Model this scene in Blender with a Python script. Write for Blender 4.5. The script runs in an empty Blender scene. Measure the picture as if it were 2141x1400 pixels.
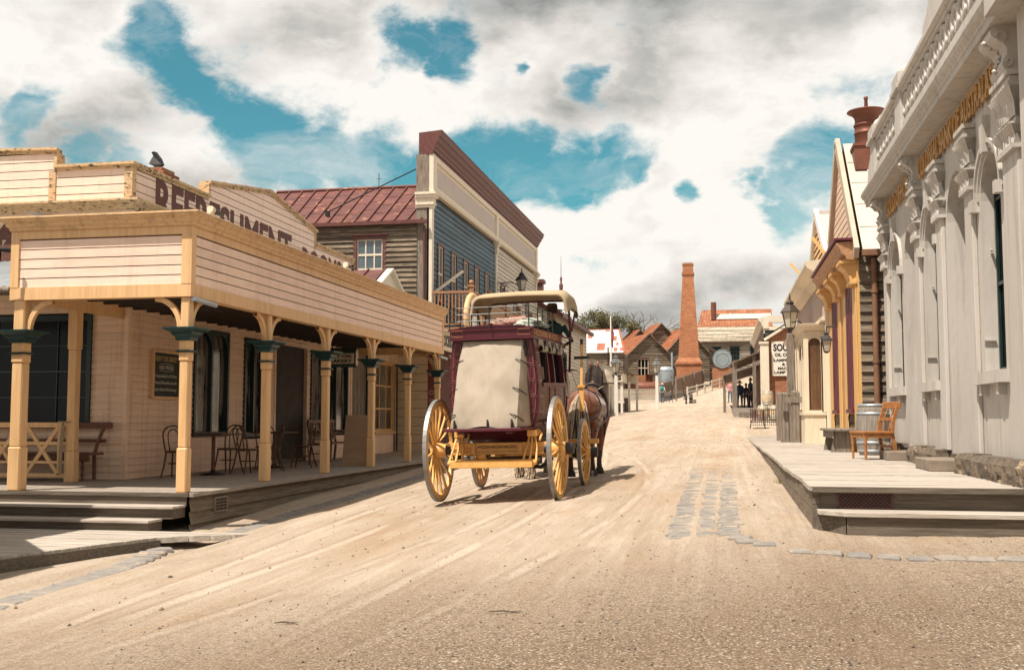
import bpy, bmesh, math, random
from math import sin, cos, pi, radians as R
from mathutils import Vector as V, Matrix, noise
random.seed(7)
sc = bpy.context.scene
# ------------------------------------------------------------------ camera
cd = bpy.data.cameras.new('camera'); cam = bpy.data.objects.new('camera', cd)
sc.collection.objects.link(cam); sc.camera = cam
cd.sensor_width = 36; cd.lens = 37.83; cd.clip_end = 3000
cam.location = (0, 0, 1.5)
cam.rotation_euler = (R(90 + 4.447), 0, R(11.069))
# ------------------------------------------------------------------ light
SUN = V((-.30, -.42, 1)).normalized()
sl = bpy.data.lights.new('sun', 'SUN'); so = bpy.data.objects.new('sun', sl)
sc.collection.objects.link(so)
sl.energy = 4.9; sl.angle = R(.6); sl.color = (1, .91, .80)
so.rotation_euler = SUN.to_track_quat('Z', 'Y').to_euler()
so.location = (-10, -20, 40)
sc.view_settings.view_transform = 'Standard'; sc.view_settings.look = 'None'
sc.view_settings.exposure = .58; sc.view_settings.gamma = 1
w = bpy.data.worlds.new('World'); sc.world = w; w.use_nodes = True
def nodes(t):
    n = t.nodes; l = t.links
    def N(k, ins=None, **kw):
        x = n.new(k)
        for a, b in kw.items(): setattr(x, a, b)
        for a, b in (ins or {}).items():
            s = x.inputs[a]
            if hasattr(b, 'default_value') or hasattr(b, 'links'): l.new(b, s)
            else: s.default_value = b
        return x
    return N
def build_sky():
    t = w.node_tree; t.nodes.clear(); N = nodes(t)
    sky = N('ShaderNodeTexSky', sky_type='NISHITA', sun_disc=False, sun_elevation=math.asin(SUN.z),
            sun_rotation=R(215), air_density=1.0, dust_density=.6, ozone_density=1.2)
    tc = N('ShaderNodeTexCoord').outputs['Generated']
    # ragged cloud edges: warp the direction, flatten the puffs
    st = N('ShaderNodeVectorMath', {0: tc, 1: (1, 1, 2.0)}, operation='MULTIPLY').outputs[0]
    wn = N('ShaderNodeTexNoise', {'Vector': st, 'Scale': 6.5, 'Detail': 10.0, 'Roughness': .56})
    wv = N('ShaderNodeVectorMath', {0: wn.outputs['Color'], 1: (.5, .5, .5)}, operation='SUBTRACT').outputs[0]
    wv = N('ShaderNodeVectorMath', {0: wv, 1: (.12, .12, .08)}, operation='MULTIPLY').outputs[0]
    d = N('ShaderNodeVectorMath', {0: tc, 1: wv}, operation='ADD').outputs[0]
    cur = None
    for (vx, vy, vz, r) in HOLES:
        di = N('ShaderNodeVectorMath', {0: d, 1: (vx, vy, vz)}, operation='DISTANCE').outputs['Value']
        m = N('ShaderNodeMapRange', {'Value': di, 'From Min': r * 2.0, 'From Max': r * .25, 'To Min': 0.0, 'To Max': 1.0}, interpolation_type='SMOOTHSTEP').outputs[0]
        cur = m if cur is None else N('ShaderNodeMath', {0: cur, 1: m}, operation='MAXIMUM').outputs[0]
    rag = N('ShaderNodeTexNoise', {'Vector': N('ShaderNodeVectorMath', {0: tc, 1: (1, 1, 1.5)}, operation='MULTIPLY').outputs[0], 'Scale': 11.0, 'Detail': 12.0, 'Roughness': .66, 'Distortion': .2}).outputs[0]
    cur = N('ShaderNodeMath', {0: rag, 1: -2.3, 2: cur}, operation='MULTIPLY_ADD').outputs[0]
    rim = N('ShaderNodeMapRange', {'Value': cur, 'From Min': -1.35, 'From Max': -.85, 'To Max': .30}).outputs[0]
    cur = N('ShaderNodeMapRange', {'Value': cur, 'From Min': -1.08, 'From Max': -.36}, interpolation_type='SMOOTHSTEP').outputs[0]
    # the rest of the dome (sides, behind): scattered holes too
    big = N('ShaderNodeTexNoise', {'Vector': st, 'Scale': 2.6, 'Detail': 6.0, 'Roughness': .55}).outputs[0]
    back = N('ShaderNodeMapRange', {'Value': big, 'From Min': .60, 'From Max': .68}).outputs[0]
    sp = N('ShaderNodeSeparateXYZ', {0: tc}).outputs
    bm = N('ShaderNodeMapRange', {'Value': sp[1], 'From Min': .55, 'From Max': .3}).outputs[0]
    back = N('ShaderNodeMath', {0: back, 1: bm}, operation='MULTIPLY').outputs[0]
    cur = N('ShaderNodeMath', {0: cur, 1: back}, operation='MAXIMUM').outputs[0]
    # relief of the cloud: noise here minus noise nearer the light
    def fb(off, s, dt):
        v = N('ShaderNodeVectorMath', {0: st, 1: off}, operation='ADD').outputs[0]
        v = N('ShaderNodeVectorMath', {0: v, 1: N('ShaderNodeVectorMath', {0: wv, 1: (.5, .5, .5)}, operation='MULTIPLY').outputs[0]}, operation='ADD').outputs[0]
        return N('ShaderNodeTexNoise', {'Vector': v, 'Scale': s, 'Detail': dt, 'Roughness': .5}).outputs[0]
    a = fb((0, 0, 0), 4.2, 7.0); b = fb((-.03, 0, .055), 4.2, 7.0)
    rel = N('ShaderNodeMath', {0: a, 1: b}, operation='SUBTRACT').outputs[0]
    c = N('ShaderNodeMath', {0: rel, 1: 3.0, 2: .57}, operation='MULTIPLY_ADD').outputs[0]
    base = fb((3, 1, .2), 1.7, 3.0)
    c2 = N('ShaderNodeMapRange', {'Value': base, 'From Min': .36, 'From Max': .60, 'To Min': -.36, 'To Max': .26}).outputs[0]
    c = N('ShaderNodeMath', {0: c, 1: c2}, operation='ADD').outputs[0]
    # grey flat-bottomed bands low over the hill
    vb = N('ShaderNodeVectorMath', {0: tc, 1: (3.0, 3.0, 22.0)}, operation='MULTIPLY').outputs[0]
    bn = N('ShaderNodeTexNoise', {'Vector': vb, 'Scale': .9, 'Detail': 5.0, 'Roughness': .5}).outputs[0]
    lo = N('ShaderNodeMapRange', {'Value': sp[2], 'From Min': .22, 'From Max': .12}).outputs[0]
    bb = N('ShaderNodeMapRange', {'Value': bn, 'From Min': .42, 'From Max': .60, 'To Min': .16, 'To Max': -.16}).outputs[0]
    c = N('ShaderNodeMath', {0: N('ShaderNodeMath', {0: bb, 1: lo}, operation='MULTIPLY').outputs[0], 1: c}, operation='ADD').outputs[0]
    # dark cloud bases overhead (ahead right) and a bright bank to the left
    for (vec, r, am) in SHADES:
        di = N('ShaderNodeVectorMath', {0: d, 1: vec}, operation='DISTANCE').outputs['Value']
        m = N('ShaderNodeMapRange', {'Value': di, 'From Min': r, 'From Max': 0.0, 'To Min': 0.0, 'To Max': am}, interpolation_type='SMOOTHSTEP').outputs[0]
        c = N('ShaderNodeMath', {0: c, 1: m}, operation='ADD').outputs[0]
    c = N('ShaderNodeMath', {0: c, 1: rim}, operation='ADD').outputs[0]
    cr = N('ShaderNodeValToRGB', {0: c}); e = cr.color_ramp.elements
    e[0].position = .0; e[0].color = (.30, .31, .30, 1)
    e[1].position = 1; e[1].color = (.97, .93, .87, 1)
    x = e.new(.3); x.color = (.50, .49, .46, 1); x = e.new(.6); x.color = (.74, .70, .65, 1)
    cl = N('ShaderNodeVectorMath', {0: cr.outputs[0], 1: (CLK, CLK, CLK)}, operation='MULTIPLY').outputs[0]
    tint = N('ShaderNodeVectorMath', {0: sky.outputs[0], 1: SKYT}, operation='MULTIPLY').outputs[0]
    # thin veils drifting over the blue
    wsp = N('ShaderNodeTexNoise', {'Vector': N('ShaderNodeVectorMath', {0: d, 1: (2.2, 2.2, 5.0)}, operation='MULTIPLY').outputs[0], 'Scale': 2.2, 'Detail': 9.0, 'Roughness': .62, 'Distortion': .6}).outputs[0]
    veil = N('ShaderNodeMapRange', {'Value': wsp, 'From Min': .44, 'From Max': .68, 'To Min': .97, 'To Max': .45}).outputs[0]
    soft = N('ShaderNodeMath', {0: cur, 1: veil}, operation='MULTIPLY').outputs[0]
    mx = N('ShaderNodeMix', {0: soft, 'A': cl, 'B': tint}, data_type='RGBA') if False else None
    mx = t.nodes.new('ShaderNodeMix'); mx.data_type = 'RGBA'
    t.links.new(soft, mx.inputs[0]); t.links.new(cl, mx.inputs[6]); t.links.new(tint, mx.inputs[7])
    bg = N('ShaderNodeBackground', {'Color': mx.outputs[2], 'Strength': .1})
    o = N('ShaderNodeOutputWorld'); t.links.new(bg.outputs[0], o.inputs[0])
CLK = 6.95
SKYT = (.25, .74, .62)
HOLES = [(-0.476, 0.81, 0.341, 0.02), (-0.468, 0.821, 0.327, 0.0289), (-0.454, 0.835, 0.311, 0.0267), (-0.443, 0.85, 0.285, 0.0244), (-0.426, 0.863, 0.271, 0.0267), (-0.405, 0.877, 0.258, 0.0276), (-0.38, 0.891, 0.25, 0.0244), (-0.357, 0.903, 0.239, 0.0267), (-0.334, 0.914, 0.229, 0.0244), (-0.305, 0.923, 0.234, 0.0267), (-0.281, 0.934, 0.222, 0.0244), (-0.397, 0.89, 0.224, 0.0178), (-0.374, 0.901, 0.217, 0.0156), (-0.239, 0.947, 0.215, 0.0244), (-0.212, 0.948, 0.238, 0.0267), (-0.178, 0.955, 0.238, 0.0267), (-0.139, 0.962, 0.236, 0.0267), (-0.105, 0.966, 0.235, 0.0276), (-0.074, 0.97, 0.23, 0.02), (-0.192, 0.956, 0.221, 0.0178), (-0.131, 0.968, 0.215, 0.0133), (-0.274, 0.901, 0.336, 0.0244), (-0.248, 0.91, 0.331, 0.0244), (-0.262, 0.912, 0.315, 0.0133), (-0.335, 0.878, 0.343, 0.0111), (-0.113, 0.948, 0.297, 0.0178), (-0.096, 0.949, 0.299, 0.0111), (-0.172, 0.932, 0.32, 0.008), (-0.57, 0.783, 0.25, 0.0187), (-0.556, 0.794, 0.246, 0.0133), (-0.51, 0.828, 0.232, 0.016), (-0.533, 0.813, 0.233, 0.0133), (-0.575, 0.777, 0.256, 0.0133), (0.077, 0.97, 0.23, 0.0267), (0.089, 0.973, 0.213, 0.0244), (0.061, 0.979, 0.194, 0.0187), (0.044, 0.982, 0.184, 0.0133), (0.081, 0.976, 0.201, 0.0178), (0.036, 0.978, 0.203, 0.0111), (-0.011, 0.981, 0.195, 0.0111), (-0.47, 0.824, 0.316, 0.0133)]
SHADES = [((-0.103, 0.924, 0.369), 0.231, -0.3), ((0.081, 0.933, 0.35), 0.187, -0.28), ((-0.249, 0.897, 0.365), 0.116, -0.15), ((-0.068, 0.989, 0.134), 0.124, -0.22), ((0.018, 0.989, 0.145), 0.098, -0.16), ((-0.554, 0.769, 0.319), 0.147, 0.22), ((-0.48, 0.847, 0.227), 0.116, 0.22), ((-0.154, 0.969, 0.191), 0.102, 0.32), ((0.061, 0.957, 0.283), 0.147, 0.22), ((-0.297, 0.912, 0.282), 0.133, 0.22), ((-0.002, 0.98, 0.197), 0.089, 0.2), ((0.039, 0.993, 0.11), 0.071, 0.2), ((-0.121, 0.987, 0.104), 0.053, 0.3)]
build_sky()
# ------------------------------------------------------------------ helpers
def nm(s): return s
X_, Y_, Z_ = V((1, 0, 0)), V((0, 1, 0)), V((0, 0, 1))
def lerp(a, b, t): return a + (b - a) * t
def itp(tab, x):
    if x <= tab[0][0]: return tab[0][1]
    for (a, va), (b, vb) in zip(tab, tab[1:]):
        if x <= b: return lerp(va, vb, (x - a) / (b - a))
    return tab[-1][1]
GL = [(-15, -.35), (8, -.16), (12, -.1), (14, 0), (16, .06), (26, .36), (40, .7), (60, 1.35), (70, 1.7), (82, 2.15), (104, 3.0), (112, 3.3), (135, 5.6), (160, 8), (260, 10), (900, 12)]
GR = [(-15, .0), (0, .1), (5, .24), (11, .41), (22, .58), (32, .78), (40, .9), (46, 1.2), (52, 1.6), (60, 1.75), (70, 2.1), (82, 2.6), (100, 3.6), (120, 4.9), (135, 6), (160, 8), (260, 10), (900, 12)]
def G(x, y):
    t = min(1, max(0, (x + 7.2) / 7.7)); t = t * t * (3 - 2 * t) * .5 + t * .5
    l = sum(itp(GL, y + k) for k in (-1, 0, 1)) / 3; r = sum(itp(GR, y + k) for k in (-1, 0, 1)) / 3
    return lerp(l, r, t)
MATS = {}
def mat(name, c, c2=None, sc_=3, st=(1, 1, 1), ro=.7, bump=0, bs=40, me=0, det=5, lo=.35, hi=.65, rows=0, rv=.25, spec=.4,
        spots=None, sps=6, spt=.62, brick=None, coat=0, bst=None, ov=0, sheen=0, stk=None):
    """procedural paint / wood / metal: two tones on noise, worn spots, per-board tone, fine bump"""
    if name in MATS: return MATS[name]
    m = bpy.data.materials.new(name); m.use_nodes = True; t = m.node_tree; t.nodes.clear(); N = nodes(t)
    tc = N('ShaderNodeTexCoord').outputs['Object']
    mp = N('ShaderNodeVectorMath', {0: tc, 1: st}, operation='MULTIPLY').outputs[0]
    def mix(f, a, b, mode='MIX'):
        x = t.nodes.new('ShaderNodeMix'); x.data_type = 'RGBA'; x.blend_type = mode
        for i, s in ((0, f), (6, a), (7, b)):
            if isinstance(s, (int, float)): x.inputs[i].default_value = s
            elif isinstance(s, tuple): x.inputs[i].default_value = s if len(s) == 4 else (*s, 1)
            else: t.links.new(s, x.inputs[i])
        return x.outputs[2]
    c2 = c2 or tuple(v * .8 for v in c)
    n1 = N('ShaderNodeTexNoise', {'Vector': mp, 'Scale': sc_, 'Detail': det, 'Roughness': .6}).outputs[0]
    f = N('ShaderNodeMapRange', {'Value': n1, 'From Min': lo, 'From Max': hi}).outputs[0]
    col = mix(f, c, c2)
    h = n1
    if brick:
        bw, bh, mc, mo = brick
        sx = N('ShaderNodeSeparateXYZ', {0: tc}).outputs
        u = N('ShaderNodeMath', {0: sx[0], 1: sx[1]}, operation='ADD').outputs[0]
        cv = N('ShaderNodeCombineXYZ', {0: u, 1: sx[2]}).outputs[0]
        b = N('ShaderNodeTexBrick', {'Vector': cv, 'Color1': (*c, 1), 'Color2': (*c2, 1), 'Mortar': (*mc, 1), 'Scale': 1.0, 'Mortar Size': mo,
              'Brick Width': bw, 'Row Height': bh, 'Bias': 0.0, 'Mortar Smooth': .2})
        col = mix(f, b.outputs[0], mix(.5, b.outputs[0], c2)); h = b.outputs[1]
    if rows:
        z = N('ShaderNodeSeparateXYZ', {0: tc}).outputs
        k = N('ShaderNodeMath', {0: N('ShaderNodeMath', {0: z[2], 1: rows}, operation='DIVIDE').outputs[0]}, operation='FLOOR').outputs[0]
        along = N('ShaderNodeMath', {0: N('ShaderNodeMath', {0: z[0], 1: z[1]}, operation='ADD').outputs[0], 1: 3.1}, operation='DIVIDE').outputs[0]
        al = N('ShaderNodeMath', {0: N('ShaderNodeMath', {0: k, 1: .37, 2: along}, operation='MULTIPLY_ADD').outputs[0]}, operation='FLOOR').outputs[0]
        wn = N('ShaderNodeTexWhiteNoise', {'Vector': N('ShaderNodeCombineXYZ', {0: k, 1: al}).outputs[0]}, noise_dimensions='3D').outputs['Value']
        g = N('ShaderNodeMapRange', {'Value': wn, 'To Min': 1 - rv, 'To Max': 1 + rv * .5}).outputs[0]
        col = N('ShaderNodeVectorMath', {0: col, 'Scale': g}, operation='SCALE').outputs[0]
    if spots:
        s = N('ShaderNodeTexNoise', {'Vector': mp, 'Scale': sps, 'Detail': 8.0, 'Roughness': .65}).outputs[0]
        sf = N('ShaderNodeMapRange', {'Value': s, 'From Min': spt, 'From Max': spt + .05}).outputs[0]
        col = mix(sf, col, spots)
    if stk:
        sv = N('ShaderNodeVectorMath', {0: tc, 1: (7, 7, .45)}, operation='MULTIPLY').outputs[0]
        s = N('ShaderNodeTexNoise', {'Vector': sv, 'Scale': 1.3, 'Detail': 7.0, 'Roughness': .62}).outputs[0]
        col = mix(N('ShaderNodeMapRange', {'Value': s, 'From Min': .50, 'From Max': .78, 'To Max': stk[1]}).outputs[0], col, stk[0])
    if ov:
        oi = N('ShaderNodeObjectInfo').outputs['Random']
        g = N('ShaderNodeMapRange', {'Value': oi, 'To Min': 1 - ov, 'To Max': 1 + ov}).outputs[0]
        col = N('ShaderNodeVectorMath', {0: col, 'Scale': g}, operation='SCALE').outputs[0]
    p = N('ShaderNodeBsdfPrincipled', {'Roughness': ro, 'Metallic': me, 'Specular IOR Level': spec, 'Coat Weight': coat, 'Sheen Weight': sheen})
    t.links.new(col, p.inputs['Base Color'])
    if ro > .2:
        rr = N('ShaderNodeMapRange', {'Value': n1, 'To Min': ro - .12, 'To Max': min(1, ro + .12)}).outputs[0]; t.links.new(rr, p.inputs['Roughness'])
    if bump:
        bv = N('ShaderNodeVectorMath', {0: tc, 1: bst or st}, operation='MULTIPLY').outputs[0]
        n2 = N('ShaderNodeTexNoise', {'Vector': bv, 'Scale': bs, 'Detail': 4.0, 'Roughness': .6}).outputs[0]
        hh = n2 if not brick else N('ShaderNodeMath', {0: n2, 1: .5, 2: N('ShaderNodeMath', {0: h, 1: -1.0}, operation='MULTIPLY').outputs[0]}, operation='MULTIPLY_ADD').outputs[0]
        bp = N('ShaderNodeBump', {'Strength': bump, 'Distance': .02, 'Height': hh}); t.links.new(bp.outputs[0], p.inputs['Normal'])
    o = N('ShaderNodeOutputMaterial'); t.links.new(p.outputs[0], o.inputs[0])
    MATS[name] = m; return m
H = (1, 1, 14)   # grain of level boards
VG = (9, 9, .7)  # grain of posts
cream = mat('cream board paint', (.80, .60, .45), (.72, .51, .37), 2.5, H, .6, .12, 30, rows=.139, rv=.08, spots=(.30, .17, .09), sps=9, spt=.70, stk=((.34, .20, .11), .55))
creamp = mat('parapet board paint', (.86, .645, .52), (.78, .57, .445), 2, (1, 1, 8), .65, .15, 30, rows=.15, rv=.07, spots=(.10, .07, .04), sps=11, spt=.685, stk=((.48, .33, .22), .35))
trim = mat('ochre trim paint', (.71, .46, .235), (.63, .385, .18), 3, VG, .5, .1, 25, spots=(.25, .16, .08), sps=14, spt=.70, stk=((.30, .17, .07), .5))
trimc = mat('ochre cornice paint', (.70, .475, .26), (.60, .39, .20), 4, (2, 2, 6), .55, .15, 25, spots=(.09, .06, .035), sps=7, spt=.62, stk=((.18, .12, .07), .6))
green = mat('dark green paint', (.008, .032, .034), (.012, .045, .046), 5, ro=.35, bump=.05)
dgreen = mat('black green joinery', (.008, .022, .022), (.012, .03, .028), 5, ro=.35, bump=.05)
brownl = mat('brown lettering paint', (.085, .03, .022), (.13, .055, .04), 14, ro=.7, spots=(.5, .35, .27), sps=22, spt=.66)
glass = mat('dark glass', (.004, .005, .006), (.008, .010, .010), 1.2, ro=.12, spec=.2)
glassb = mat('sky lit glass', (.10, .15, .18), (.03, .05, .06), 1.0, ro=.06, spec=.9, lo=.3, hi=.7)
glassc = mat('curtained glass', (.16, .15, .13), (.008, .01, .012), 1.6, (1, 3, .5), ro=.08, spec=.9, lo=.46, hi=.56)
deck = mat('grey deck timber', (.36, .31, .26), (.24, .20, .165), 3, (10, 1, 10), .8, .35, 18, ov=.0, spots=(.12, .09, .07), sps=4, spt=.68)
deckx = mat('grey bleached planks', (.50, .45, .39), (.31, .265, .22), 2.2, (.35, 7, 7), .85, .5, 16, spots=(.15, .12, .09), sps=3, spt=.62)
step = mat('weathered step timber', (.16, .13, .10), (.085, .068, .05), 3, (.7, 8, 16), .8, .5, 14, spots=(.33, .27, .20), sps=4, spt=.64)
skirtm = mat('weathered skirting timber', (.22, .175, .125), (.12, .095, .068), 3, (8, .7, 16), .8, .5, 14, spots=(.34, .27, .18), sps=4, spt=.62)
oldw = mat('weathered brown boards', (.25, .195, .135), (.08, .06, .045), 2.2, (.8, .8, 12), .85, .5, 12, rows=.18, rv=.38, spots=(.46, .38, .28), sps=5, spt=.62)
greyw = mat('silvered timber', (.27, .225, .18), (.13, .10, .08), 3, VG, .85, .5, 12, spots=(.06, .045, .035), sps=5, spt=.66)
blue = mat('slate blue board paint', (.075, .145, .185), (.05, .10, .135), 2, (1, 1, 9), .6, .2, 25, rows=.19, rv=.3, spots=(.02, .03, .04), sps=7, spt=.67, stk=((.13, .17, .18), .5))
creamw = mat('bone board paint', (.62, .56, .45), (.50, .44, .34), 2, (1, 1, 9), .6, .2, 25, rows=.19, rv=.12)
bone = mat('bone trim paint', (.72, .64, .51), (.60, .52, .40), 4, VG, .55, .1, 20, spots=(.2, .16, .12), sps=10, spt=.70)
bonel = mat('panel lilac grey paint', (.50, .43, .39), (.43, .37, .33), 2, VG, .6, .1, 20)
maroon = mat('maroon trim paint', (.085, .028, .024), (.13, .045, .036), 5, (2, 2, 2), .5, .15, 20, spots=(.28, .17, .12), sps=9, spt=.66)
rust = mat('maroon roof iron', (.145, .048, .038), (.09, .03, .026), 1.6, (1, 1, 1), .6, .2, 25, spots=(.34, .15, .075), sps=2.6, spt=.60)
rustor = mat('rusty orange iron', (.34, .125, .05), (.20, .07, .035), 1.1, (1, 1, 1), .7, .2, 20, spots=(.46, .26, .15), sps=2, spt=.6)
black = mat('black iron', (.012, .013, .014), (.03, .026, .024), 6, ro=.45, me=.3, bump=.1)
zinc = mat('galvanised iron', (.42, .47, .50), (.30, .34, .36), 2, ro=.45, me=.5, bump=.1, bs=8, spots=(.34, .20, .12), sps=4, spt=.7)
brick = mat('red brick', (.40, .15, .06), (.25, .085, .04), 1.5, ro=.85, bump=.5, bs=30, brick=(.24, .086, (.30, .23, .17), .009))
brickc = mat('chimney orange brick', (.44, .165, .062), (.25, .085, .038), .9, ro=.85, bump=.5, bs=20, brick=(.30, .105, (.42, .24, .14), .012), spots=(.17, .07, .035), sps=1.4, spt=.63)
# ------------------------------------------------------------------ mesh builder
class MB:
    def __init__(s): s.v = []; s.f = []; s.mi = []; s.m = 0; s.sm = []; s.cuts = [(0, 0)]
    def cut(s): s.cuts.append((len(s.v), len(s.f)))
    def add(s, vs, fs, smooth=False):
        n = len(s.v); s.v += [V(p) for p in vs]
        for f in fs: s.f.append([n + i for i in f]); s.mi.append(s.m); s.sm.append(smooth)
        return s
    def quad(s, *p): return s.add(p, [list(range(len(p)))])
    def box(s, x0, x1, y0, y1, z0, z1):
        x0, x1 = sorted((x0, x1)); y0, y1 = sorted((y0, y1)); z0, z1 = sorted((z0, z1))
        return s.add([(x, y, z) for z in (z0, z1) for y in (y0, y1) for x in (x0, x1)],
                     [(0, 2, 3, 1), (4, 5, 7, 6), (0, 1, 5, 4), (2, 6, 7, 3), (0, 4, 6, 2), (1, 3, 7, 5)])
    def beam(s, a, b, w, h=None, up=Z_, w1=None, h1=None):
        a, b = V(a), V(b); h = w if h is None else h; w1 = w1 or w; h1 = h1 or h
        d = (b - a).normalized()
        if abs(d.dot(up)) > .98: up = Y_ if abs(d.y) < .9 else X_
        r = d.cross(up).normalized(); u = r.cross(d)
        vs = [p + r * (i * ww / 2) + u * (j * hh / 2) for p, ww, hh in ((a, w, h), (b, w1, h1)) for i, j in ((-1, -1), (1, -1), (1, 1), (-1, 1))]
        return s.add(vs, [(3, 2, 1, 0), (4, 5, 6, 7), (0, 1, 5, 4), (1, 2, 6, 5), (2, 3, 7, 6), (3, 0, 4, 7)])
    def tube(s, pts, r, n=8, cap=True, flat=None, up=Z_):
        pts = [V(p) for p in pts]; k = len(pts); rs = r if isinstance(r, (list, tuple)) else [r] * k
        vs = []; pu = None
        for i, p in enumerate(pts):
            d = (pts[min(i + 1, k - 1)] - pts[max(i - 1, 0)]).normalized()
            if pu is None:
                u0 = up if abs(d.dot(up)) < .95 else X_
                x = d.cross(u0).normalized()
            else:
                x = (pu - d * pu.dot(d)).normalized()
            pu = x; y = d.cross(x)
            rr = rs[i]; ra, rb = rr if isinstance(rr, (tuple, list)) else (rr, rr)
            for j in range(n):
                a = 2 * pi * j / n; vs.append(p + x * (cos(a) * ra) + y * (sin(a) * rb))
        fs = [(i * n + j, i * n + (j + 1) % n, (i + 1) * n + (j + 1) % n, (i + 1) * n + j) for i in range(k - 1) for j in range(n)]
        s.add(vs, fs, n > 5)
        if cap: s.add(vs[:n], [list(range(n))[::-1]]); s.add(vs[-n:], [list(range(n))])
        return s
    def lathe(s, prof, c, n=16, ax=Z_, smooth=True, n0=0, cap=True):
        c = V(c); ax = V(ax).normalized(); x = ax.orthogonal().normalized() if abs(ax.z) < .99 else X_; y = ax.cross(x)
        vs = [c + x * (r * cos(2 * pi * (j + n0) / n)) + y * (r * sin(2 * pi * (j + n0) / n)) + ax * h for r, h in prof for j in range(n)]
        k = len(prof)
        s.add(vs, [(i * n + j, i * n + (j + 1) % n, (i + 1) * n + (j + 1) % n, (i + 1) * n + j) for i in range(k - 1) for j in range(n)], smooth)
        if not cap: return s
        if prof[0][0] > 1e-3: s.add(vs[:n], [list(range(n))[::-1]])
        if prof[-1][0] > 1e-3: s.add(vs[-n:], [list(range(n))])
        return s
    def prism(s, poly, ext):
        poly = [V(p) for p in poly]; e = V(ext); n = len(poly)
        return s.add(poly + [p + e for p in poly], [list(range(n))[::-1], list(range(n, 2 * n))] + [(i, (i + 1) % n, n + (i + 1) % n, n + i) for i in range(n)])
    def mould(s, prof, a, b, out, m0=0, m1=0):
        """profile [(out,z)] run from a to b; m0/m1 mitre the ends outwards"""
        a, b, out = V(a), V(b), V(out); d = (b - a).normalized(); n = len(prof)
        vs = [a + out * o + Z_ * z - d * (o * m0) for o, z in prof] + [b + out * o + Z_ * z + d * (o * m1) for o, z in prof]
        return s.add(vs, [list(range(n))[::-1], list(range(n, 2 * n))] + [(i, (i + 1) % n, n + (i + 1) % n, n + i) for i in range(n)])
    def boards(s, o, u, out, L, z0, z1, pitch, lap=.018, holes=(), clip=None, flush=False, jit=.004):
        o, u, out = V(o), V(u), V(out); z = z0; rnd = random.Random(int(L * 97 + z1 * 31))
        while z < z1 - .01:
            zt = min(z + pitch, z1); zc = (z + zt) / 2
            iv = [(0, L)]
            for (a, b, ha, hb) in holes:
                if ha < zc < hb:
                    nv = []
                    for p, q in iv:
                        if b <= p or a >= q: nv.append((p, q)); continue
                        if a > p: nv.append((p, a))
                        if b < q: nv.append((b, q))
                    iv = nv
            jb = rnd.uniform(0, jit); jz = 0
            for p, q in iv:
                pb, qb, pt, qt = p, q, p, q
                if clip:
                    ca, cb = clip(z), clip(zt)
                    if ca[1] <= ca[0]: continue
                    if cb[1] < cb[0]: cb = ((cb[0] + cb[1]) / 2,) * 2
                    pb, qb, pt, qt = max(p, ca[0]), min(q, ca[1]), max(p, cb[0]), min(q, cb[1])
                    if qb <= pb: continue
                    if qt < pt: pt = qt = (pt + qt) / 2
                P = lambda uu, oo, zz: o + u * uu + out * oo + Z_ * (zz - o.z)
                if flush:
                    g = zt - .014
                    s.quad(P(pb, jb, z), P(qb, jb, z), P(qb, jb, g), P(pb, jb, g))
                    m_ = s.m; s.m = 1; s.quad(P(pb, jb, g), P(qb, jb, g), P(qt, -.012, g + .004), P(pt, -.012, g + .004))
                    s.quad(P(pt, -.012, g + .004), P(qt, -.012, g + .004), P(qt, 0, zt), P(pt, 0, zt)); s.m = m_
                else:
                    l = lap + jb
                    s.quad(P(pb, l, z), P(qb, l, z), P(qt, 0.002, zt), P(pt, 0.002, zt))
                    m_ = s.m; s.m = 1; s.quad(P(pb, 0, z), P(qb, 0, z), P(qb, l, z + .003), P(pb, l, z + .003)); s.m = m_  # underside of the lap: shadow line painted in the dark tone
            z += pitch
        return s
    def build(s, name, m, parent=None, bevel=0, world=True, label=None):
        me = bpy.data.meshes.new(name)
        off = V((0, 0, 0))
        if world:
            if parent:
                r = parent
                while r.parent: r = r.parent
                off = V(r.location)
            else:
                xs = [p.x for p in s.v]; ys = [p.y for p in s.v]; zs = [p.z for p in s.v]
                off = V(((min(xs) + max(xs)) / 2, (min(ys) + max(ys)) / 2, min(zs)))
        me.from_pydata([tuple(p - off) for p in s.v], [], s.f)
        ml = list(m) if isinstance(m, (list, tuple)) else [m]
        if s.mi and max(s.mi) >= len(ml): ml.append(mat('joint grime and lap shade', (.10, .06, .04), (.16, .10, .065), 8, ro=.9))  # dirt in the flush grooves, painted shade under the laps
        for mm in ml: me.materials.append(mm)
        me.polygons.foreach_set('material_index', s.mi); me.polygons.foreach_set('use_smooth', s.sm)
        me.update()
        ob = bpy.data.objects.new(name, me); sc.collection.objects.link(ob)
        if parent: ob.parent = parent
        elif world: ob.location = off
        if label: ob['label'] = label
        if bevel:
            b = ob.modifiers.new('bevel', 'BEVEL'); b.width = bevel; b.segments = 1; b.limit_method = 'ANGLE'
        return ob
def build_each(mb, name, m, parent=None, **k):
    # one object for every piece between two cuts
    if mb.cuts[-1][1] < len(mb.f): mb.cut()
    out = []
    for (v0, f0), (v1, f1) in zip(mb.cuts, mb.cuts[1:]):
        q = MB(); q.v = mb.v[v0:v1]; q.f = [[i - v0 for i in f] for f in mb.f[f0:f1]]; q.mi = mb.mi[f0:f1]; q.sm = mb.sm[f0:f1]
        if q.f: out.append(q.build(name, m, parent, **k))
    return out
def tag(o, label=None, cat=None, group=None, kind=None):
    if label: o['label'] = label
    if cat: o['category'] = cat
    if group: o['group'] = group
    if kind: o['kind'] = kind
    return o
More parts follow.
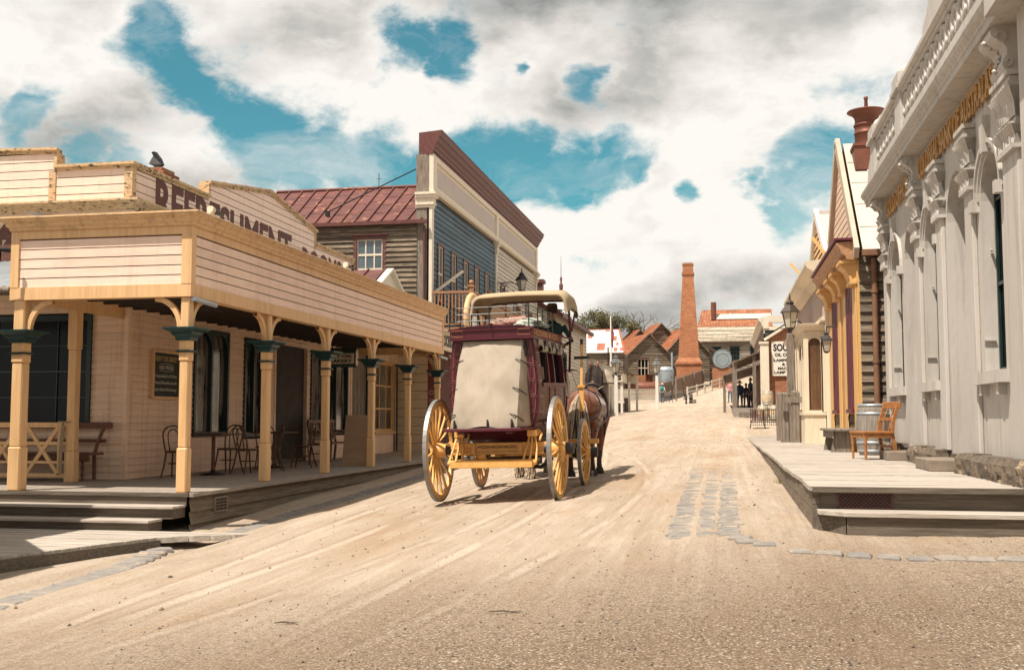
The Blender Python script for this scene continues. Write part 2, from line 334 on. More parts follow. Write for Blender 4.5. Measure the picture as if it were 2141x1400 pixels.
def thing(name, loc, label, cat, group=None, rz=0):
    o = bpy.data.objects.new(name, None); sc.collection.objects.link(o)
    o.location = loc; o.rotation_euler = (0, 0, rz); o.empty_display_size = .2
    return tag(o, label, cat, group)
def dup(o, loc=None, rz=None, label=None, parent=None):
    c = o.copy(); sc.collection.objects.link(c)
    if parent: c.parent = parent
    if loc is not None: c.location = loc
    if rz is not None: c.rotation_euler = (0, 0, rz)
    if label: c['label'] = label
    for ch in list(o.children): dup(ch, parent=c)
    return c
def text(mb, s, o, u, out, size, depth=.01, sx=1.0, bold=.0, space=1.0, width=None, up=Z_):
    cu = bpy.data.curves.new('t', 'FONT'); cu.body = s; cu.size = 1; cu.extrude = .5; cu.offset = bold; cu.space_character = space
    cu.resolution_u = 3
    ob = bpy.data.objects.new('t', cu); sc.collection.objects.link(ob)
    dg = bpy.context.evaluated_depsgraph_get(); e = ob.evaluated_get(dg); me = e.to_mesh()
    vs = [v.co.copy() for v in me.vertices]; fs = [list(p.vertices) for p in me.polygons]
    e.to_mesh_clear(); bpy.data.objects.remove(ob); bpy.data.curves.remove(cu)
    mx = max(v.x for v in vs); k = size / .72
    if width: sx = width / (mx * k)
    mb.add([V(o) + V(u) * (v.x * k * sx) + V(up) * (v.y * k) + V(out) * ((v.z + .5) * depth) for v in vs], fs)
    return mx * k * sx
def arc(c, u, v, r0, r1, a0, a1, n=10):
    c, u, v = V(c), V(u), V(v)
    return [c + u * (r0 * cos(R(lerp(a0, a1, i / n)))) + v * (r1 * sin(R(lerp(a0, a1, i / n)))) for i in range(n + 1)]
def window(root, o, u, out, u0, u1, z0, z1, nx=2, ny=2, fm=None, gm=None, fw=.08, dep=.05, sash=None, sill=True, mw=.025, rec=.04, name='window', hood=False):
    """frame (part) with pane and glazing bars (sub-parts); o is on the wall face"""
    o, u, out = V(o), V(u), V(out)
    def bx(mb, a, b, za, zb, d0, d1):
        P = [o + u * uu + out * dd + Z_ * (zz - o.z) for zz in (za, zb) for dd in (d0, d1) for uu in (a, b)]
        mb.add(P, [(0, 2, 3, 1), (4, 5, 7, 6), (0, 1, 5, 4), (2, 6, 7, 3), (0, 4, 6, 2), (1, 3, 7, 5)])
    f = MB()
    bx(f, u0 - fw, u0, z0, z1, -rec - .03, dep); bx(f, u1, u1 + fw, z0, z1, -rec - .03, dep)
    bx(f, u0 - fw, u1 + fw, z1, z1 + fw, -rec - .03, dep + .003)
    bx(f, u0 - fw * (1.4 if sill else 1), u1 + fw * (1.4 if sill else 1), z0 - fw * .8, z0, -rec - .03, dep + (.05 if sill else .003))
    if hood: bx(f, u0 - fw * 1.6, u1 + fw * 1.6, z1 + fw + .002, z1 + fw + .05, -.02, dep + .07)
    fo = f.build(name, fm, root)
    g = MB(); bx(g, u0 + .001, u1 - .001, z0 + .001, z1 - .001, -rec - .02, -rec); g.build('pane', gm or glass, fo)
    b = MB(); sm = sash or fm
    for i in range(1, nx):
        x = lerp(u0, u1, i / nx); bx(b, x - mw / 2, x + mw / 2, z0, z1, -rec, -rec + .022)
    for i in range(1, ny):
        z = lerp(z0, z1, i / ny); ww = mw * (1.6 if ny % 2 == 0 and i == ny // 2 else 1)
        bx(b, u0, u1, z - ww / 2, z + ww / 2, -rec, -rec + .026)
    for a, c in ((u0, u0 + mw), (u1 - mw, u1)): bx(b, a, c, z0, z1, -rec, -rec + .03)
    bx(b, u0 + mw, u1 - mw, z0, z0 + mw * 1.6, -rec, -rec + .028); bx(b, u0 + mw, u1 - mw, z1 - mw, z1, -rec, -rec + .028)
    b.build('glazing_bars', sm, fo)
    return fo
def fuse(name, mb, m, parent, vox, world=True, sm=2, loc=None, label=None):
    """melt overlapping lofts into one continuous skin"""
    tmp = mb.build('tmp', m, None, world=False)
    r = tmp.modifiers.new('r', 'REMESH'); r.mode = 'VOXEL'; r.voxel_size = vox; r.use_smooth_shade = True
    s = tmp.modifiers.new('s', 'SMOOTH'); s.factor = .5; s.iterations = sm
    dg = bpy.context.evaluated_depsgraph_get(); me = bpy.data.meshes.new_from_object(tmp.evaluated_get(dg))
    bpy.data.objects.remove(tmp)
    me.materials.clear()
    for mm in (m if isinstance(m, (list, tuple)) else [m]): me.materials.append(mm)
    ob = bpy.data.objects.new(name, me); sc.collection.objects.link(ob)
    if parent: ob.parent = parent
    if loc is not None: ob.location = loc
    if label: ob['label'] = label
    me.name = name
    return ob
def struct(o): return tag(o, kind='structure')
# ------------------------------------------------------------------ ground
def sand_mat():
    m = bpy.data.materials.new('pale packed sand'); m.use_nodes = True; t = m.node_tree; t.nodes.clear(); N = nodes(t)
    tc = N('ShaderNodeTexCoord').outputs['Object']
    def mix(f, a, b, mode='MIX'):
        x = t.nodes.new('ShaderNodeMix'); x.data_type = 'RGBA'; x.blend_type = mode
        for i, s in ((0, f), (6, a), (7, b)):
            if isinstance(s, (int, float)): x.inputs[i].default_value = s
            elif isinstance(s, tuple): x.inputs[i].default_value = (*s, 1)
            else: t.links.new(s, x.inputs[i])
        return x.outputs[2]
    def no(st, s, d=5.0, r=.6):
        v = N('ShaderNodeVectorMath', {0: tc, 1: st}, operation='MULTIPLY').outputs[0]
        return N('ShaderNodeTexNoise', {'Vector': v, 'Scale': s, 'Detail': d, 'Roughness': r}).outputs[0]
    def mr(v, a, b, c=0.0, d=1.0): return N('ShaderNodeMapRange', {'Value': v, 'From Min': a, 'From Max': b, 'To Min': c, 'To Max': d}).outputs[0]
    spx = N('ShaderNodeSeparateXYZ', {0: tc}).outputs
    base = mix(mr(no((1, .22, 1), 1.1, 6.0), .36, .66), (.445, .365, .285), (.36, .28, .205))
    base = mix(mr(no((2.6, .22, 1), 1.6, 6.0, .65), .50, .66, 0, .55), base, (.52, .44, .35))
    base = mix(mr(no((.5, .12, 1), 1.2, 5.0), .58, .72, 0, .5), base, (.33, .20, .11))
    tracks = no((9, .25, 1), 1.0, 4.0, .5)
    base = mix(mr(tracks, .56, .7, 0, .35), base, (.33, .25, .18))
    base = mix(mr(no((.8, .3, 1), 3.2, 8.0, .7), .52, .70, 0, .5), base, (.27, .20, .14))
    base = mix(mr(no((1.2, .5, 1), .9, 3.0, .5), .58, .72, 0, .35), base, (.36, .22, .11))
    for (x0, k, w_) in ((-2.35, .0045, .07), (-4.2, .004, .08), (-1.2, .010, .06), (-2.9, .012, .07)  , (-5.1, -.003, .07)):
        yy = N('ShaderNodeMath', {0: spx[1], 1: -16.0}, operation='ADD').outputs[0]
        cx = N('ShaderNodeMath', {0: N('ShaderNodeMath', {0: yy, 1: yy}, operation='MULTIPLY').outputs[0], 1: k, 2: spx[0]}, operation='MULTIPLY_ADD').outputs[0]
        dd = N('ShaderNodeMath', {0: N('ShaderNodeMath', {0: cx, 1: float(-x0)}, operation='ADD').outputs[0]}, operation='ABSOLUTE').outputs[0]
        brk = mr(no((1, .25, 1), 1.7 + k * 40, 4.0), .42, .56)
        a_ = N('ShaderNodeMath', {0: mr(dd, w_, w_ * .4), 1: brk}, operation='MULTIPLY').outputs[0]
        base = mix(N('ShaderNodeMath', {0: a_, 1: .45}, operation='MULTIPLY').outputs[0], base, (.58, .50, .41))
        b_ = N('ShaderNodeMath', {0: mr(dd, w_ * 1.1, w_ * 1.25), 1: mr(dd, w_ * 2.4, w_ * 1.5)}, operation='MULTIPLY').outputs[0]
        base = mix(N('ShaderNodeMath', {0: N('ShaderNodeMath', {0: b_, 1: brk}, operation='MULTIPLY').outputs[0], 1: .4}, operation='MULTIPLY').outputs[0], base, (.24, .175, .12))
    # coarse loose grit towards the camera and at the right of the crossing
    sp = N('ShaderNodeSeparateXYZ', {0: tc}).outputs
    near = N('ShaderNodeMapRange', {'Value': N('ShaderNodeMath', {0: sp[0], 1: -.55, 2: sp[1]}, operation='MULTIPLY_ADD').outputs[0], 'From Min': 11.0, 'From Max': 6.5}).outputs[0]
    base = mix(N('ShaderNodeMath', {0: near, 1: .9}, operation='MULTIPLY').outputs[0], base, (.175, .122, .078))
    near = N('ShaderNodeMath', {0: near, 1: mr(no((1, .6, 1), .8, 5.0, .6), .36, .62, .35, 1.15)}, operation='MULTIPLY').outputs[0]
    grit = no((1, 1, 1), 55, 3.0, .7)
    g2 = no((1, 1, 1), 20, 5.0, .75)
    base = mix(N('ShaderNodeMath', {0: mr(g2, .50, .60), 1: mr(near, 0, 1, .15, .85)}, operation='MULTIPLY').outputs[0], base, (.13, .09, .06))
    base = mix(N('ShaderNodeMath', {0: mr(grit, .56, .64), 1: mr(near, 0, 1, .25, .9)}, operation='MULTIPLY').outputs[0], base, (.06, .045, .035))
    base = mix(N('ShaderNodeMath', {0: mr(grit, .44, .36), 1: mr(near, 0, 1, .1, .8)}, operation='MULTIPLY').outputs[0], base, (.60, .52, .43))
    p = N('ShaderNodeBsdfPrincipled', {'Roughness': .95, 'Specular IOR Level': .15}); t.links.new(base, p.inputs['Base Color'])
    hh = N('ShaderNodeMath', {0: grit, 1: .35, 2: N('ShaderNodeMath', {0: tracks, 1: 1.5, 2: g2}, operation='MULTIPLY_ADD').outputs[0]}, operation='MULTIPLY_ADD').outputs[0]
    bp = N('ShaderNodeBump', {'Strength': .9, 'Distance': .03, 'Height': hh}); t.links.new(bp.outputs[0], p.inputs['Normal'])
    o = N('ShaderNodeOutputMaterial'); t.links.new(p.outputs[0], o.inputs[0])
    return m
def ticks(spec):
    r = [spec[0][0]]
    for a, b, s in spec:
        n = max(1, round((b - a) / s)); r += [lerp(a, b, i / n) for i in range(1, n + 1)]
    return r
def GZ(x, y):
    z = G(x, y)
    k = noise.noise(V((x * .9, y * .12, 0))) * .035 + noise.noise(V((x * 3.2, y * .35, 4))) * .013 + noise.noise(V((x * 5, y * 5, 9))) * .006
    z += k * (1 if y < 60 else .4)
    if 6 < y < 29: z -= .075 * math.exp(-((x + 6.55) / .4) ** 2) * (1 if y < 27 else (29 - y) / 2) - .035 * math.exp(-((x + 5.9) / .35) ** 2)
    if x > .9 and 11.2 < y < 60: z -= .03
    return z
def build_ground():
    xs = ticks([(-500, -60, 60), (-60, -14, 3), (-14, -9, .5), (-9, 4, .13), (4, 10, .5), (10, 60, 4), (60, 500, 60)])
    ys = ticks([(-40, 2, 3), (2, 5, .3), (5, 20, .16), (20, 34, .35), (34, 60, .8), (60, 170, 2.5), (170, 900, 60)])
    mb = MB(); nx = len(xs)
    mb.add([(x, y, GZ(x, y)) for y in ys for x in xs], [(j * nx + i, j * nx + i + 1, (j + 1) * nx + i + 1, (j + 1) * nx + i) for j in range(len(ys) - 1) for i in range(nx - 1)], True)
    o = mb.build('ground', sand_mat(), world=False); struct(o)
build_ground()
stone = mat('grey bluestone', (.19, .178, .168), (.29, .255, .215), 5, ro=.9, bump=.6, bs=20, spots=(.43, .34, .25), sps=4, spt=.61)
rockm = mat('rough basalt', (.065, .052, .040), (.16, .12, .085), 5, ro=.9, bump=.9, bs=14, spots=(.32, .24, .16), sps=3, spt=.60)
def stonebox(mb, c, a, b, h, rz, top=0):
    """an irregular set stone: a half width, b half length"""
    pts = []
    for (i, j) in ((-1, -1), (0, -1.04), (1, -1), (1.03, 0), (1, 1), (0, 1.04), (-1, 1), (-1.03, 0)):
        x = i * a * random.uniform(.86, 1.04); y = j * b * random.uniform(.88, 1.04)
        pts.append((x, y))
    ca, sa = cos(rz), sin(rz); c = V(c)
    def P(x, y, z): return c + V((x * ca - y * sa, x * sa + y * ca, z))
    low = [P(x, y, -h) for x, y in pts]; mid = [P(x, y, -.012) for x, y in pts]
    tp = [P(x * .86, y * .86, random.uniform(0, .008) + top) for x, y in pts]
    n = 8
    mb.add(low + mid + tp, [(i, (i + 1) % n, n + (i + 1) % n, n + i) for i in range(n)] + [(n + i, n + (i + 1) % n, 2 * n + (i + 1) % n, 2 * n + i) for i in range(n)] + [list(range(2 * n, 3 * n))])
mb = MB()
y = 10.55
while y < 21.5:      # three rows of pitchers in the right-hand gutter
    for x0, a, ang in ((-.43, .125, .2), (-.17, .10, .02), (.06, .12, -.16)):
        dy = .05
        yy = y + random.uniform(-.012, .012)
        if random.random() < .93 - max(0, y - 15) * .09: stonebox(mb, (x0 * (1 + (y - 10.5) * .012) + random.uniform(-.02, .02), yy, GZ(x0, yy) + .007 - (y - 10.5) * .0012 + random.uniform(-.006, .004)), a * random.uniform(.9, 1.08), .050, .08, ang + random.uniform(-.06, .06))
    y += .112
struct(mb.build('gutter_paving', stone))
mb = MB()
y = 13.4
while y < 27:
    stonebox(mb, (-6.62 + random.uniform(-.02, .02), y, GZ(-6.62, y) + .014), .17, .055, .08, .05 + random.uniform(-.05, .05)); y += .135
y = 7.4
while y < 12.4:
    x = lerp(-6.0, -6.85, (y - 8) / 4.3)
    stonebox(mb, (x, y, GZ(x, y) + .03), .17, .098, .12, .35 + random.uniform(-.12, .12)); y += .225
struct(mb.build('gutter_paving', stone))
mb = MB()
for x, y in [(.14 + .0, 10.25), (.2, 10.02), (.34, 9.85)] + [(.62 + i * .235, 9.45 - i * .012) for i in range(12)]:
    stonebox(mb, (x, y, GZ(x, y) + .022), .105 * random.uniform(.85, 1.1), .085, .1, random.uniform(-.3, .1))
struct(mb.build('kerb', stone))
mb = MB()
for j in range(9):
    for i in range(2):
        x = .22 + i * .2; y = 15.2 + j * .52
        stonebox(mb, (x, y, GZ(x, y) - .004), .09, .2, .06, random.uniform(-.08, .08))
struct(mb.build('footpath_paving', mat('sanded paving', (.36, .30, .24), (.44, .36, .28), 4, ro=.9, bump=.3)))
# loose gravel on the near ground
mb = MB()
for i in range(9000):
    y = 4.6 + 8.5 * random.random() ** 1.5; x = random.uniform(-.62 * y - 0, .36 * y + .3)
    if random.random() > min(1, max(.16, (12.5 - y + .45 * x) / 7)): continue
    s = random.choice((.003, .004, .004, .005, .006, .010)) * random.uniform(.7, 1.25)
    z = GZ(x, y) + s * .3; mb.m = random.choice((0, 0, 0, 1, 1, 2))
    a = random.uniform(0, pi); rr = [random.uniform(.6, 1.2) for _ in range(6)]
    c = V((x, y, z))
    mb.add([c + V((cos(a) * s * rr[0], sin(a) * s * rr[0], 0)), c + V((-sin(a) * s * rr[1] * .8, cos(a) * s * rr[1] * .8, 0)), c - V((cos(a) * s * rr[2], sin(a) * s * rr[2], 0)),
            c - V((-sin(a) * s * rr[3] * .8, cos(a) * s * rr[3] * .8, 0)), c + V((0, 0, s * .6 * rr[4])), c - V((0, 0, s * .6))],
           [(0, 1, 4), (1, 2, 4), (2, 3, 4), (3, 0, 4), (1, 0, 5), (2, 1, 5), (3, 2, 5), (0, 3, 5)])
for i in range(700):
    y = random.uniform(7, 36); x = random.uniform(-6.0, .6); s = random.choice((.008, .011, .014, .02)) * random.uniform(.6, 1.3); z = GZ(x, y) + s * .2
    mb.m = random.choice((0, 1, 1, 3, 3)); c = V((x, y, z)); a = random.uniform(0, pi); rr = [random.uniform(.6, 1.3) for _ in range(6)]
    mb.add([c + V((cos(a) * s * rr[0], sin(a) * s * rr[0], 0)), c + V((-sin(a) * s * rr[1], cos(a) * s * rr[1], 0)), c - V((cos(a) * s * rr[2], sin(a) * s * rr[2], 0)),
            c - V((-sin(a) * s * rr[3], cos(a) * s * rr[3], 0)), c + V((0, 0, s * .7 * rr[4])), c - V((0, 0, s * .6))],
           [(0, 1, 4), (1, 2, 4), (2, 3, 4), (3, 0, 4), (1, 0, 5), (2, 1, 5), (3, 2, 5), (0, 3, 5)])
tag(mb.build('gravel', [mat('dark grit', (.07, .06, .05)), mat('buff grit', (.32, .25, .18)), mat('grey grit', (.20, .19, .18)), mat('earth clod', (.20, .13, .075))], world=False), 'loose grit and small pebbles scattered over the near sand', 'gravel', kind='stuff')
for (x, y, s, l) in ((-1.45, 7.2, .12, 'small dark twig lying on the gritty sand in the right foreground'), (-2.95, 7.05, .09, 'thin broken twig lying on pale wheel tracked sand'),):
    z = GZ(x, y) + .012
    mb = MB(); mb.tube([(x - s, y, z), (x - s * .2, y + .02, z + .006), (x + s, y - .015, z)], [.004, .006, .003], 5)
    mb.tube([(x, y + .012, z), (x + s * .8, y + .05, z + .004)], [.004, .002], 5)
    tag(mb.build('twig', mat('twig bark', (.09, .06, .04))), l, 'twig')
mb = MB(); stonebox(mb, (-4.05, 5.35, GZ(-4.05, 5.35) + .03), .13, .05, .05, .25)
tag(mb.build('stone', stone), 'flat dark stone lying on sand in the bottom left foreground', 'stone')
# ------------------------------------------------------------------ left: bakery with corner verandah
WX, PX, FY, WY, FZ = -9.95, -7.35, 13.86, 16.7, .48
bak = thing('corner_shop', (WX, WY, FZ), 'cream timber refreshment rooms with wraparound verandah and lettered stepped parapet on the left corner', 'building')
def sq(mb, prof, c, n0=.5): return mb.lathe([(r * 1.41421, h) for r, h in prof], c, 4, smooth=False, n0=n0)
# deck, skirting, steps
mb = MB()
y = FY - .1
while y < 27.6:
    mb.box(WX, PX + .2, y + .004, min(y + .136, 27.62), FZ - .05, FZ + random.uniform(-.003, .002)); y += .14
x = -13
while x < WX - .01:
    mb.box(x + .004, x + .136, FY - .1, WY, FZ - .05, FZ + random.uniform(-.003, .002)); x += .1386
mb.build('verandah_floor', deck, bak)
mb = MB()
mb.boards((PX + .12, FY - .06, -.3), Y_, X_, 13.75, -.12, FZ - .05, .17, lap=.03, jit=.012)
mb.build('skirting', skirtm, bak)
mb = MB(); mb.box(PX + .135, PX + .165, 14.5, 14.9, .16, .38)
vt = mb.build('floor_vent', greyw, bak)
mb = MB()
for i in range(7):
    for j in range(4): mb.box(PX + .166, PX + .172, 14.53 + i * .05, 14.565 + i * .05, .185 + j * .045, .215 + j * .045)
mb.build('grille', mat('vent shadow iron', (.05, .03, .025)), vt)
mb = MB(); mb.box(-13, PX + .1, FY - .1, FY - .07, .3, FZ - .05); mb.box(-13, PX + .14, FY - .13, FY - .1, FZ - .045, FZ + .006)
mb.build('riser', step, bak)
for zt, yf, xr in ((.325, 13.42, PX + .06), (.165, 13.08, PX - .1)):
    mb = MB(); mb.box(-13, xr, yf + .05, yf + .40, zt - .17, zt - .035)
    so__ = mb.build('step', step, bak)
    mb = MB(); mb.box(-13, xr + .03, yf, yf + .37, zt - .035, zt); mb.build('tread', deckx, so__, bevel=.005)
# verandah posts
def post(x, y, z0, brs, w=.078):
    mb = MB()
    mb.beam((x, y, z0), (x, y, z0 + .62), 2 * w); mb.beam((x, y, z0 + .62), (x, y, 2.3), 2 * w - .022); mb.beam((x, y, 2.3), (x, y, 2.62), 2 * w)
    mb.beam((x, y, 2.62), (x, y, 3.21), 2 * w - .02)
    p = mb.build('post', trim, bak, bevel=.016)
    mb = MB()
    sq(mb, [(w + .0, 2.585), (w + .025, 2.59), (w + .035, 2.61), (w + .035, 2.63), (w + .075, 2.675), (w + .085, 2.70), (w + .155, 2.735), (w + .165, 2.745), (w + .165, 2.765), (w - .01, 2.775)], (x, y, 0))
    sq(mb, [(w, 2.42), (w + .03, 2.428), (w + .03, 2.448), (w, 2.456)], (x, y, 0))
    mb.build('cap', green, p)
    for (dx, dy) in brs:
        mb = MB(); d = V((dx, dy, 0)); a = arc((x + dx * (w + .40), y + dy * (w + .40), 2.77), -d, Z_, .41, .45, 0, 90, 9); b = arc((x + dx * (w + .40), y + dy * (w + .40), 2.77), -d, Z_, .345, .375, 0, 90, 9)
        s = V((dy, dx, 0)) * .035
        n = len(a); vs = [q + s for q in a] + [q + s for q in b] + [q - s for q in a] + [q - s for q in b]
        fs = []
        for i in range(n - 1): fs += [(i, i + 1, n + i + 1, n + i), (2 * n + i + 1, 2 * n + i, 3 * n + i, 3 * n + i + 1), (i + 1, i, 2 * n + i, 2 * n + i + 1), (n + i, n + i + 1, 3 * n + i + 1, 3 * n + i)]
        mb.add(vs, fs); mb.build('bracket', trim, p)
for i in range(6): post(PX, FY + i * 2.7, FZ, ([(0, 1)] if i < 5 else []) + ([(0, -1)] if i else [(-1, 0)]) + ([(-1, 0)] if i == 5 else []))
post(-9.93, FY, FZ, [(1, 0)], .098)
mb = MB(); mb.beam((-10.33, 15.78, FZ), (-10.33, 15.78, FZ + .5), .17); mb.beam((-10.33, 15.78, FZ + .5), (-10.33, 15.78, 2.62), .145); mb.beam((-10.33, 15.78, 2.62), (-10.33, 15.78, 3.3), .17)
mb.build('post', trim, bak, bevel=.012)
# fascia parapet round the verandah
mb = MB()
mb.boards((PX + .08, FY - .08, 3.38), Y_, X_, 13.84, 3.38, 4.09, .139, flush=True)
mb.boards((-10.02, FY - .08, 3.38), X_, -Y_, 2.75, 3.38, 4.09, .139, flush=True)
mb.boards((PX + .08, 27.62, 3.38), -X_, Y_, 2.6, 3.38, 4.1, .139, flush=True)
mb.build('fascia_boards', creamp, bak)
mb = MB()
for a, b, c, d in ((PX - .07, PX + .10, FY - .10, 27.65),): mb.box(a, b, c, d, 3.2, 3.38)
mb.box(-10.08, PX - .07, FY - .10, FY + .07, 3.2, 3.38)
mb.box(WX, PX - .07, 27.5, 27.65, 3.2, 3.38)
mb.box(PX + .06, PX + .105, FY - .105, FY + .02, 3.38, 4.22); mb.box(PX - .05, PX + .06, FY - .105, FY - .06, 3.38, 4.22)
mb.box(-10.08, -9.95, FY - .105, FY - .05, 3.38, 4.22); mb.box(-10.08, -10.03, FY - .05, 16.7, 3.2, 4.3)
mb.box(PX + .06, PX + .10, 27.55, 27.65, 3.38, 4.2)
mb.box(PX + .06, PX + .10, FY + .02, 27.55, 4.08, 4.21); mb.box(-9.95, PX - .05, FY - .102, FY - .06, 4.08, 4.21)
mb.build('fascia_trim', trim, bak)
mb = MB()
cor = [(0, 0), (.03, 0), (.04, .035), (.07, .06), (.08, .10), (.13, .135), (.14, .17), (.155, .165), (.155, .19), (-.05, .19)]
mb.mould(cor, (PX + .10, FY - .10, 4.2), (PX + .10, 27.66, 4.2), X_, 1, .3)
mb.mould(cor, (-10.06, FY - .10, 4.2), (PX + .10, FY - .10, 4.2), -Y_, 1, 1)
mb.build('cornice', trimc, bak)
mb = MB(); mb.box(WX, PX, FY, 27.6, 3.44, 3.5); mb.box(-10.05, WX, FY, WY, 3.44, 3.5)
mb.build('ceiling', cream, bak)
mb = MB(); mb.quad((WX, FY - .05, 4.5), (PX + .08, FY - .05, 4.2), (PX + .08, 27.6, 4.2), (WX, 27.6, 4.5)); mb.build('verandah_roof', zinc, bak)
mb = MB()
for i in range(30): mb.box(WX + .05, PX - .08, FY + .2 + i * .45, FY + .27 + i * .45, 3.36, 3.44)
mb.build('joists', mat('dark roof joists', (.04, .03, .025)), bak)
# lower walls
mb = MB()
hs = [(2.33, 3.8, 1.15, 3.25), (4.54, 5.5, 1.12, 3.22), (6.2, 8.05, FZ, 3.3), (8.3, 10.95, 1.12, 3.18)]
mb.boards((WX, WY, FZ), Y_, X_, 11.3, FZ, 3.5, .118, lap=.016, holes=hs)
mb.boards((-13, WY, FZ), X_, -Y_, 3.05, FZ, 5.2, .118, lap=.016, holes=[(0, 2.4, 1.42, 3.26)])
mb.build('wall', cream, bak)
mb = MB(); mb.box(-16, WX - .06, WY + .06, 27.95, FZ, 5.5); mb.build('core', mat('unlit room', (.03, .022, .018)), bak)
mb = MB(); mb.box(WX - .04, WX + .035, WY - .035, WY + .06, FZ, 3.5); mb.box(WX - .02, WX + .03, 27.9, 28.0, FZ, 5.7); mb.build('corner_board', cream, bak)
def arch_window(root, o, u, out, u0, u1, z0, z1, n, fm, gm, fw=.07, mid=.06, dep=.05, rec=.05, hs=.0, nm_='window', bars=False):
    o, u, out = V(o), V(u), V(out)
    P = lambda a, d, z: o + u * a + out * d + Z_ * (z - o.z)
    f = MB()
    def bx(a, b, za, zb, d0, d1): f.add([P(x, d, z) for z in (za, zb) for d in (d0, d1) for x in (a, b)], [(0, 2, 3, 1), (4, 5, 7, 6), (0, 1, 5, 4), (2, 6, 7, 3), (0, 4, 6, 2), (1, 3, 7, 5)])
    bx(u0, u0 + fw, z0, z1, -rec, dep); bx(u1 - fw, u1, z0, z1, -rec, dep); bx(u0 + fw, u1 - fw, z1 - fw, z1, -rec, dep - .002); bx(u0 + fw, u1 - fw, z0, z0 + fw * 1.3, -rec, dep - .002)
    w = (u1 - u0 - 2 * fw - (n - 1) * mid) / n
    for i in range(n):
        a = u0 + fw + i * (w + mid)
        if i: bx(a - mid, a, z0 + fw, z1 - fw, -rec, dep - .012)
        r = w / 2; zt = z1 - fw; zs = zt - r - hs; cx = a + r
        for sgn in (-1, 1):
            pl = [P(cx + sgn * r * cos(R(t)), 0, zs + r * sin(R(t))) for t in range(0, 91, 10)]
            poly = pl + [P(cx, 0, zt), P(cx + sgn * r, 0, zt)]
            if hs < .001: poly = pl[:-1] + [P(cx, 0, zt), P(cx + sgn * r, 0, zt)]
            f.prism([q + out * (dep - .05) for q in poly], out * .03)
        if bars: bx(a, a + w, (z0 + zs) / 2 - .02, (z0 + zs) / 2 + .02, -rec, -rec + .04)
    fo = f.build(nm_, fm, root)
    g = MB(); g.quad(P(u0 + fw, -rec + .005, z0 + fw), P(u1 - fw, -rec + .005, z0 + fw), P(u1 - fw, -rec + .005, z1 - fw), P(u0 + fw, -rec + .005, z1 - fw))
    g.build('pane', gm, fo)
    return fo
for (a, b, c, d), n in zip(hs, (2, 2, 0, 3)):
    if n: arch_window(bak, (WX, WY, FZ), Y_, X_, a, b, c, d, n, dgreen, glassc)
dr = arch_window(bak, (WX - .35, WY, FZ), Y_, X_, 6.45, 7.9, FZ + .12, 3.05, 1, dgreen, glassc, fw=.14, nm_='door')
mb = MB(); mb.box(WX - .3, WX + .03, WY + 6.12, WY + 6.2, FZ, 3.3); mb.box(WX - .3, WX + .03, WY + 8.05, WY + 8.13, FZ, 3.3); mb.box(WX - .3, WX + .03, WY + 6.2, WY + 8.05, 3.2, 3.3)
mb.box(WX - .36, WX - .3, WY + 6.2, WY + 8.05, 3.05, 3.2); mb.build('door_surround', cream, bak)
mb = MB(); mb.box(WX - .3, WX + .02, WY + 6.2, WY + 8.05, FZ, FZ + .1); mb.build('door_step', step, bak)
window(bak, (-13, WY, FZ), X_, -Y_, -.6, 2.32, 1.42, 3.2, 5, 4, dgreen, glass, fw=.08, mw=.018, rec=.02)
# parapets of the main walls
def ped(z0, a, za, m, zm, b, zb):
    def f(z):
        lo, hi = a, b
        if z > za: lo = a + (m - a) * (z - za) / (zm - za)
        if z > zb: hi = b - (b - m) * (z - zb) / (zm - zb)
        return (lo, hi)
    return f
mb = MB()
mb.boards((WX, WY, 4.55), Y_, X_, 2.8, 4.55, 5.82, .15, flush=True)
mb.boards((WX, WY, 4.55), Y_, X_, 11, 4.55, 6.6, .15, flush=True, clip=ped(0, 2.8, 6.1, 5.7, 6.55, 8.5, 6.1))
mb.boards((WX, WY, 4.55), Y_, X_, 11.25, 4.55, 5.80, .15, flush=True, clip=lambda z: (8.5, 11.25))
mb.boards((-11.42, WY, 5.25), X_, -Y_, 1.47, 5.25, 5.85, .15, flush=True)
mb.boards((-14, WY, 5.25), X_, -Y_, 2.58, 5.25, 6.16, .15, flush=True)
mb.build('parapet', creamp, bak)
mb = MB()
cap = [(-.22, 0), (.03, 0), (.03, .04), (.075, .055), (.075, .10), (-.22, .10)]
mb.mould(cap, (WX, WY, 5.82), (WX, WY + 2.8, 5.82), X_, 1, 0)
mb.mould(cap, (-11.42, WY, 5.82), (WX, WY, 5.82), -Y_, 0, 1)
mb.mould(cap, (-14, WY, 6.2), (-11.38, WY, 6.13), -Y_, 0, .3)
mb.mould(cap, (WX, WY + 2.78, 6.1), (WX, WY + 5.7, 6.53), X_, .3, 0); mb.mould(cap, (WX, WY + 5.7, 6.53), (WX, WY + 8.52, 6.1), X_, 0, .3)
mb.mould(cap, (WX, WY + 8.5, 5.78), (WX, WY + 11.28, 5.78), X_, 0, .3)
mb.box(WX - .22, WX + .03, WY + 2.78, WY + 2.84, 5.9, 6.12); mb.box(WX - .22, WX + .03, WY + 8.46, WY + 8.52, 5.7, 6.12); mb.box(-11.44, -11.38, WY - .03, WY + .2, 5.85, 6.14)
mb.box(WX - .2, WX + .03, WY + 11.2, WY + 11.3, 4.5, 5.78)
mb.box(WX - .13, WX + .022, WY - .022, WY + .11, 5.2, 5.82); mb.box(-11.53, -11.40, WY - .022, WY, 5.3, 5.82)
led = [(0, -.12), (.06, -.10), (.10, -.03), (.30, 0), (.30, .03), (0, .10)]
mb.mould(led, (-14, WY, 5.2), (WX, WY, 5.2), -Y_, 0, 1); mb.mould(led, (WX, WY, 5.2), (WX, WY + 1.2, 5.2), X_, 1, 0)
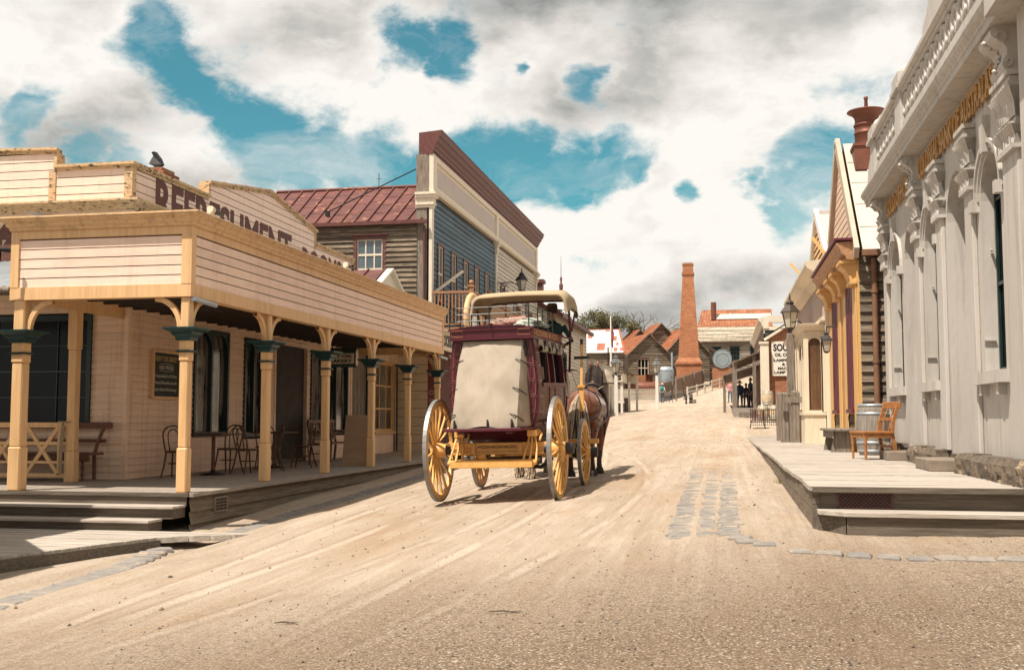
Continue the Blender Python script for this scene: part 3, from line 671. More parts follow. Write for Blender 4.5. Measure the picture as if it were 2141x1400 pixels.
mb.build('parapet_capping', mat('mouldy ochre capping', (.62, .42, .23), (.45, .30, .16), 5, (2, 2, 5), .7, .3, 25, spots=(.05, .04, .025), sps=5, spt=.56), bak)
mb = MB()
mb.box(WX - .12, WX - .02, WY + .05, WY + 2.8, 4.5, 5.8); mb.box(WX - .12, WX - .02, WY + 2.8, WY + 8.5, 4.5, 6.08); mb.box(WX - .12, WX - .02, WY + 8.5, WY + 11.2, 4.5, 5.77)
mb.prism([(WX - .12, WY + 2.82, 6.08), (WX - .12, WY + 5.7, 6.5), (WX - .12, WY + 8.48, 6.08)], (.1, 0, 0))
mb.box(-14, -11.44, WY + .02, WY + .15, 5, 6.13); mb.box(-11.44, WX - .02, WY + .02, WY + .15, 5, 5.8)
mb.build('parapet_back', greyw, bak)
mb = MB(); mb.quad((-16, WY + .1, 5.3), (WX - .1, WY + .1, 5.3), (WX - .1, 27.9, 5.3), (-16, 27.9, 5.3)); mb.build('roof', zinc, bak)
mb = MB(); text(mb, 'REFRESHMENT', (WX + .006, 17.45, 5.08), Y_, X_, .74, .006, bold=.03, width=6.25)
mb.cut(); text(mb, 'ROOMS', (WX + .006, 24.35, 5.0), Y_, X_, .66, .006, bold=.03, width=2.75)
build_each(mb, 'lettering', brownl, bak)
mb = MB(); text(mb, 'M', (-13.02, WY - .02, 4.12), X_, -Y_, .78, .006, bold=.06, width=.85); mb.build('lettering', brownl, bak)
# small tin roof and eave left of the corner
mb = MB()
n = 40
for i in range(n):
    xa = -14 + i * 4.0 / n; za = .02 * sin(i * pi / 1.0 * .5 * 2); 
pts = [(-14 + i * .04, .018 * cos(i * pi / 1.5)) for i in range(101)]
mb.add([(x, 13.9, 3.42 + h) for x, h in pts] + [(x, 16.7, 4.25 + h) for x, h in pts], [(i, i + 1, 102 + i, 101 + i) for i in range(100)])
mb.build('side_roof', zinc, bak)
mb = MB(); mb.box(-14, -10.09, 13.86, 13.96, 3.3, 3.39); mb.tube([(-14, 13.8, 3.36), (-10.1, 13.8, 3.36)], .05, 8); mb.build('gutter', greyw, bak)
mb = MB(); mb.tube([(-10.9, 13.4, 3.9), (-10.1, 13.45, 3.9), (-9.98, 13.6, 3.9)], [.025, .028, .035], 8); mb.build('pipe', black, bak)
# downpipe heads at the corner and end post, floodlights on the cornice
for (x, y, z) in ((PX + .16, FY + .05, 3.17), (PX + .16, 27.3, 3.12)):
    mb = MB(); mb.tube([(x - .05, y - .1, z), (x - .03, y + .55, z - .03)], .035, 8); mb.build('downpipe', zinc, bak)
for (x, y, z, l) in ((PX + .12, FY + .35, 4.47, 'small white and black floodlight on the verandah cornice near the corner post'), (PX + .12, 19.9, 4.47, 'small white and black floodlight on the cornice in front of the word ROOMS')):
    f = thing('floodlight', (x, y, z - .05), l, 'floodlight', 'floodlights on the verandah cornice')
    mb = MB(); mb.box(x - .03, x + .03, y - .02, y + .1, z - .05, z); mb.lathe([(.05, 0), (.055, .03), (.04, .13), (.015, .15)], (x, y + .02, z + .045), 12, (0, 1, 0)); mb.build('housing', bone, f)
    mb = MB(); mb.tube([(x, y + .14, z + .04), (x + .01, y + .42, z + .02)], [.05, .02], 8); mb.build('visor', black, f)
# bakery chimney
ch = thing('brick_chimney', (-12.1, 21.4, 5.3), 'small red brick chimney behind the cream parapet with a black metal cowl', 'chimney')
mb = MB(); mb.box(-12.35, -11.85, 21.1, 21.7, 5.3, 6.75); mb.box(-12.4, -11.8, 21.05, 21.75, 6.75, 6.85); mb.box(-12.32, -11.88, 21.12, 21.68, 6.85, 6.95); mb.build('stack', brick, ch)
mb = MB(); mb.tube([(-12.2, 21.4, 6.9), (-12.2, 21.4, 7.15)], .025, 6)
mb.prism([(-12.2 + (x_ + 12.2) * .62, y_, 7.0 + (z_ - 7.0) * .72) for x_, y_, z_ in [(-12.35, 21.3, 7.1), (-12.1, 21.35, 7.0), (-11.95, 21.4, 7.1), (-12.05, 21.4, 7.3), (-12.25, 21.4, 7.52), (-12.36, 21.4, 7.5), (-12.28, 21.4, 7.38), (-12.38, 21.4, 7.25)]], (.02, .10, 0)); mb.build('cowl', black, ch)
# ------------------------------------------------------------------ things on the bakery verandah
wood = mat('polished brown wood', (.105, .048, .024), (.06, .026, .014), 5, (3, 3, 3), .4, .1, 20)
woodr = mat('red brown bench wood', (.16, .062, .032), (.10, .04, .022), 4, (2, 6, 6), .45, .1, 20)
honey = mat('honey varnished wood', (.40, .17, .055), (.28, .11, .035), 4, (3, 3, 3), .45, .15, 20)
mb = MB()   # x-braced balustrade at the verandah end
bal = thing('balustrade', (-12, 15.78, FZ), 'ochre x braced timber balustrade between the verandah posts in front of the dark window', 'railing')
def rail(xa, xb, tgt):
    m = MB(); y = 15.78
    m.box(xa, xb, y - .035, y + .035, 1.36, 1.44); m.box(xa, xb, y - .025, y + .025, .56, .62)
    m.build('rail', trim, tgt)
    m = MB(); m.box(xa, xb, y - .02, y + .02, 1.08, 1.13); m.box(xa, xb, y - .02, y + .02, .78, .82); n = max(1, round((xb - xa) / .75)); w_ = (xb - xa) / n
    for i in range(n):
        a = xa + i * w_
        m.beam((a, y - .003, .60), (a + w_ * .8, y - .003, 1.38), .035, .06); m.beam((a + w_ * .8, y + .003, .60), (a, y + .003, 1.38), .035, .06)
        m.beam((a + w_ * .82, y, .6), (a + w_ * .82, y, 1.36), .05)
    m.build('cross_brace', trim, tgt)
rail(-12.6, -10.42, bal)
mb = MB()
for k in range(3): mb.tube([(-10.43 + k * .016, 15.66, 1.46 - k * .03), (-10.46 + k * .02, 15.65, 1.1), (-10.47 + k * .02, 15.65, .72), (-10.44 + k * .01, 15.66, .60 + k * .02)], .012, 6)
mb.tube(arc((-10.42, 15.72, 1.45), X_, Y_, .1, .12, 0, 360, 14), .013, 6)
tag(mb.build('rope', mat('hemp rope', (.42, .33, .22), (.25, .19, .12), 60, (1, 1, 3), bump=.6, bs=90)), 'looped pale rope hanging from the thin ochre verandah post', 'rope')
def settle():
    s = thing('bench', (-11.3, 16.35, FZ), 'long dark red wooden settle with turned legs under the dark shop window', 'bench')
    z = FZ
    m = MB(); m.box(-12.7, -10.2, 16.05, 16.5, z + .42, z + .46); m.box(-12.7, -10.2, 16.06, 16.09, z + .32, z + .42); m.build('seat', woodr, s, bevel=.006)
    m = MB(); m.box(-12.7, -10.12, 16.56, 16.61, z + .86, z + .96); m.box(-12.7, -10.2, 16.54, 16.57, z + .62, z + .68); m.build('backrest', woodr, s, bevel=.006)
    for x in (-12.5, -10.35):
        m = MB(); m.lathe([(.03, 0), (.018, .04), (.03, .1), (.02, .14), (.034, .22), (.02, .28), (.03, .32), (.03, .36)], (x, 16.12, z), 10); m.build('leg', woodr, s)
        m = MB(); m.tube([(x, 16.46, z), (x, 16.45, z + .42), (x + .02, 16.5, z + .6), (x + .08, 16.58, z + .88)], [.03, .03, .028, .03], 6); m.build('leg', woodr, s)
settle()
def bentwood(loc, rz, label):
    c = thing('bentwood_chair', loc, label, 'chair', 'bentwood cafe chairs on the bakery verandah', rz)
    m = MB(); m.lathe([(.19, .43), (.205, .44), (.205, .455), (.19, .465), (.16, .458)], (0, 0, 0), 18); m.build('seat', wood, c, world=False)
    for sx in (-1, 1):
        m = MB(); m.tube([(sx * .13, .13, .44), (sx * .15, .17, .2), (sx * .17, .21, 0)], [.017, .015, .012], 7); m.build('leg', wood, c, world=False)
        m = MB(); m.tube([(sx * .14, -.14, .46), (sx * .16, -.19, .2), (sx * .19, -.25, 0)], [.017, .016, .012], 7); m.build('leg', wood, c, world=False)
    m = MB(); pts = [(-.15, -.14, .42), (-.175, -.19, .62)] + [(.18 * cos(R(a)), -.22 - .02 * sin(R(a)), .74 + .16 * sin(R(a))) for a in range(180, -1, -20)] + [(.175, -.19, .62), (.15, -.14, .42)]
    m.tube(pts, .014, 7)
    pts = [(-.07, -.16, .45), (-.085, -.2, .62)] + [(.09 * cos(R(a)), -.215 - .01 * sin(R(a)), .72 + .12 * sin(R(a))) for a in range(180, -1, -20)] + [(.085, -.2, .62), (.07, -.16, .45)]
    m.tube(pts, .011, 7); m.build('backrest', wood, c, world=False)
    m = MB(); m.tube([(.145 * cos(R(a)), .145 * sin(R(a)), .24) for a in range(0, 361, 24)], .009, 6); m.build('stretcher', wood, c, world=False)
    return c
ch0 = bentwood((-9.38, 17.45, FZ), R(8), 'bentwood chair under the black menu board, nearest the shop corner')
for loc, rz, l in (((-9.25, 19.15, FZ), R(175), 'bentwood chair half hidden behind the corner verandah post'),
                   ((-8.65, 18.75, FZ), R(-25), 'bentwood chair just right of the corner post with its back to the street'),
                   ((-8.72, 19.9, FZ), R(120), 'bentwood chair turned sideways between the two verandah tables'),
                   ((-9.2, 20.75, FZ), R(20), 'bentwood chair beside the wall between the two dark windows'),
                   ((-8.65, 21.4, FZ), R(95), 'bentwood chair seen from the side just left of the second verandah post'),
                   ((-8.95, 23.0, FZ), R(200), 'bentwood chair in front of the shop door right of the second post')):
    dup(ch0, loc, rz, l)
def cafe_table(x, y, label):
    t = thing('cafe_table', (x, y, FZ), label, 'table', 'cafe tables on the bakery verandah')
    m = MB(); m.box(-.36, .36, -.42, .42, .72, .75); m.build('table_top', wood, t, world=False, bevel=.008)
    m = MB(); m.tube([(0, 0, .03), (0, 0, .72)], .035, 10); m.build('leg', woodr, t, world=False)
    m = MB(); m.lathe([(.24, 0), (.24, .02), (.05, .05), (.04, .1)], (0, 0, 0), 16); m.build('base', black, t, world=False)
cafe_table(-9.15, 18.35, 'dark cafe table with one leg in front of the menu board')
cafe_table(-9.2, 21.2, 'dark cafe table farther along by the second dark window')
mn = thing('menu_board', (WX + .03, 17.95, 1.9), 'black chalk menu board in a wooden frame on the cream wall', 'sign')
mb = MB(); mb.box(WX + .02, WX + .045, 17.5, 18.42, 1.9, 2.68); mb.build('board', mat('chalkboard', (.018, .026, .02), (.03, .04, .032), 3, ro=.7), mn)
mb = MB()
for a, b, c, d in ((17.46, 18.46, 2.68, 2.73), (17.46, 18.46, 1.85, 1.9), (17.46, 17.51, 1.9, 2.68), (18.41, 18.46, 1.9, 2.68)): mb.box(WX + .015, WX + .07, a, b, c, d)
mb.build('frame', trim, mn)
mb = MB(); o = WX + .047
text(mb, 'NEW YORK BAKERY', (o, 17.57, 2.53), Y_, X_, .1, .003, width=.78)
mb.build('heading', mat('chalk ochre', (.55, .40, .18)), mn)
mb = MB(); text(mb, 'DAILY SPECIALS', (o, 17.7, 2.39), Y_, X_, .07, .003, width=.52)
for z, s in ((2.24, 'Come inside for Mr Potts'), (2.12, 'famous Devonshire tea with'), (2.0, 'your choice of hot beverage')): mb.cut(); text(mb, s, (o, 17.57, z), Y_, X_, .062, .003, width=.76)
mb.cut(); mb.tube([(o + .002, 17.72, 2.365), (o + .002, 17.95, 2.355), (o + .002, 18.2, 2.365)], .004, 4); mb.cut(); mb.tube([(o + .002, 17.72, 2.48), (o + .002, 17.95, 2.492), (o + .002, 18.2, 2.48)], .004, 4)
build_each(mb, 'chalk_writing', mat('chalk white', (.6, .58, .5)), mn)
# hanging bakery sign
hs_ = thing('hanging_sign', (-8.7, 24.0, 2.6), 'small hanging box sign lettered NEW YORK BAKERY under the verandah ceiling', 'sign')
mb = MB(); mb.prism([(-9.0, 24.0, 2.62), (-8.05, 24.0, 2.62), (-8.05, 24.0, 3.0), (-8.05, 24.05, 3.0), (-9.0, 24.05, 3.0)][:0] or [(-9.1, 23.9, 2.76), (-9.1, 24.0, 2.70), (-9.1, 24.1, 2.76), (-9.1, 24.1, 3.06), (-9.1, 24.0, 3.16), (-9.1, 23.9, 3.06)], (.7, 0, 0)); mb.build('box', mat('sign green', (.03, .06, .05)), hs_)
mb = MB(); mb.box(-9.07, -8.43, 23.89, 23.9, 2.78, 3.02); mb.prism([(-8.4, 23.92, 2.77), (-8.4, 24.0, 2.72), (-8.4, 24.08, 2.77), (-8.4, 24.08, 3.05), (-8.4, 24.0, 3.13), (-8.4, 23.92, 3.05)], (.01, 0, 0)); mb.build('face', bone, hs_)
mb = MB(); text(mb, 'NEW YORK', (-9.03, 23.888, 2.92), X_, -Y_, .075, .004, bold=.03, width=.56); mb.cut(); text(mb, 'BAKERY', (-9.03, 23.888, 2.81), X_, -Y_, .075, .004, bold=.03, width=.56); build_each(mb, 'lettering', black, hs_)
mb = MB(); mb.tube([(-8.5, 24, 3.14), (-8.5, 24, 3.44)], .012, 6); mb.cut(); mb.tube([(-9.0, 24, 3.14), (-9.0, 24, 3.44)], .012, 6); build_each(mb, 'hanger', black, hs_)
# slatted garden bench
gb = thing('bench', (-9.3, 25.2, FZ), 'brown slatted garden bench with curved arms against the bakery wall', 'bench')
silv = mat('faded bench timber', (.20, .12, .08), (.12, .07, .045), 4, (3, 3, 3), .6, .2)
mb = MB()
for i in range(5): mb.box(-9.55 + i * .1, -9.47 + i * .1, 24.3, 26.0, FZ + .42, FZ + .45)
mb.build('seat', silv, gb)
mb = MB(); mb.box(-9.66, -9.62, 24.3, 26.0, FZ + .5, FZ + .56); mb.box(-9.72, -9.67, 24.28, 26.02, FZ + .92, FZ + 1.0)
for i in range(10): mb.beam((-9.64, 24.4 + i * .165, FZ + .55), (-9.69, 24.4 + i * .165, FZ + .93), .02, .07)
mb.build('backrest', silv, gb)
for y in (24.32, 25.98):
    mb = MB(); mb.tube([(-9.7, y, FZ + .72), (-9.4, y, FZ + .70), (-9.15, y, FZ + .66), (-9.08, y, FZ + .6)], [.03, .03, .035, .025], 8); mb.tube([(-9.12, y, FZ + .62), (-9.14, y, FZ)], .03, 6); mb.build('armrest', silv, gb)
    mb = MB(); mb.tube([(-9.72, y, FZ + .95), (-9.62, y, FZ + .4), (-9.66, y, FZ)], .03, 6); mb.build('leg', silv, gb)
# back of an A-frame board
af = thing('a_frame_board', (-7.75, 22.5, FZ), 'plain tan back of an A-frame board standing behind the fourth verandah post', 'sign')
tan = mat('tan plywood', (.40, .27, .17), (.33, .21, .12), 2, (1, 1, 3), .7)
mb = MB(); mb.prism([(-8.1, 22.25, FZ), (-7.55, 22.25, FZ), (-7.55, 22.48, FZ + 1.1), (-8.1, 22.48, FZ + 1.1)], (0, .02, 0)); mb.build('panel', tan, af)
mb = MB(); mb.prism([(-8.1, 22.75, FZ), (-7.55, 22.75, FZ), (-7.55, 22.51, FZ + 1.1), (-8.1, 22.51, FZ + 1.1)], (0, .02, 0)); mb.build('panel', tan, af)
# lower plank platform at the corner
pf = MB()
for i in range(26):
    y = 10.05 + i * .119; xe = -7.72 + (y - 10.05) * .335
    if y > 12.5: xe += (y - 12.5) * 1.6
    sl_ = .335 if y < 12.4 else 1.6
    pf.prism([(-13, y + .004, -.04), (xe, y + .004, -.04), (xe + .109 * sl_, y + .113, -.04), (-13, y + .113, -.04)], (0, 0, .07 + random.uniform(-.003, .003)))
o = pf.build('footbridge', deckx); tag(o, 'low grey plank platform at the foot of the verandah steps', 'boardwalk')
mb = MB(); mb.beam((-7.70, 10.05, -.10), (-6.91, 12.45, -.10), .05, .2); tag(mb.build('edge_beam', step), 'weathered edge beam along the side of the low plank platform', 'beam')
# ------------------------------------------------------------------ cottage beyond the bakery
ct = thing('shopfront', (WX, 28, FZ), 'narrow shopfront with ochre window bars and grey board wall beyond the verandah bench', 'building')
mb = MB(); mb.box(WX - 3, WX - .05, 28.02, 35.8, .4, 4.8); mb.build('core', mat('unlit room', ()), ct) if 0 else mb.build('core', MATS['unlit room'], ct)
mb = MB()
for i in range(8): mb.box(WX - .03, WX + .02 + .004 * (i % 2), 28.02 + i * .145, 28.155 + i * .145, FZ, 3.5)
mb.build('board_wall', greyw, ct)
mb = MB(); mb.box(WX - .03, WX + .02, 29.2, 32.3, 3.2, 4.6); mb.box(WX - .03, WX + .03, 29.9, 31.8, FZ, 1.1); mb.box(WX - .03, WX + .05, 31.85, 31.95, FZ, 3.2); mb.box(WX - .03, WX + .05, 32.95, 33.1, FZ, 3.2); mb.build('wall', cream, ct)
mb = MB(); mb.box(WX + .02, WX + .2, 29.15, 29.3, FZ, 3.3); mb.cut(); mb.box(WX + .02, WX + .1, 33.0, 33.12, FZ, 3.3); mb.cut(); mb.box(WX, WX + .06, 31.8, 31.86, FZ, 3.2); build_each(mb, 'corner_post', green, ct)
window(ct, (WX, 28, FZ), Y_, X_, 1.95, 3.75, 1.12, 3.15, 3, 3, trim, glassc, fw=.07, mw=.05)
mb = MB(); mb.box(WX - .04, WX, 31.98, 32.9, FZ, 3.0); mb.build('door', mat('dark door', (.02, .018, .016)), ct)
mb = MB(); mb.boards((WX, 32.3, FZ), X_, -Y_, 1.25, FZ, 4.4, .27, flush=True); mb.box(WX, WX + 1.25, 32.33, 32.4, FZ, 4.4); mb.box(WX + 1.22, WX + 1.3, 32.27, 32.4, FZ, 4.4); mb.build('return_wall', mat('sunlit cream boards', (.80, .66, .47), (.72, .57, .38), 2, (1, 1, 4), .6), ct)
mb = MB(); mb.quad((-16, 28.1, 4.6), (WX + .1, 28.1, 4.6), (WX + .1, 31, 6.0), (-16, 31, 6.0)); mb.quad((WX + .1, 33.9, 4.6), (-16, 33.9, 4.6), (-16, 31, 6.0), (WX + .1, 31, 6.0))
for i in range(12): mb.beam((-15.8 + i * .53, 28.1, 4.63), (-15.8 + i * .53, 31, 6.03), .05, .05)
mb.build('roof', rust, ct)
mb = MB(); mb.prism([(WX + .1, 28.2, 4.6), (WX + .1, 33.8, 4.6), (WX + .1, 31, 5.95)], (-.08, 0, 0)); mb.build('gable', bone, ct)
mb = MB(); mb.beam((WX + .14, 28.0, 4.5), (WX + .14, 31, 6.0), .07, .2, X_); mb.beam((WX + .14, 34.0, 4.5), (WX + .14, 31, 6.0), .07, .2, X_); mb.build('bargeboard', bone, ct)
mb = MB(); mb.tube([(WX - .3, 29.3, 5.2), (WX + .1, 29.2, 5.3)], .08, 8); mb.build('flue', zinc, ct)
# next verandah: arched lettered fascia on cream posts
nv = thing('street_awning', (-7.6, 28.2, .4), 'cream street awning with an arched fascia ending in the letters RY just beyond the bakery', 'awning')
mb = MB(); ap = [(-7.55, 28.15, 3.42), (-7.55, 29.7, 3.38), (-7.55, 31.0, 3.42), (-7.55, 34.6, 3.42), (-7.55, 34.6, 3.9), (-7.55, 28.15, 3.9)]
mb.prism(ap, (-.06, 0, 0)); mb.box(-7.56, -7.45, 28.1, 34.6, 3.9, 3.96); mb.build('fascia', bone, nv)
mb = MB(); text(mb, 'GROCERY', (-7.545, 26.38 + 1.95, 3.52), Y_, X_, .3, .006, bold=.04, width=1.45); mb.build('lettering', black, nv)
mb = MB(); mb.quad((-7.6, 28.15, 3.9), (-7.6, 34.6, 3.9), (-9.9, 34.6, 4.2), (-9.9, 28.15, 4.2)); mb.build('awning_roof', zinc, nv)
for y in (30.2, 32.5, 34.5):
    mb = MB(); mb.beam((-7.6, y, GZ(-7.6, y) - .1), (-7.6, y, 3.42), .16); sq(mb, [(.08, 3.2), (.14, 3.3), (.14, 3.34), (.08, 3.36)], (-7.6, y, 0)); mb.build('post', bone, nv)
sb = thing('sign_board', (-7.9, 29.3, 1.4), 'tall narrow maroon sign board with faded writing beside the cream awning post', 'sign')
mb = MB(); mb.box(-8.35, -8.02, 30.0, 30.05, 1.35, 3.4); mb.build('board', mat('sign maroon', (.16, .035, .03), (.22, .06, .05), 3), sb)
mb = MB(); 
for z, s in ((3.1, 'ALE'), (2.75, 'BEER'), (2.2, 'CO'), (1.95, 'WINE')): text(mb, s, (-8.31, 29.998, z), X_, -Y_, .13, .003, bold=.02, width=.24); mb.cut()
build_each(mb, 'lettering', mat('faded sign paint', (.5, .35, .25)), sb)
# ------------------------------------------------------------------ two-storey blue and cream building
bb = thing('two_storey_building', (WX, 35.9, .6), 'two storey building with slate blue and cream street front, brown cornice and rusty red roof', 'building')
BY = 35.9
mb = MB(); hl = [(u, u + .85, 5.7, 7.7) for u in (1.0, 2.95, 4.9, 6.85, 8.8)]
mb.boards((WX, BY, 4.3), Y_, X_, 11.0, 4.3, 9.3, .19, lap=.03, holes=hl, jit=.01); mb.build('blue_wall', blue, bb)
hl2 = [(u, u + .85, 5.7, 7.6) for u in (12.2, 15.2, 18.4)]
mb = MB(); mb.boards((WX, BY + 11.0, 4.3), Y_, X_, 10.6, 4.3, 9.3, .19, lap=.03, holes=[(a - 11, b - 11, c, d) for a, b, c, d in hl2]); mb.build('cream_wall', creamw, bb)
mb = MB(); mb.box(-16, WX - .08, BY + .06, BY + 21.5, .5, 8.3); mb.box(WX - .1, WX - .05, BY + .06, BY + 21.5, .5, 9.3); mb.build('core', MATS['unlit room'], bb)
mb = MB(); mb.boards((-16.2, BY, .5), X_, -Y_, 5.8, .5, 8.4, .18, lap=.05, holes=[(3.55, 4.6, 6.65, 7.85)], jit=.014); mb.build('side_wall', oldw, bb)
for (a, b, c, d) in hl: window(bb, (WX, BY, .6), Y_, X_, a + .03, b - .03, c, d, 2, 2, maroon, glassb, sash=bone, fw=.09, mw=.05, rec=.03)
for (a, b, c, d) in hl2: window(bb, (WX, BY, .6), Y_, X_, a + .03, b - .03, c, d, 2, 2, maroon, glassb, sash=bone, fw=.09, mw=.05, rec=.03)
window(bb, (-16.2, BY, .6), X_, -Y_, 3.6, 4.55, 6.7, 7.8, 3, 2, maroon, glassb, sash=bone, fw=.13, mw=.045, rec=.04, hood=True)
mb = MB(); mb.box(WX, WX + .06, BY, BY + 21.5, .5, 4.3); mb.build('ground_floor_wall', mat('dull maroon wall', (.15, .06, .045)), bb)
mb = MB()
for y in (BY - .02, BY + 10.85, BY + 21.4): mb.box(WX - .02, WX + .09, y, y + .26, .6, 8.85); mb.cut()
build_each(mb, 'pilaster', bone, bb)
mb = MB()
for y in (BY - .02, BY + 10.85, BY + 21.4):
    c = (WX + .04, y + .13, 0)
    for z0, z1, e in ((8.85, 8.95, .03), (8.95, 9.03, .07), (9.03, 9.2, .05), (9.2, 9.3, .12), (9.3, 9.38, .16)): mb.box(WX - .5 if y < BY else WX - .02, WX + .09 + e, y - e, y + .26 + e, z0, z1)
    mb.cut()
build_each(mb, 'capital', bone, bb)
mb = MB(); mb.box(-10.45, WX - .02, BY + .0, BY + 21.4, 9.38, 10.75); mb.box(-10.45, WX - .1, BY - .01, BY + .04, .6, 8.85); mb.build('parapet_end', greyw, bb)
mb = MB(); mb.box(WX - .02, WX + .06, BY - .015, BY + 21.6, 9.44, 10.75); mb.box(WX + .06, WX + .13, BY - .015, BY + 21.6, 9.44, 9.62); mb.box(WX + .06, WX + .13, BY - .015, BY + 21.6, 10.55, 10.75)
for y, e in ((BY - .015, .5), (BY + 10.75, .45), (BY + 21.2, .4)): mb.box(WX + .06, WX + .13, y, y + e, 9.62, 10.55)
mb.mould([(0, 0), (.16, 0), (.2, .06), (0, .06)], (WX, BY - .05, 9.38), (WX, BY + 21.6, 9.38), X_, .5, .5)
mb.build('frieze', bone, bb)
mb = MB(); mb.box(WX + .06, WX + .075, BY + .62, BY + 10.6, 9.75, 10.42); mb.cut(); mb.box(WX + .06, WX + .075, BY + 11.35, BY + 21.0, 9.75, 10.42); build_each(mb, 'frieze_panel', bonel, bb)
cc = [(-.48, 0), (.02, 0), (.05, .10), (.10, .12), (.12, .22), (.16, .25), (.19, .36), (.26, .42), (.30, .55), (.36, .60), (.38, .72), (.42, .80), (-.48, .80)]
mb = MB(); mb.mould(cc, (WX + .05, BY - .05, 10.75), (WX + .05, BY + 21.7, 10.75), X_, .25, .25); mb.build('cornice', maroon, bb)
mb = MB(); mb.quad((-16.6, BY - .15, 8.38), (-10.2, BY - .15, 8.38), (-10.2, BY + 3.6, 10.4), (-17.2, BY + 3.6, 10.4)); mb.quad((-10.2, BY + 7.4, 8.3), (-17.2, BY + 7.4, 8.3), (-17.2, BY + 3.6, 10.4), (-10.2, BY + 3.6, 10.4))
rd = V((0, 3.75, 2.02))
for i in range(14):
    x = -16.6 + i * .49; dx = -.6 * (1 - i / 13.0)
    mb.beam((x, BY - .15, 8.41), (x + dx, BY + 3.6, 10.43), .045, .07)
for i in range(13):
    for k in (1, 2, 3):
        t = (k + (i % 3) * .21) / 4.2; x = -16.6 + i * .49 + (-.6 * (1 - i / 13.0)) * t; a = V((x + .03, BY - .15 + 3.75 * t, 8.385 + 2.02 * t)); mb.beam(a, a + V((.43, 0, 0)), .012, .02)
mb.tube([(-17.2, BY + 3.6, 10.44), (-10.2, BY + 3.6, 10.44)], .07, 6)
mb.build('roof', rust, bb)
mb = MB(); mb.box(-16.6, -10.0, BY - .25, BY - .14, 8.27, 8.40); mb.tube([(-10.12, BY - .08, 8.2), (-10.12, BY - .08, .8)], .045, 8); mb.build('gutter', maroon, bb)
mb = MB(); mb.tube([(-10.45, BY + .3, 10.35), (-13.9, BY + .55, 8.95)], .022, 6); mb.box(-14.0, -13.85, BY + .5, BY + .6, 8.8, 8.98); mb.build('stay_rod', black, bb)
mb = MB(); mb.tube([(-13.0, BY + 3.6, 10.4), (-13.0, BY + 3.6, 11.0)], .015, 5); mb.tube([(-13.1, BY + 3.6, 10.8), (-12.9, BY + 3.6, 10.8)], .01, 4); mb.build('aerial', black, bb)
mb = MB(); mb.beam((WX + .1, BY + .3, 5.9), (WX + .9, BY + 1.2, 6.75), .09); mb.build('bracket_arm', bone, bb)
mb = MB()   # balcony floor and railings
mb.box(WX + .07, -8.4, BY - .05, BY + 21, 4.5, 4.6); mb.box(-8.46, -8.36, BY - .08, BY + 21, 4.42, 4.64); mb.box(WX + .07, -8.36, BY - .1, BY - .04, 4.42, 4.64); mb.build('balcony_floor', mat('balcony ochre brown', (.34, .17, .08), (.26, .12, .06), 4, (1, 1, 6), .6), bb)
mb = MB(); mb.box(WX + .07, -8.48, BY - .04, BY + 21, 4.0, 4.42); mb.build('balcony_fascia', mat('plum fascia', (.10, .035, .04), (.14, .05, .05), 2), bb)
balb = MATS['balcony ochre brown']
mb = MB(); mb.box(WX + .1, -8.5, BY - .04, BY + .04, 5.82, 5.9); mb.box(WX + .1, -8.5, BY - .03, BY + .03, 4.72, 4.78); mb.box(-8.49, -8.41, BY, BY + 21, 5.82, 5.9)
for i in range(11): mb.beam((WX + .2 + i * .125, BY, 4.75), (WX + .2 + i * .125, BY, 5.82), .04)
mb.build('balcony_rail', balb, bb)
mb = MB(); 
for i in range(100): mb.box(-8.46, -8.44, BY + .12 + i * .21, BY + .31 + i * .21, 4.66, 5.8)
mb.build('balcony_boarding', mat('balcony boarding', (.36, .22, .13), (.28, .17, .10), 2, (6, 6, .7), .7), bb)
for i in range(8):
    y = BY + i * 2.95; mb = MB(); mb.beam((-8.45, y, 4.64), (-8.45, y, 6.0), .15); sq(mb, [(.075, 6.0), (.11, 6.03), (.11, 6.07), (.06, 6.09)], (-8.45, y, 0)); mb.lathe([(.03, 6.08), (.085, 6.13), (.095, 6.19), (.07, 6.25), (.0, 6.28)], (-8.45, y, 0), 10); mb.build('balcony_post', balb, bb)
for i in range(8):
    y = BY + i * 2.95; mb = MB(); mb.beam((-8.45, y, GZ(-8.45, y) - .1), (-8.45, y, 4.42), .16); mb.build('verandah_post', maroon, bb)
# wall bracket lamp
def lantern(mb_frame, mb_glass, c, s=1.0, n=6):
    """six sided tapering street lantern: c = bottom centre; about .95 m tall at s=1"""
    x, y, z = c
    def ring(r, zz): return [V((x + s * r * cos(2 * pi * (i + .5) / n), y + s * r * sin(2 * pi * (i + .5) / n), z + s * zz)) for i in range(n)]
    a, b = ring(.13, .06), ring(.235, .50)
    for i in range(n):
        j = (i + 1) % n
        mb_glass.quad(a[i] * 1.0, a[j], b[j], b[i])
        mb_frame.beam(a[i], b[i], .018 * s); mb_frame.beam(a[i], a[j], .018 * s); mb_frame.beam(b[i], b[j], .025 * s)
    mb_frame.lathe([(.04, 0), (.15, .05), (.14, .07), (.02, .075)], (x, y, z), n, smooth=False, n0=.5) if s == 1 else mb_frame.lathe([(.04 * s, 0), (.15 * s, .05 * s), (.02, .075 * s)], (x, y, z), n, smooth=False, n0=.5)
    mb_frame.lathe([(r * s, h * s) for r, h in ((.30, .49), (.29, .52), (.13, .70), (.11, .71), (.11, .75), (.135, .76), (.05, .84), (.02, .86), (.035, .89), (.03, .92), (.008, 1.03))], (x, y, z), n, smooth=False, n0=.5)
    mb_frame.tube([(x, y, z + .07 * s), (x, y, z + .3 * s)], .018 * s, 6)
lglass = mat('old lamp glass', (.55, .50, .40), (.42, .38, .31), 3, ro=.12, spec=.8)
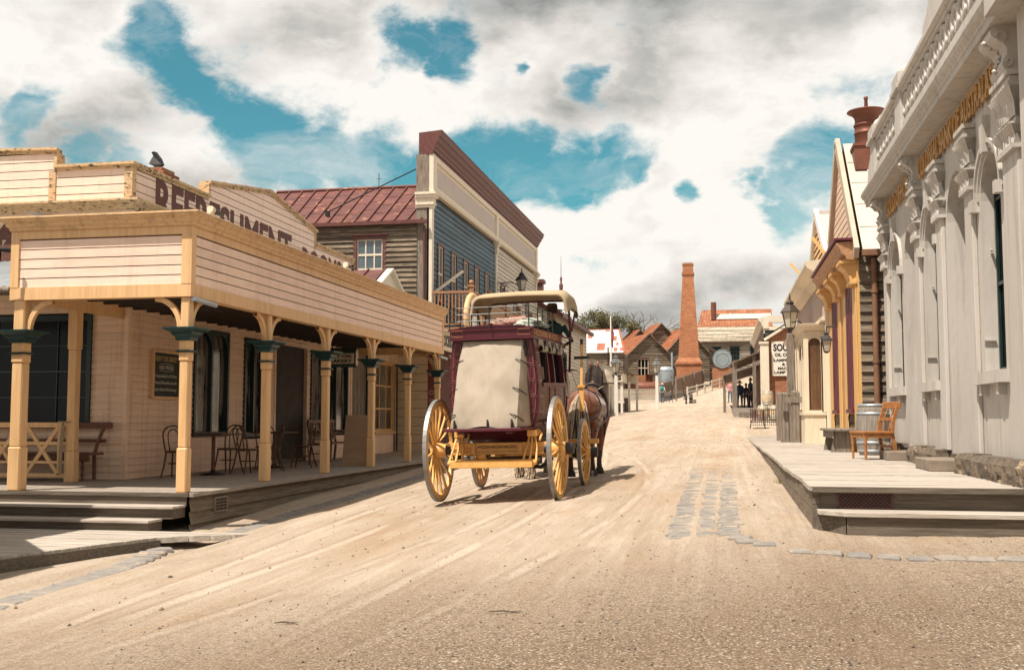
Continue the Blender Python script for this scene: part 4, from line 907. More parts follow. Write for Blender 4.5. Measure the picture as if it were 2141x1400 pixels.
lamp = thing('wall_lamp', (WX + .1, 47, 7.3), 'large black wall lantern on a scrolled iron bracket on the cream upper wall', 'lamp')
f, g = MB(), MB(); lantern(f, g, (-8.75, 47, 7.15), 1.05); f.build('lantern', black, lamp); g.build('glass', lglass, lamp)
f = MB(); f.tube([(WX + .05, 47, 7.55), (-9.3, 47, 7.6), (-8.95, 47, 7.5), (-8.75, 47, 7.13)], .022, 6); f.tube(arc((-9.55, 47, 7.33), X_, Z_, .2, .2, 0, 330, 14), .014, 5); f.tube([(WX + .05, 47, 6.7), (-9.7, 47, 7.0), (-9.45, 47, 7.5)], .02, 6); f.tube([(WX + .08, 47, 6.6), (WX + .08, 47, 7.8)], .02, 6); f.build('bracket', black, lamp)
# oval sign on the awning
os_ = thing('oval_sign', (-7.95, 34, 4.1), 'tall oval sign with ochre rim and white face left of the coach canopy', 'sign')
f = MB(); f.tube([(-7.95, 34 + .95 * cos(R(a)), 4.75 + .75 * sin(R(a))) for a in range(0, 361, 15)], .09, 8, cap=False); f.build('rim', trim, os_)
f = MB(); f.prism([(-8.0, 34 + .93 * cos(R(a)), 4.75 + .73 * sin(R(a))) for a in range(0, 360, 15)], (.06, 0, 0)); f.build('face', mat('white sign face', (.75, .70, .64)), os_)
f = MB(); f.tube([(-7.935, 34 + .6 * cos(R(a)), 4.75 + .45 * sin(R(a))) for a in range(0, 361, 15)], .02, 5, cap=False)
for i, s in enumerate('TEA ROOMS'):
    a = R(158 - i * 17); 
    if s != ' ': text(f, s, (-7.938, 34 - .74 * cos(R(22 + i * 17)) - .06, 4.66 + .5 * sin(R(22 + i * 17))), Y_, X_, .16, .004, bold=.03)
f.build('lettering', maroon, os_)
f = MB(); f.box(-8.02, -7.9, 33.1, 34.9, 3.96, 4.06); f.build('base', bone, os_)
# cream house and spire farther up the left side
ch2 = thing('two_storey_house', (-10, 58, 1.3), 'cream boarded two storey house beyond the blue building with brown trim and a finial', 'building')
f = MB(); f.boards((-9.0, 58.2, 1.2), Y_, X_, 14, 1.2, 7.4, .22, lap=.03); f.boards((-16, 58.2, 1.2), X_, -Y_, 7, 1.2, 9, .22, lap=.03, clip=lambda z: (0, 7) if z < 7.4 else ((z - 7.4) * 2.2, 7 - (z - 7.4) * 2.2)); f.build('wall', creamw, ch2)
f = MB(); f.quad((-8.6, 58, 7.2), (-8.6, 72.4, 7.2), (-12.5, 72.4, 9.1), (-12.5, 58, 9.1)); f.quad((-16.4, 58, 7.2), (-16.4, 72.4, 7.2), (-12.5, 72.4, 9.1), (-12.5, 58, 9.1)); f.build('roof', maroon, ch2)
f = MB(); f.beam((-8.6, 58.0, 7.2), (-12.5, 58.0, 9.1), .1, .2); f.box(-8.7, -8.5, 58, 72.4, 7.05, 7.25); f.build('bargeboard', maroon, ch2)
f = MB(); f.box(-10.6, -10.0, 60, 60.6, 8, 9.2); f.box(-10.7, -9.9, 59.9, 60.7, 9.2, 9.4); f.build('chimney', maroon, ch2)
f = MB(); f.lathe([(.10, 0), (.12, .3), (.05, .4), (.07, .7), (.02, .8), (.008, 2.0)], (-9.2, 62, 9.0), 8); f.build('finial', maroon, ch2)
for (x, y, z0, z1, l) in ((-8.3, 74, 1.9, 5.6, 'low cream store with a verandah beyond the cream house'), ):
    h = thing('store', (x, y, z0), l, 'building')
    f = MB(); f.boards((-8.6, 73, z0 - .3), Y_, X_, 14, z0 - .3, z1, .22); f.boards((-14, 73, z0 - .3), X_, -Y_, 5.4, z0 - .3, z1, .22); f.build('wall', creamw, h)
    f = MB(); f.quad((-8.3, 72.8, z1), (-8.3, 87.2, z1), (-11, 87.2, z1 + 1.3), (-11, 72.8, z1 + 1.3)); f.quad((-14, 72.8, z1), (-14, 87.2, z1), (-11, 87.2, z1 + 1.3), (-11, 72.8, z1 + 1.3)); f.build('roof', greyw, h)

# unseen awning added out of frame on the left, outlined to shade steps and gutter
na = thing('unseen_awning', (-11, 8, -.2), 'unseen timber awning left of the bakery steps, added to shade them', 'awning')
f = MB(); f.prism([(-14, 3, 3.2), (-8.3, 3, 3.2), (-8.3, 9.4, 3.2), (-9.35, 10.5, 3.2), (-9.35, 12.25, 3.2), (-14, 12.25, 3.2)], (0, 0, .12)); f.build('awning_roof', oldw, na)  # roof of the added unseen awning
for x, y in ((-8.5, 3.4), (-8.5, 6.3), (-8.6, 9.2), (-9.55, 12.05)):
    f = MB(); f.beam((x, y, -.4), (x, y, 3.2), .16); f.build('post', trim, na)
f = MB(); f.boards((-12.4, 3, -.3), Y_, X_, 9, -.3, 3.2, .2); f.build('wall', cream, na)
# ------------------------------------------------------------------ bank on the right
BX = 3.07; DZ = .83
bankm = mat('warm grey render', (.49, .46, .42), (.43, .40, .36), .9, (1, 1, .5), ro=.8, bump=.25, bs=9, det=8, spots=(.37, .33, .28), sps=2.2, spt=.66, stk=((.24, .205, .16), .7))
bank = thing('bank_building', (BX, 16, DZ), 'grey rendered bank with fluted capitals, arched recesses, balustraded parapet and gilt lettering on the right', 'building')
gilt = mat('aged gilt', (.50, .27, .07), (.34, .17, .045), 12, ro=.5, me=.3)
def Bp(y, d, z): return V((BX - d, y, z))
YA, YB = 11.3, 21.45      # runs towards the camera
opens = [(19.45, 20.55, 2.04, 4.1, 'w'), (18.1, 19.1, DZ, 4.2, 'd'), (16.2, 17.25, 2.04, 4.1, 'w'), (14.4, 15.55, DZ, 4.2, 'd'), (12.65, 13.6, 2.04, 4.1, 'w')]
mb = MB(); ys = [YB]
edges = []
cur = YB
for (a, b, zs, zp, k) in opens:
    mb.quad(Bp(cur, 0, DZ), Bp(b, 0, DZ), Bp(b, 0, 5.6), Bp(cur, 0, 5.6)); cur = a
    r = (b - a) / 2; c = (a + b) / 2
    if zs > DZ: mb.quad(Bp(b, 0, DZ), Bp(a, 0, DZ), Bp(a, 0, zs), Bp(b, 0, zs))
    ar = [(c - r * cos(R(t)), zp + r * 1.0 * sin(R(t))) for t in range(0, 181, 12)]
    for (y0, z0), (y1, z1) in zip(ar, ar[1:]): mb.quad(Bp(y1, 0, z1), Bp(y0, 0, z0), Bp(y0, 0, 5.6), Bp(y1, 0, 5.6))
    dpt = -.30 if k == 'd' else -.20
    for (y0, z0), (y1, z1) in zip(ar, ar[1:]): mb.quad(Bp(y0, 0, z0), Bp(y1, 0, z1), Bp(y1, dpt, z1), Bp(y0, dpt, z0))
    mb.quad(Bp(b, 0, zs), Bp(b, dpt, zs), Bp(b, dpt, zp), Bp(b, 0, zp)); mb.quad(Bp(a, dpt, zs), Bp(a, 0, zs), Bp(a, 0, zp), Bp(a, dpt, zp)); mb.quad(Bp(a, 0, zs), Bp(b, 0, zs), Bp(b, dpt, zs), Bp(a, dpt, zs))
mb.quad(Bp(cur, 0, DZ), Bp(YA, 0, DZ), Bp(YA, 0, 5.6), Bp(cur, 0, 5.6))
mb.quad(Bp(YB, 0, DZ), Bp(YB, 0, 5.6), Bp(YB, -7, 5.6), Bp(YB, -7, DZ))
mb.box(BX + .02, BX + 6, YA - 4, YB - .02, 5.3, 5.58)
mb.box(BX - .12, BX + 6, 7.5, YA, DZ - .4, 5.57); mb.box(BX - .40, BX + 6, 7.5, YA + .1, 5.57, 9.5)    # projecting wing nearest the camera
mb.build('wall', bankm, bank)
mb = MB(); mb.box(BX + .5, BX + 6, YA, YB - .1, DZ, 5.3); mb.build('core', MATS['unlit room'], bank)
for (a, b, zs, zp, k) in opens:
    f = MB(); f.box(BX + (.28 if k == 'd' else .185), BX + (.31 if k == 'd' else .21), a, b, zs, zp + .6)
    if k == 'w':
        wo = f.build('window', glass, bank)
        g = MB(); m_ = (a + b) / 2
        for y in (a + .03, m_, b - .03): g.box(BX + .15, BX + .18, y - .025, y + .025, zs, zp + .5)
        for z in (zs + .04, zs + 1.05, zp): g.box(BX + .153, BX + .182, a, b, z - .02, z + .02)
        g.build('glazing_bars', dgreen, wo)
        g = MB()      # hood mould with keystone and stops
        c = (a + b) / 2; r = (b - a) / 2
        for r0, r1, d in ((r + .05, r + .11, .025), (r + .11, r + .16, .05)):
            for t in range(0, 180, 12):
                q = [Bp(c - rr * cos(R(tt)), 0, zp + rr * sin(R(tt))) for rr, tt in ((r0, t), (r0, t + 12), (r1, t + 12), (r1, t))]
                g.prism(q, (-d, 0, 0))
        g.prism([Bp(c - .07, .0, zp + r), Bp(c + .07, 0, zp + r), Bp(c + .1, 0, zp + r + .42), Bp(c - .1, 0, zp + r + .42)], (-.08, 0, 0))
        for y in (a - .13, b + .13): g.box(BX - .1, BX, y - .06, y + .06, zp - .12, zp + .02)
        g.build('hood_mould', bankm, wo)
        g = MB(); g.box(BX - .12, BX + .0, a - .16, b + .16, zs - .14, zs); g.box(BX + .001, BX + .18, a + .002, b - .002, zs - .05, zs + .012)
        for y in (a + .02, b - .12): g.box(BX - .09, BX, y, y + .1, zs - .27, zs - .14)
        g.build('sill', bankm, wo)
        g = MB(); g.box(BX - .02, BX + .12, b - .035, b - .002, zs + .38, zs + .40); g.tube([(BX + .1, b - .02, 3.5), (BX + .1, b - .1, 3.5)], .02, 6); g.build('shutter_dog', bankm, wo)
    else:
        do = f.build('door', mat('dark panelled door', (.05, .03, .02)), bank)
for y in (20.95, 17.62, 15.87, 14.0, 12.0):
    w_ = .2 if y != 12.0 else .3; d = .06
    mb = MB(); mb.box(BX - d, BX, y - w_, y + w_, DZ + .24, 4.3)
    p = mb.build('pilaster', bankm, bank, bevel=.01)
    mb = MB()
    mb.box(BX - d - .05, BX, y - w_ - .05, y + w_ + .05, 4.28, 4.33)
    def fl(z0, z1, e0, e1, n=9, sc_=0):
        # fluted flaring drum, square in plan
        for s in range(n):
            for face in ('o', 'n', 'f'):
                t0, t1 = s / n, (s + 1) / n
                def pt(t, e, z, bul=0):
                    ww = w_ + e; dd = d + e + bul
                    if face == 'o': return Bp(y + lerp(ww, -ww, t), dd, z)
                    if face == 'n': return Bp(y - ww - bul, lerp(dd - bul, 0, t) , z)
                    return Bp(y + ww + bul, lerp(0, dd - bul, t), z)
                tm = (t0 + t1) / 2
                mb.quad(pt(t0, e0, z0), pt(tm, e0, z0, .015), pt(tm, e1, z1, .025), pt(t0, e1, z1)); mb.quad(pt(tm, e0, z0, .015), pt(t1, e0, z0), pt(t1, e1, z1), pt(tm, e1, z1, .025))
    fl(4.33, 4.42, .04, .03); fl(4.42, 4.52, .03, .08, 7)
    mb.box(BX - d - .08, BX, y - w_ - .07, y + w_ + .07, 4.52, 4.545)
    mb.box(BX - d, BX, y - w_, y + w_, 4.54, 4.62)
    fl(4.62, 4.78, .01, .03); fl(4.78, 4.92, .03, .09)
    for i, e in enumerate((.08, .06, .09)): mb.box(BX - d - e, BX, y - w_ - e + .02, y + w_ + e - .02, 4.92 + i * .06, 4.975 + i * .06)
    mb.build('capital', bankm, p)
for y in (20.95, 17.62, 12.0):
    w_ = .17 if y != 12 else .26; mb = MB()
    prof = [(q_ * .68, z_) for q_, z_ in [(.10, 5.10), (.20, 5.12), (.24, 5.18), (.21, 5.24), (.17, 5.28), (.16, 5.34), (.20, 5.40), (.30, 5.44), (.38, 5.49), (.40, 5.55), (.34, 5.60), (0, 5.60), (0, 5.10)]]
    mb.prism([Bp(y - w_, a, z) for a, z in prof], (0, 2 * w_, 0))
    for s in (-1, 1):
        mb.tube([Bp(y + s * w_, .08 + .035 * cos(t * .5) + t * .003, 5.2 + .045 * sin(t * .5)) for t in range(12)], .018, 5)
        mb.tube([Bp(y + s * w_, .16 + .05 * cos(t * .5), 5.48 + .055 * sin(t * .5)) for t in range(13)], .018, 5)
    for i in range(7):
        a, z = prof[2 + i]; mb.lathe([(.0, -.03), (.035, 0), (.0, .03)], Bp(y, a + .01, z), 6, (0, 1, 0))
    mb.build('console', bankm, bank)
mb = MB()
co = [(0, 5.60), (.28, 5.60), (.28, 5.68), (.30, 5.69), (.30, 5.73), (.34, 5.77), (.36, 5.83), (.36, 5.87), (.22, 5.95), (0, 5.98)]
mb.mould(co, (BX, YA, 0), (BX, YB, 0), -X_, 0, .8); mb.box(BX - .001, BX + .5, YA, YB + .1, 5.59, 6.0)
mb.build('cornice', bankm, bank)
mb = MB()
def pier(y, w_, z1, dome=True):
    mb.box(BX - .28, BX + .1, y - w_, y + w_, 5.9, z1); mb.box(BX - .34, BX + .16, y - w_ - .07, y + w_ + .07, z1, z1 + .07); mb.box(BX - .31, BX + .13, y - w_ - .04, y + w_ + .04, z1 + .07, z1 + .26)
    if dome: mb.lathe([(.0, -.04), (.14, -.04), (.16, 0), (.14, .04), (0, .04)], (BX - .1, y, z1 + .3), 12, (0, 1, 0))
pier(20.6, .27, 6.62); mb.cut(); pier(17.65, .27, 6.66); mb.cut()
mb.prism([(BX - .26, y, z) for y, z in ((YB, 6.0), (YB, 6.12), (21.3, 6.3), (21.05, 6.42), (20.87, 6.46), (20.87, 6.0))], (.35, 0, 0))
build_each(mb, 'parapet_pier', bankm, bank)
mb = MB()
mb.box(BX - .26, BX, 11.3, 20.33, 5.9, 6.10); mb.box(BX - .26, BX, 17.9, 20.33, 6.56, 6.62); mb.box(BX - .26, BX, 11.3, 17.4, 6.56, 6.62)
mb.mould([(-.1, 6.62), (.12, 6.62), (.16, 6.66), (.16, 6.72), (.08, 6.8), (-.1, 6.8)], (BX - .16, 17.9, 0), (BX - .16, 20.33, 0), -X_); mb.mould([(-.1, 6.62), (.12, 6.62), (.16, 6.66), (.16, 6.72), (.08, 6.8), (-.1, 6.8)], (BX - .16, 11.3, 0), (BX - .16, 17.4, 0), -X_)
crest = [(15.6, 6.8), (15.5, 6.95), (15.2, 7.05), (14.9, 7.25), (14.4, 7.45), (13.6, 7.55), (12.8, 7.45), (12.3, 7.25), (12.0, 7.05), (11.5, 6.8)]
mb.prism([(BX - .25, y, z) for y, z in crest], (.25, 0, 0))
mb.build('parapet_rail', bankm, bank)
y = 11.45
while y < 20.2:
    if not (17.3 < y < 17.95):
        mb = MB()
        pts = [(BX - .2, y + .165 * cos(R(a)), 6.35 + .18 * sin(R(a))) for a in range(0, 361, 20)]
        mb.tube(pts, (.042), 6, cap=False)
        mb.tube([(BX - .2, y - .16, 6.10), (BX - .2, y - .06, 6.2), (BX - .2, y, 6.36), (BX - .2, y + .06, 6.2), (BX - .2, y + .16, 6.10)], .03, 6)
        mb.lathe([(.03, 0), (.06, .02), (.03, .04)], (BX - .23, y, 6.22), 6, (-1, 0, 0))
        mb.build('baluster', bankm, bank)
    y += .36
mb = MB(); text(mb, 'GOLD OFFICE', (BX - .03, 20.6, 5.18), -Y_, -X_, .30, .03, bold=.03, width=2.3)
mb.cut(); text(mb, 'COLONIAL BANK OF AUSTRALASIA', (BX - .03, 17.3, 5.18), -Y_, -X_, .30, .03, bold=.03, width=5.0)
build_each(mb, 'lettering', gilt, bank)
# stone plinth and door steps
def rough(mb, x0, x1, y0, y1, z0, z1, nz=4, amp=.05):
    n = 7
    for axis in (0, 1):
        pass
    me = []; ny = max(3, int((y1 - y0) / .07)); g = []
    for j in range(nz + 1):
        row = []
        for i in range(ny + 1):
            y_ = lerp(y0, y1, i / ny); z_ = lerp(z0, z1, j / nz)
            ed = min(i, ny - i, j if z0 > DZ else 9, nz - j); a = 0 if ed == 0 else amp * (.6 + 1.4 * abs(noise.noise(V((x0 * 3, y_ * 7, z_ * 9)))) + .6 * random.random())
            row.append((x0 - a, y_, z_))
        g.append(row)
    vs = [p for r in g for p in r]; w_ = ny + 1
    mb.add(vs, [(j * w_ + i, j * w_ + i + 1, (j + 1) * w_ + i + 1, (j + 1) * w_ + i) for j in range(nz) for i in range(ny)], False)
    nx = 3; 
    for yy, s in ((y0, -1), (y1, 1)):
        vs = [(lerp(x0, x1, i / nx), yy + (s * amp * random.uniform(.3, 1.2) if 0 < i < nx and 0 < j < nz else 0), lerp(z0, z1, j / nz)) for j in range(nz + 1) for i in range(nx + 1)]
        mb.add(vs, [(j * 4 + i, j * 4 + i + 1, (j + 1) * 4 + i + 1, (j + 1) * 4 + i) for j in range(nz) for i in range(nx)])
    mb.quad((x0, y0, z1), (x0, y1, z1), (x1, y1, z1), (x1, y0, z1))
mb = MB()
for (a, b) in ((15.75, 18.0), (11.0, 14.35), (19.2, 21.4)):
    y = a
    while y < b - .05:
        l = min(random.uniform(.38, .7), b - y); l = b - y if b - y - l < .25 else l
        rough(mb, BX - .19, BX + .1, y + .008, y + l - .008, DZ - .02, DZ + .25 + random.uniform(-.015, .02)); y += l
mb.box(BX - .15, BX, 15.75, 18.0, DZ, DZ + .24); mb.box(BX - .15, BX, 11, 14.35, DZ, DZ + .24); mb.box(BX - .15, BX, 19.2, 21.4, DZ, DZ + .24)
mb.box(BX - .02, BX + .3, 14.35, 15.75, DZ, DZ + .2); mb.box(BX - .02, BX + .3, 18.0, 19.2, DZ, DZ + .2)
mb.build('stone_plinth', rockm, bank)
for (a, b, xw) in ((14.55, 15.6, .5), (18.15, 19.05, .5)):
    mb = MB(); mb.box(BX - xw, BX - .02, a, b, DZ, DZ + .15); mb.build('door_step', mat('brown stone step', (.25, .20, .155), (.17, .135, .105), 4, ro=.85, bump=.3), bank, bevel=.012)
# ------------------------------------------------------------------ right boardwalk
bw = thing('boardwalk', (.87, 11.2, .4), 'bleached timber boardwalk with a stepped front edge in front of the bank', 'boardwalk')
def DH(y): return DZ + .02 * noise.noise(V((0, y * .25, 0))) - .0
mb = MB(); y = 11.15
while y < 42:
    st_ = .142; xl = .84 + .035 * noise.noise(V((y * .35, 2, 0))) - (.0 if y < 26 else (y - 26) * .006) + random.uniform(-.008, .008)
    z = DZ + random.uniform(-.003, .003) + (0 if y < 30 else (y - 30) * .006)
    mb.box(xl, 9 if y < 12 else 3.6, y + .004, y + st_ - .004, z - .045, z); y += st_
mb.build('decking', deckx, bw)
mb = MB()
for k, (za, zb) in enumerate(((.60, .785), (.40, .594), (.2, .394))):
    y = 11.19
    while y < 40:
        l = random.choice((2.1, 2.6, 3.2)); mb.box(.865 + random.uniform(-.006, .006), .90, y, min(y + l - .008, 41), za, zb); y += l
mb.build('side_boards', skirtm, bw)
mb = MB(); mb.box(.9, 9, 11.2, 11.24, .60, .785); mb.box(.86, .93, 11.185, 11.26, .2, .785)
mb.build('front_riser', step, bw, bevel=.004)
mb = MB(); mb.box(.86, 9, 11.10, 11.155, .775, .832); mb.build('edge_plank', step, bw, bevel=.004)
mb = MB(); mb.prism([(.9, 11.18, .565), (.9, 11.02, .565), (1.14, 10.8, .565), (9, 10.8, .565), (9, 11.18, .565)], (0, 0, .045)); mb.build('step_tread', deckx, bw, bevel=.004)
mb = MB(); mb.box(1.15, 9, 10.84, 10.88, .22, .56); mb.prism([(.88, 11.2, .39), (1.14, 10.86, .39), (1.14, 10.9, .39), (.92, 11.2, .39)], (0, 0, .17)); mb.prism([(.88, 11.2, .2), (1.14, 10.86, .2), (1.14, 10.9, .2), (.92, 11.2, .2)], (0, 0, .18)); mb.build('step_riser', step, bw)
mb = MB(); gx0, gx1, gz0, gz1 = 1.1, 1.62, .617, .772
for a, b, c, d in ((gx0, gx1, gz0, gz0 + .012), (gx0, gx1, gz1 - .012, gz1), (gx0, gx0 + .012, gz0, gz1), (gx1 - .012, gx1, gz0, gz1)): mb.box(a, b, 11.185, 11.2, c, d)
vt = mb.build('floor_vent', maroon, bw)
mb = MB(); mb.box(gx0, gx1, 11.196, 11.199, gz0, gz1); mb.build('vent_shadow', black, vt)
mb = MB()
for i in range(-4, 14):
    for s in (1, -1):
        x = gx0 + .02 + i * .04; a, b = V((x, 11.19, gz0 + .01)), V((x + .14, 11.19, gz1 - .01))
        if s < 0: a.z, b.z = b.z, a.z
        t0 = max(0, (gx0 + .01 - a.x) / .14); t1 = min(1, (gx1 - .01 - a.x) / .14)
        if t1 > t0: mb.beam(a.lerp(b, t0), a.lerp(b, t1), .007, .006)
mb.build('grille', maroon, vt)
# varnished chair, bench and barrel by the bank
wc = thing('wooden_chair', (2.42, 18.75, DZ), 'wide honey coloured wooden chair with turned front legs on the boardwalk beside the bank', 'chair', rz=R(-76))
mb = MB(); mb.box(-.33, .33, -.26, .24, .43, .465); mb.box(-.31, .31, -.24, -.21, .36, .43); mb.box(-.31, -.28, -.24, .22, .36, .43); mb.box(.28, .31, -.24, .22, .36, .43); mb.build('seat', honey, wc, world=False, bevel=.006)
for x in (-.28, .28):
    mb = MB(); mb.lathe([(.014, 0), (.022, .05), (.016, .08), (.03, .14), (.02, .19), (.022, .24), (.032, .28), (.022, .31), (.034, .34), (.034, .43)], (x, -.22, 0), 10); mb.build('leg', honey, wc, world=False)
    mb = MB(); mb.beam((x, .3, 0), (x, .23, .42), .04, .05, Y_); mb.beam((x, .23, .42), (x, .25, .62), .04, .05, Y_); mb.beam((x, .25, .62), (x, .34, .92), .04, .05, Y_, .035, .04); mb.build('leg', honey, wc, world=False)
mb = MB(); mb.box(-.36, .36, .325, .36, .84, .95); mb.build('top_rail', honey, wc, world=False, bevel=.008)
mb = MB(); mb.box(-.27, .27, .25, .275, .64, .69)
for x in (-.12, .12): mb.tube([(x, .235, .46), (x, .265, .6), (x, .27, .7), (x, .31, .78), (x, .335, .86)], .012, 6)
mb.build('backrest', honey, wc, world=False)
mb = MB(); mb.box(-.27, .27, .24, .265, .2, .24); mb.build('stretcher', honey, wc, world=False)
def barrel(loc, label, m, h=.92, r=.30, group=None):
    b = thing('barrel', loc, label, 'barrel', group)
    f = MB(); n = 20; prof = [(r * .80, 0), (r * .9, h * .12), (r * .98, h * .32), (r, h * .5), (r * .98, h * .68), (r * .9, h * .88), (r * .80, h), (r * .76, h), (r * .74, h - .04), (.001, h - .04)]
    for k in range(n):
        a0, a1 = 2 * pi * (k + .02) / n, 2 * pi * (k + .98) / n
        vs = [(q * cos(a), q * sin(a), z) for q, z in prof for a in (a0, a1)]
        f.add(vs, [(2 * i, 2 * i + 1, 2 * i + 3, 2 * i + 2) for i in range(len(prof) - 1)])
    f.lathe([(q * .985, z) for q, z in prof[:7]], (0, 0, 0), 20); f.build('staves', m, b, world=False)
    for t in (.06, .22, .78, .94):
        f = MB(); q = itp([(0, .8), (.12, .9), (.32, .98), (.5, 1), (.68, .98), (.88, .9), (1, .8)], t) * r + .006; q2 = itp([(0, .8), (.12, .9), (.32, .98), (.5, 1), (.68, .98), (.88, .9), (1, .8)], t + .05) * r + .006
        f.lathe([(q - .01, h * t), (q, h * t), (q2, h * (t + .05)), (q2 - .01, h * (t + .05))], (0, 0, 0), 24, cap=False); f.build('hoop', zinc, b, world=False)
    return b
barm = mat('silvered oak staves', (.30, .265, .225), (.17, .14, .115), 3, VG, .8, .4, 14)
barrel((2.72, 20.9, DZ), 'grey weathered oak barrel behind the varnished chair', barm, .95, .31)
pb = thing('plank_bench', (2.4, 23.3, DZ), 'rough grey plank bench against the ochre shop front', 'bench')
mb = MB(); mb.box(2.08, 2.62, 22.45, 24.6, DZ + .42, DZ + .47); mb.build('seat', greyw, pb, bevel=.01)
for y in (22.6, 24.2):
    mb = MB(); mb.prism([(2.12, y, DZ), (2.58, y, DZ), (2.52, y, DZ + .42), (2.2, y, DZ + .42)], (0, .06, 0)); mb.build('leg', greyw, pb)
mb = MB(); mb.box(2.14, 2.17, 22.5, 24.5, DZ + .28, DZ + .42); mb.build('apron', greyw, pb)
# ------------------------------------------------------------------ ochre and maroon shop
ys_ = thing('gabled_shop', (2.7, 22.4, DZ), 'ochre shop with maroon shutters and a steep boarded gable beyond the bank', 'building')
yel = mat('yellow ochre paint', (.68, .41, .16), (.60, .34, .12), 4, VG, .5, .1, 20, spots=(.3, .16, .06), sps=12, spt=.7)
plum = mat('plum shutter paint', (.13, .022, .035), (.09, .016, .026), 4, VG, .45, .1, 20, spots=(.3, .15, .14), sps=13, spt=.7)
SX = 2.7
mb = MB(); mb.box(SX + .05, 8, 22.45, 28.0, DZ, 4.8); mb.build('core', MATS['unlit room'], ys_)
mb = MB(); mb.boards((SX + .02, 22.4, DZ), X_, -Y_, 6, DZ, 4.85, .2, lap=.045, jit=.02); mb.build('side_wall', oldw, ys_)
mb = MB(); mb.boards((SX, 28.1, DZ), -Y_, -X_, 5.7, DZ, 1.62, .2, lap=.03); mb.build('wall_base', oldw, ys_)
mb = MB(); mb.box(SX - .03, SX + .06, 22.4, 28.05, 1.6, 4.7); mb.build('front_wall', yel, ys_)
for (a, b) in ((22.4, 23.05), (24.25, 24.75), (25.35, 25.95), (27.25, 27.95)):
    mb = MB(); mb.box(SX - .055, SX - .03, a, b, DZ, 4.2); mb.box(SX - .07, SX - .03, a - .02, b + .02, DZ, DZ + .3); p = mb.build('pilaster', yel, ys_, bevel=.01)
    mb = MB(); mb.box(SX - .16, SX - .03, a - .03, b + .03, 4.2, 4.26); mb.prism([(SX - .03, a + .04, 4.26), (SX - .14, a + .04, 4.26), (SX - .17, a + .04, 4.36), (SX - .22, a + .04, 4.48), (SX - .32, a + .04, 4.56), (SX - .32, a + .04, 4.62), (SX - .03, a + .04, 4.62)], (0, b - a - .08, 0)); mb.box(SX - .35, SX - .03, a - .03, b + .03, 4.62, 4.68); mb.build('console', yel, p)
for (a, b) in ((23.1, 24.2), (26.0, 27.2)):
    mb = MB(); mb.box(SX - .06, SX - .03, a, b, 1.7, 4.3)
    for k in range(1, 4): mb.box(SX - .068, SX - .06, a + (b - a) * k / 4 - .012, a + (b - a) * k / 4 + .012, 1.72, 4.28)
    mb.build('shutter', plum, ys_); mb = MB(); mb.box(SX - .1, SX - .03, a, b, 1.62, 1.7); mb.build('shutter_sill', plum, ys_)
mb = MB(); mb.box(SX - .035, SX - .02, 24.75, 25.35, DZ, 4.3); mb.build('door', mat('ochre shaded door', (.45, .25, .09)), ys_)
mb = MB(); mb.mould([(0, 4.68), (.2, 4.68), (.22, 4.76), (.30, 4.80), (.34, 4.92), (.40, 4.98), (.40, 5.02), (0, 5.06)], (SX - .02, 22.32, 0), (SX - .02, 28.1, 0), -X_, .2, .2); mb.build('cornice', mat('ochre brown cornice', (.52, .30, .16), (.36, .18, .10), 3, (3, 3, 9), .6), ys_)
mb = MB(); mb.box(SX - .46, SX - .1, 22.22, 28.2, 5.06, 5.11); mb.build('cornice_cap', plum, ys_)
gz = lambda z, y0=22.3, y1=28.1, zb=4.95, za=7.65: ((z - zb) / (za - zb) * (y1 - y0) / 2, (y1 - y0) - (z - zb) / (za - zb) * (y1 - y0) / 2)
mb = MB(); mb.boards((SX, 28.1, 4.95), -Y_, -X_, 5.8, 4.95, 7.6, .16, lap=.008, clip=gz); mb.build('gable_boards', mat('peach gable boards', (.72, .52, .37), (.66, .45, .31), 2, (1, 1, 8), .6, rows=.16, rv=.1), ys_)
mb = MB(); mb.beam((SX - .05, 22.1, 4.78), (SX - .05, 25.2, 7.78), .26, .10, X_); mb.beam((SX - .05, 28.3, 4.78), (SX - .05, 25.2, 7.78), .26, .10, X_); mb.build('bargeboard', mat('stone coloured bargeboard', (.48, .38, .29), (.42, .32, .24), 2), ys_)
wroof = mat('white painted roof iron', (.52, .47, .41), (.46, .41, .35), 1.5, ro=.45, spots=(.42, .30, .2), sps=3, spt=.7)
mb = MB(); mb.quad((SX + .08, 22.15, 4.82), (8, 22.15, 4.82), (8, 25.2, 7.76), (SX + .08, 25.2, 7.76)); mb.quad((SX + .08, 28.25, 4.82), (SX + .08, 25.2, 7.76), (8, 25.2, 7.76), (8, 28.25, 4.82))
for i in range(6): mb.beam((SX + .5 + i * .9, 22.15, 4.84), (SX + .5 + i * .9, 25.2, 7.78), .04, .04)
for t in (.2, .4, .6, .8): mb.beam((SX + .1, 22.15 + 3.05 * t, 4.83 + 2.94 * t), (8, 22.15 + 3.05 * t, 4.83 + 2.94 * t), .012, .012)
mb.build('roof', wroof, ys_)
mb = MB(); mb.box(SX + .05, 8, 22.02, 22.16, 4.72, 4.84); mb.tube([(3.0, 22.3, 4.7), (3.0, 22.3, DZ + .1)], .06, 10)
for z in (4.0, 2.6): mb.tube([(3.0, 22.3, z), (3.0, 22.3, z + .06)], .075, 10)
mb.build('downpipe', mat('rust brown pipe', (.22, .11, .06), (.15, .075, .045), 6, ro=.6), ys_)
mb = MB(); mb.beam((SX - .3, 25.2, 5.15), (SX - .62, 25.4, 5.65), .06); mb.build('flag_pole', yel, ys_)
vt = thing('roof_ventilator', (3.35, 25.2, 7.2), 'rusty brown round roof ventilator with a flared cap and thin rod above the white roof', 'ventilator')
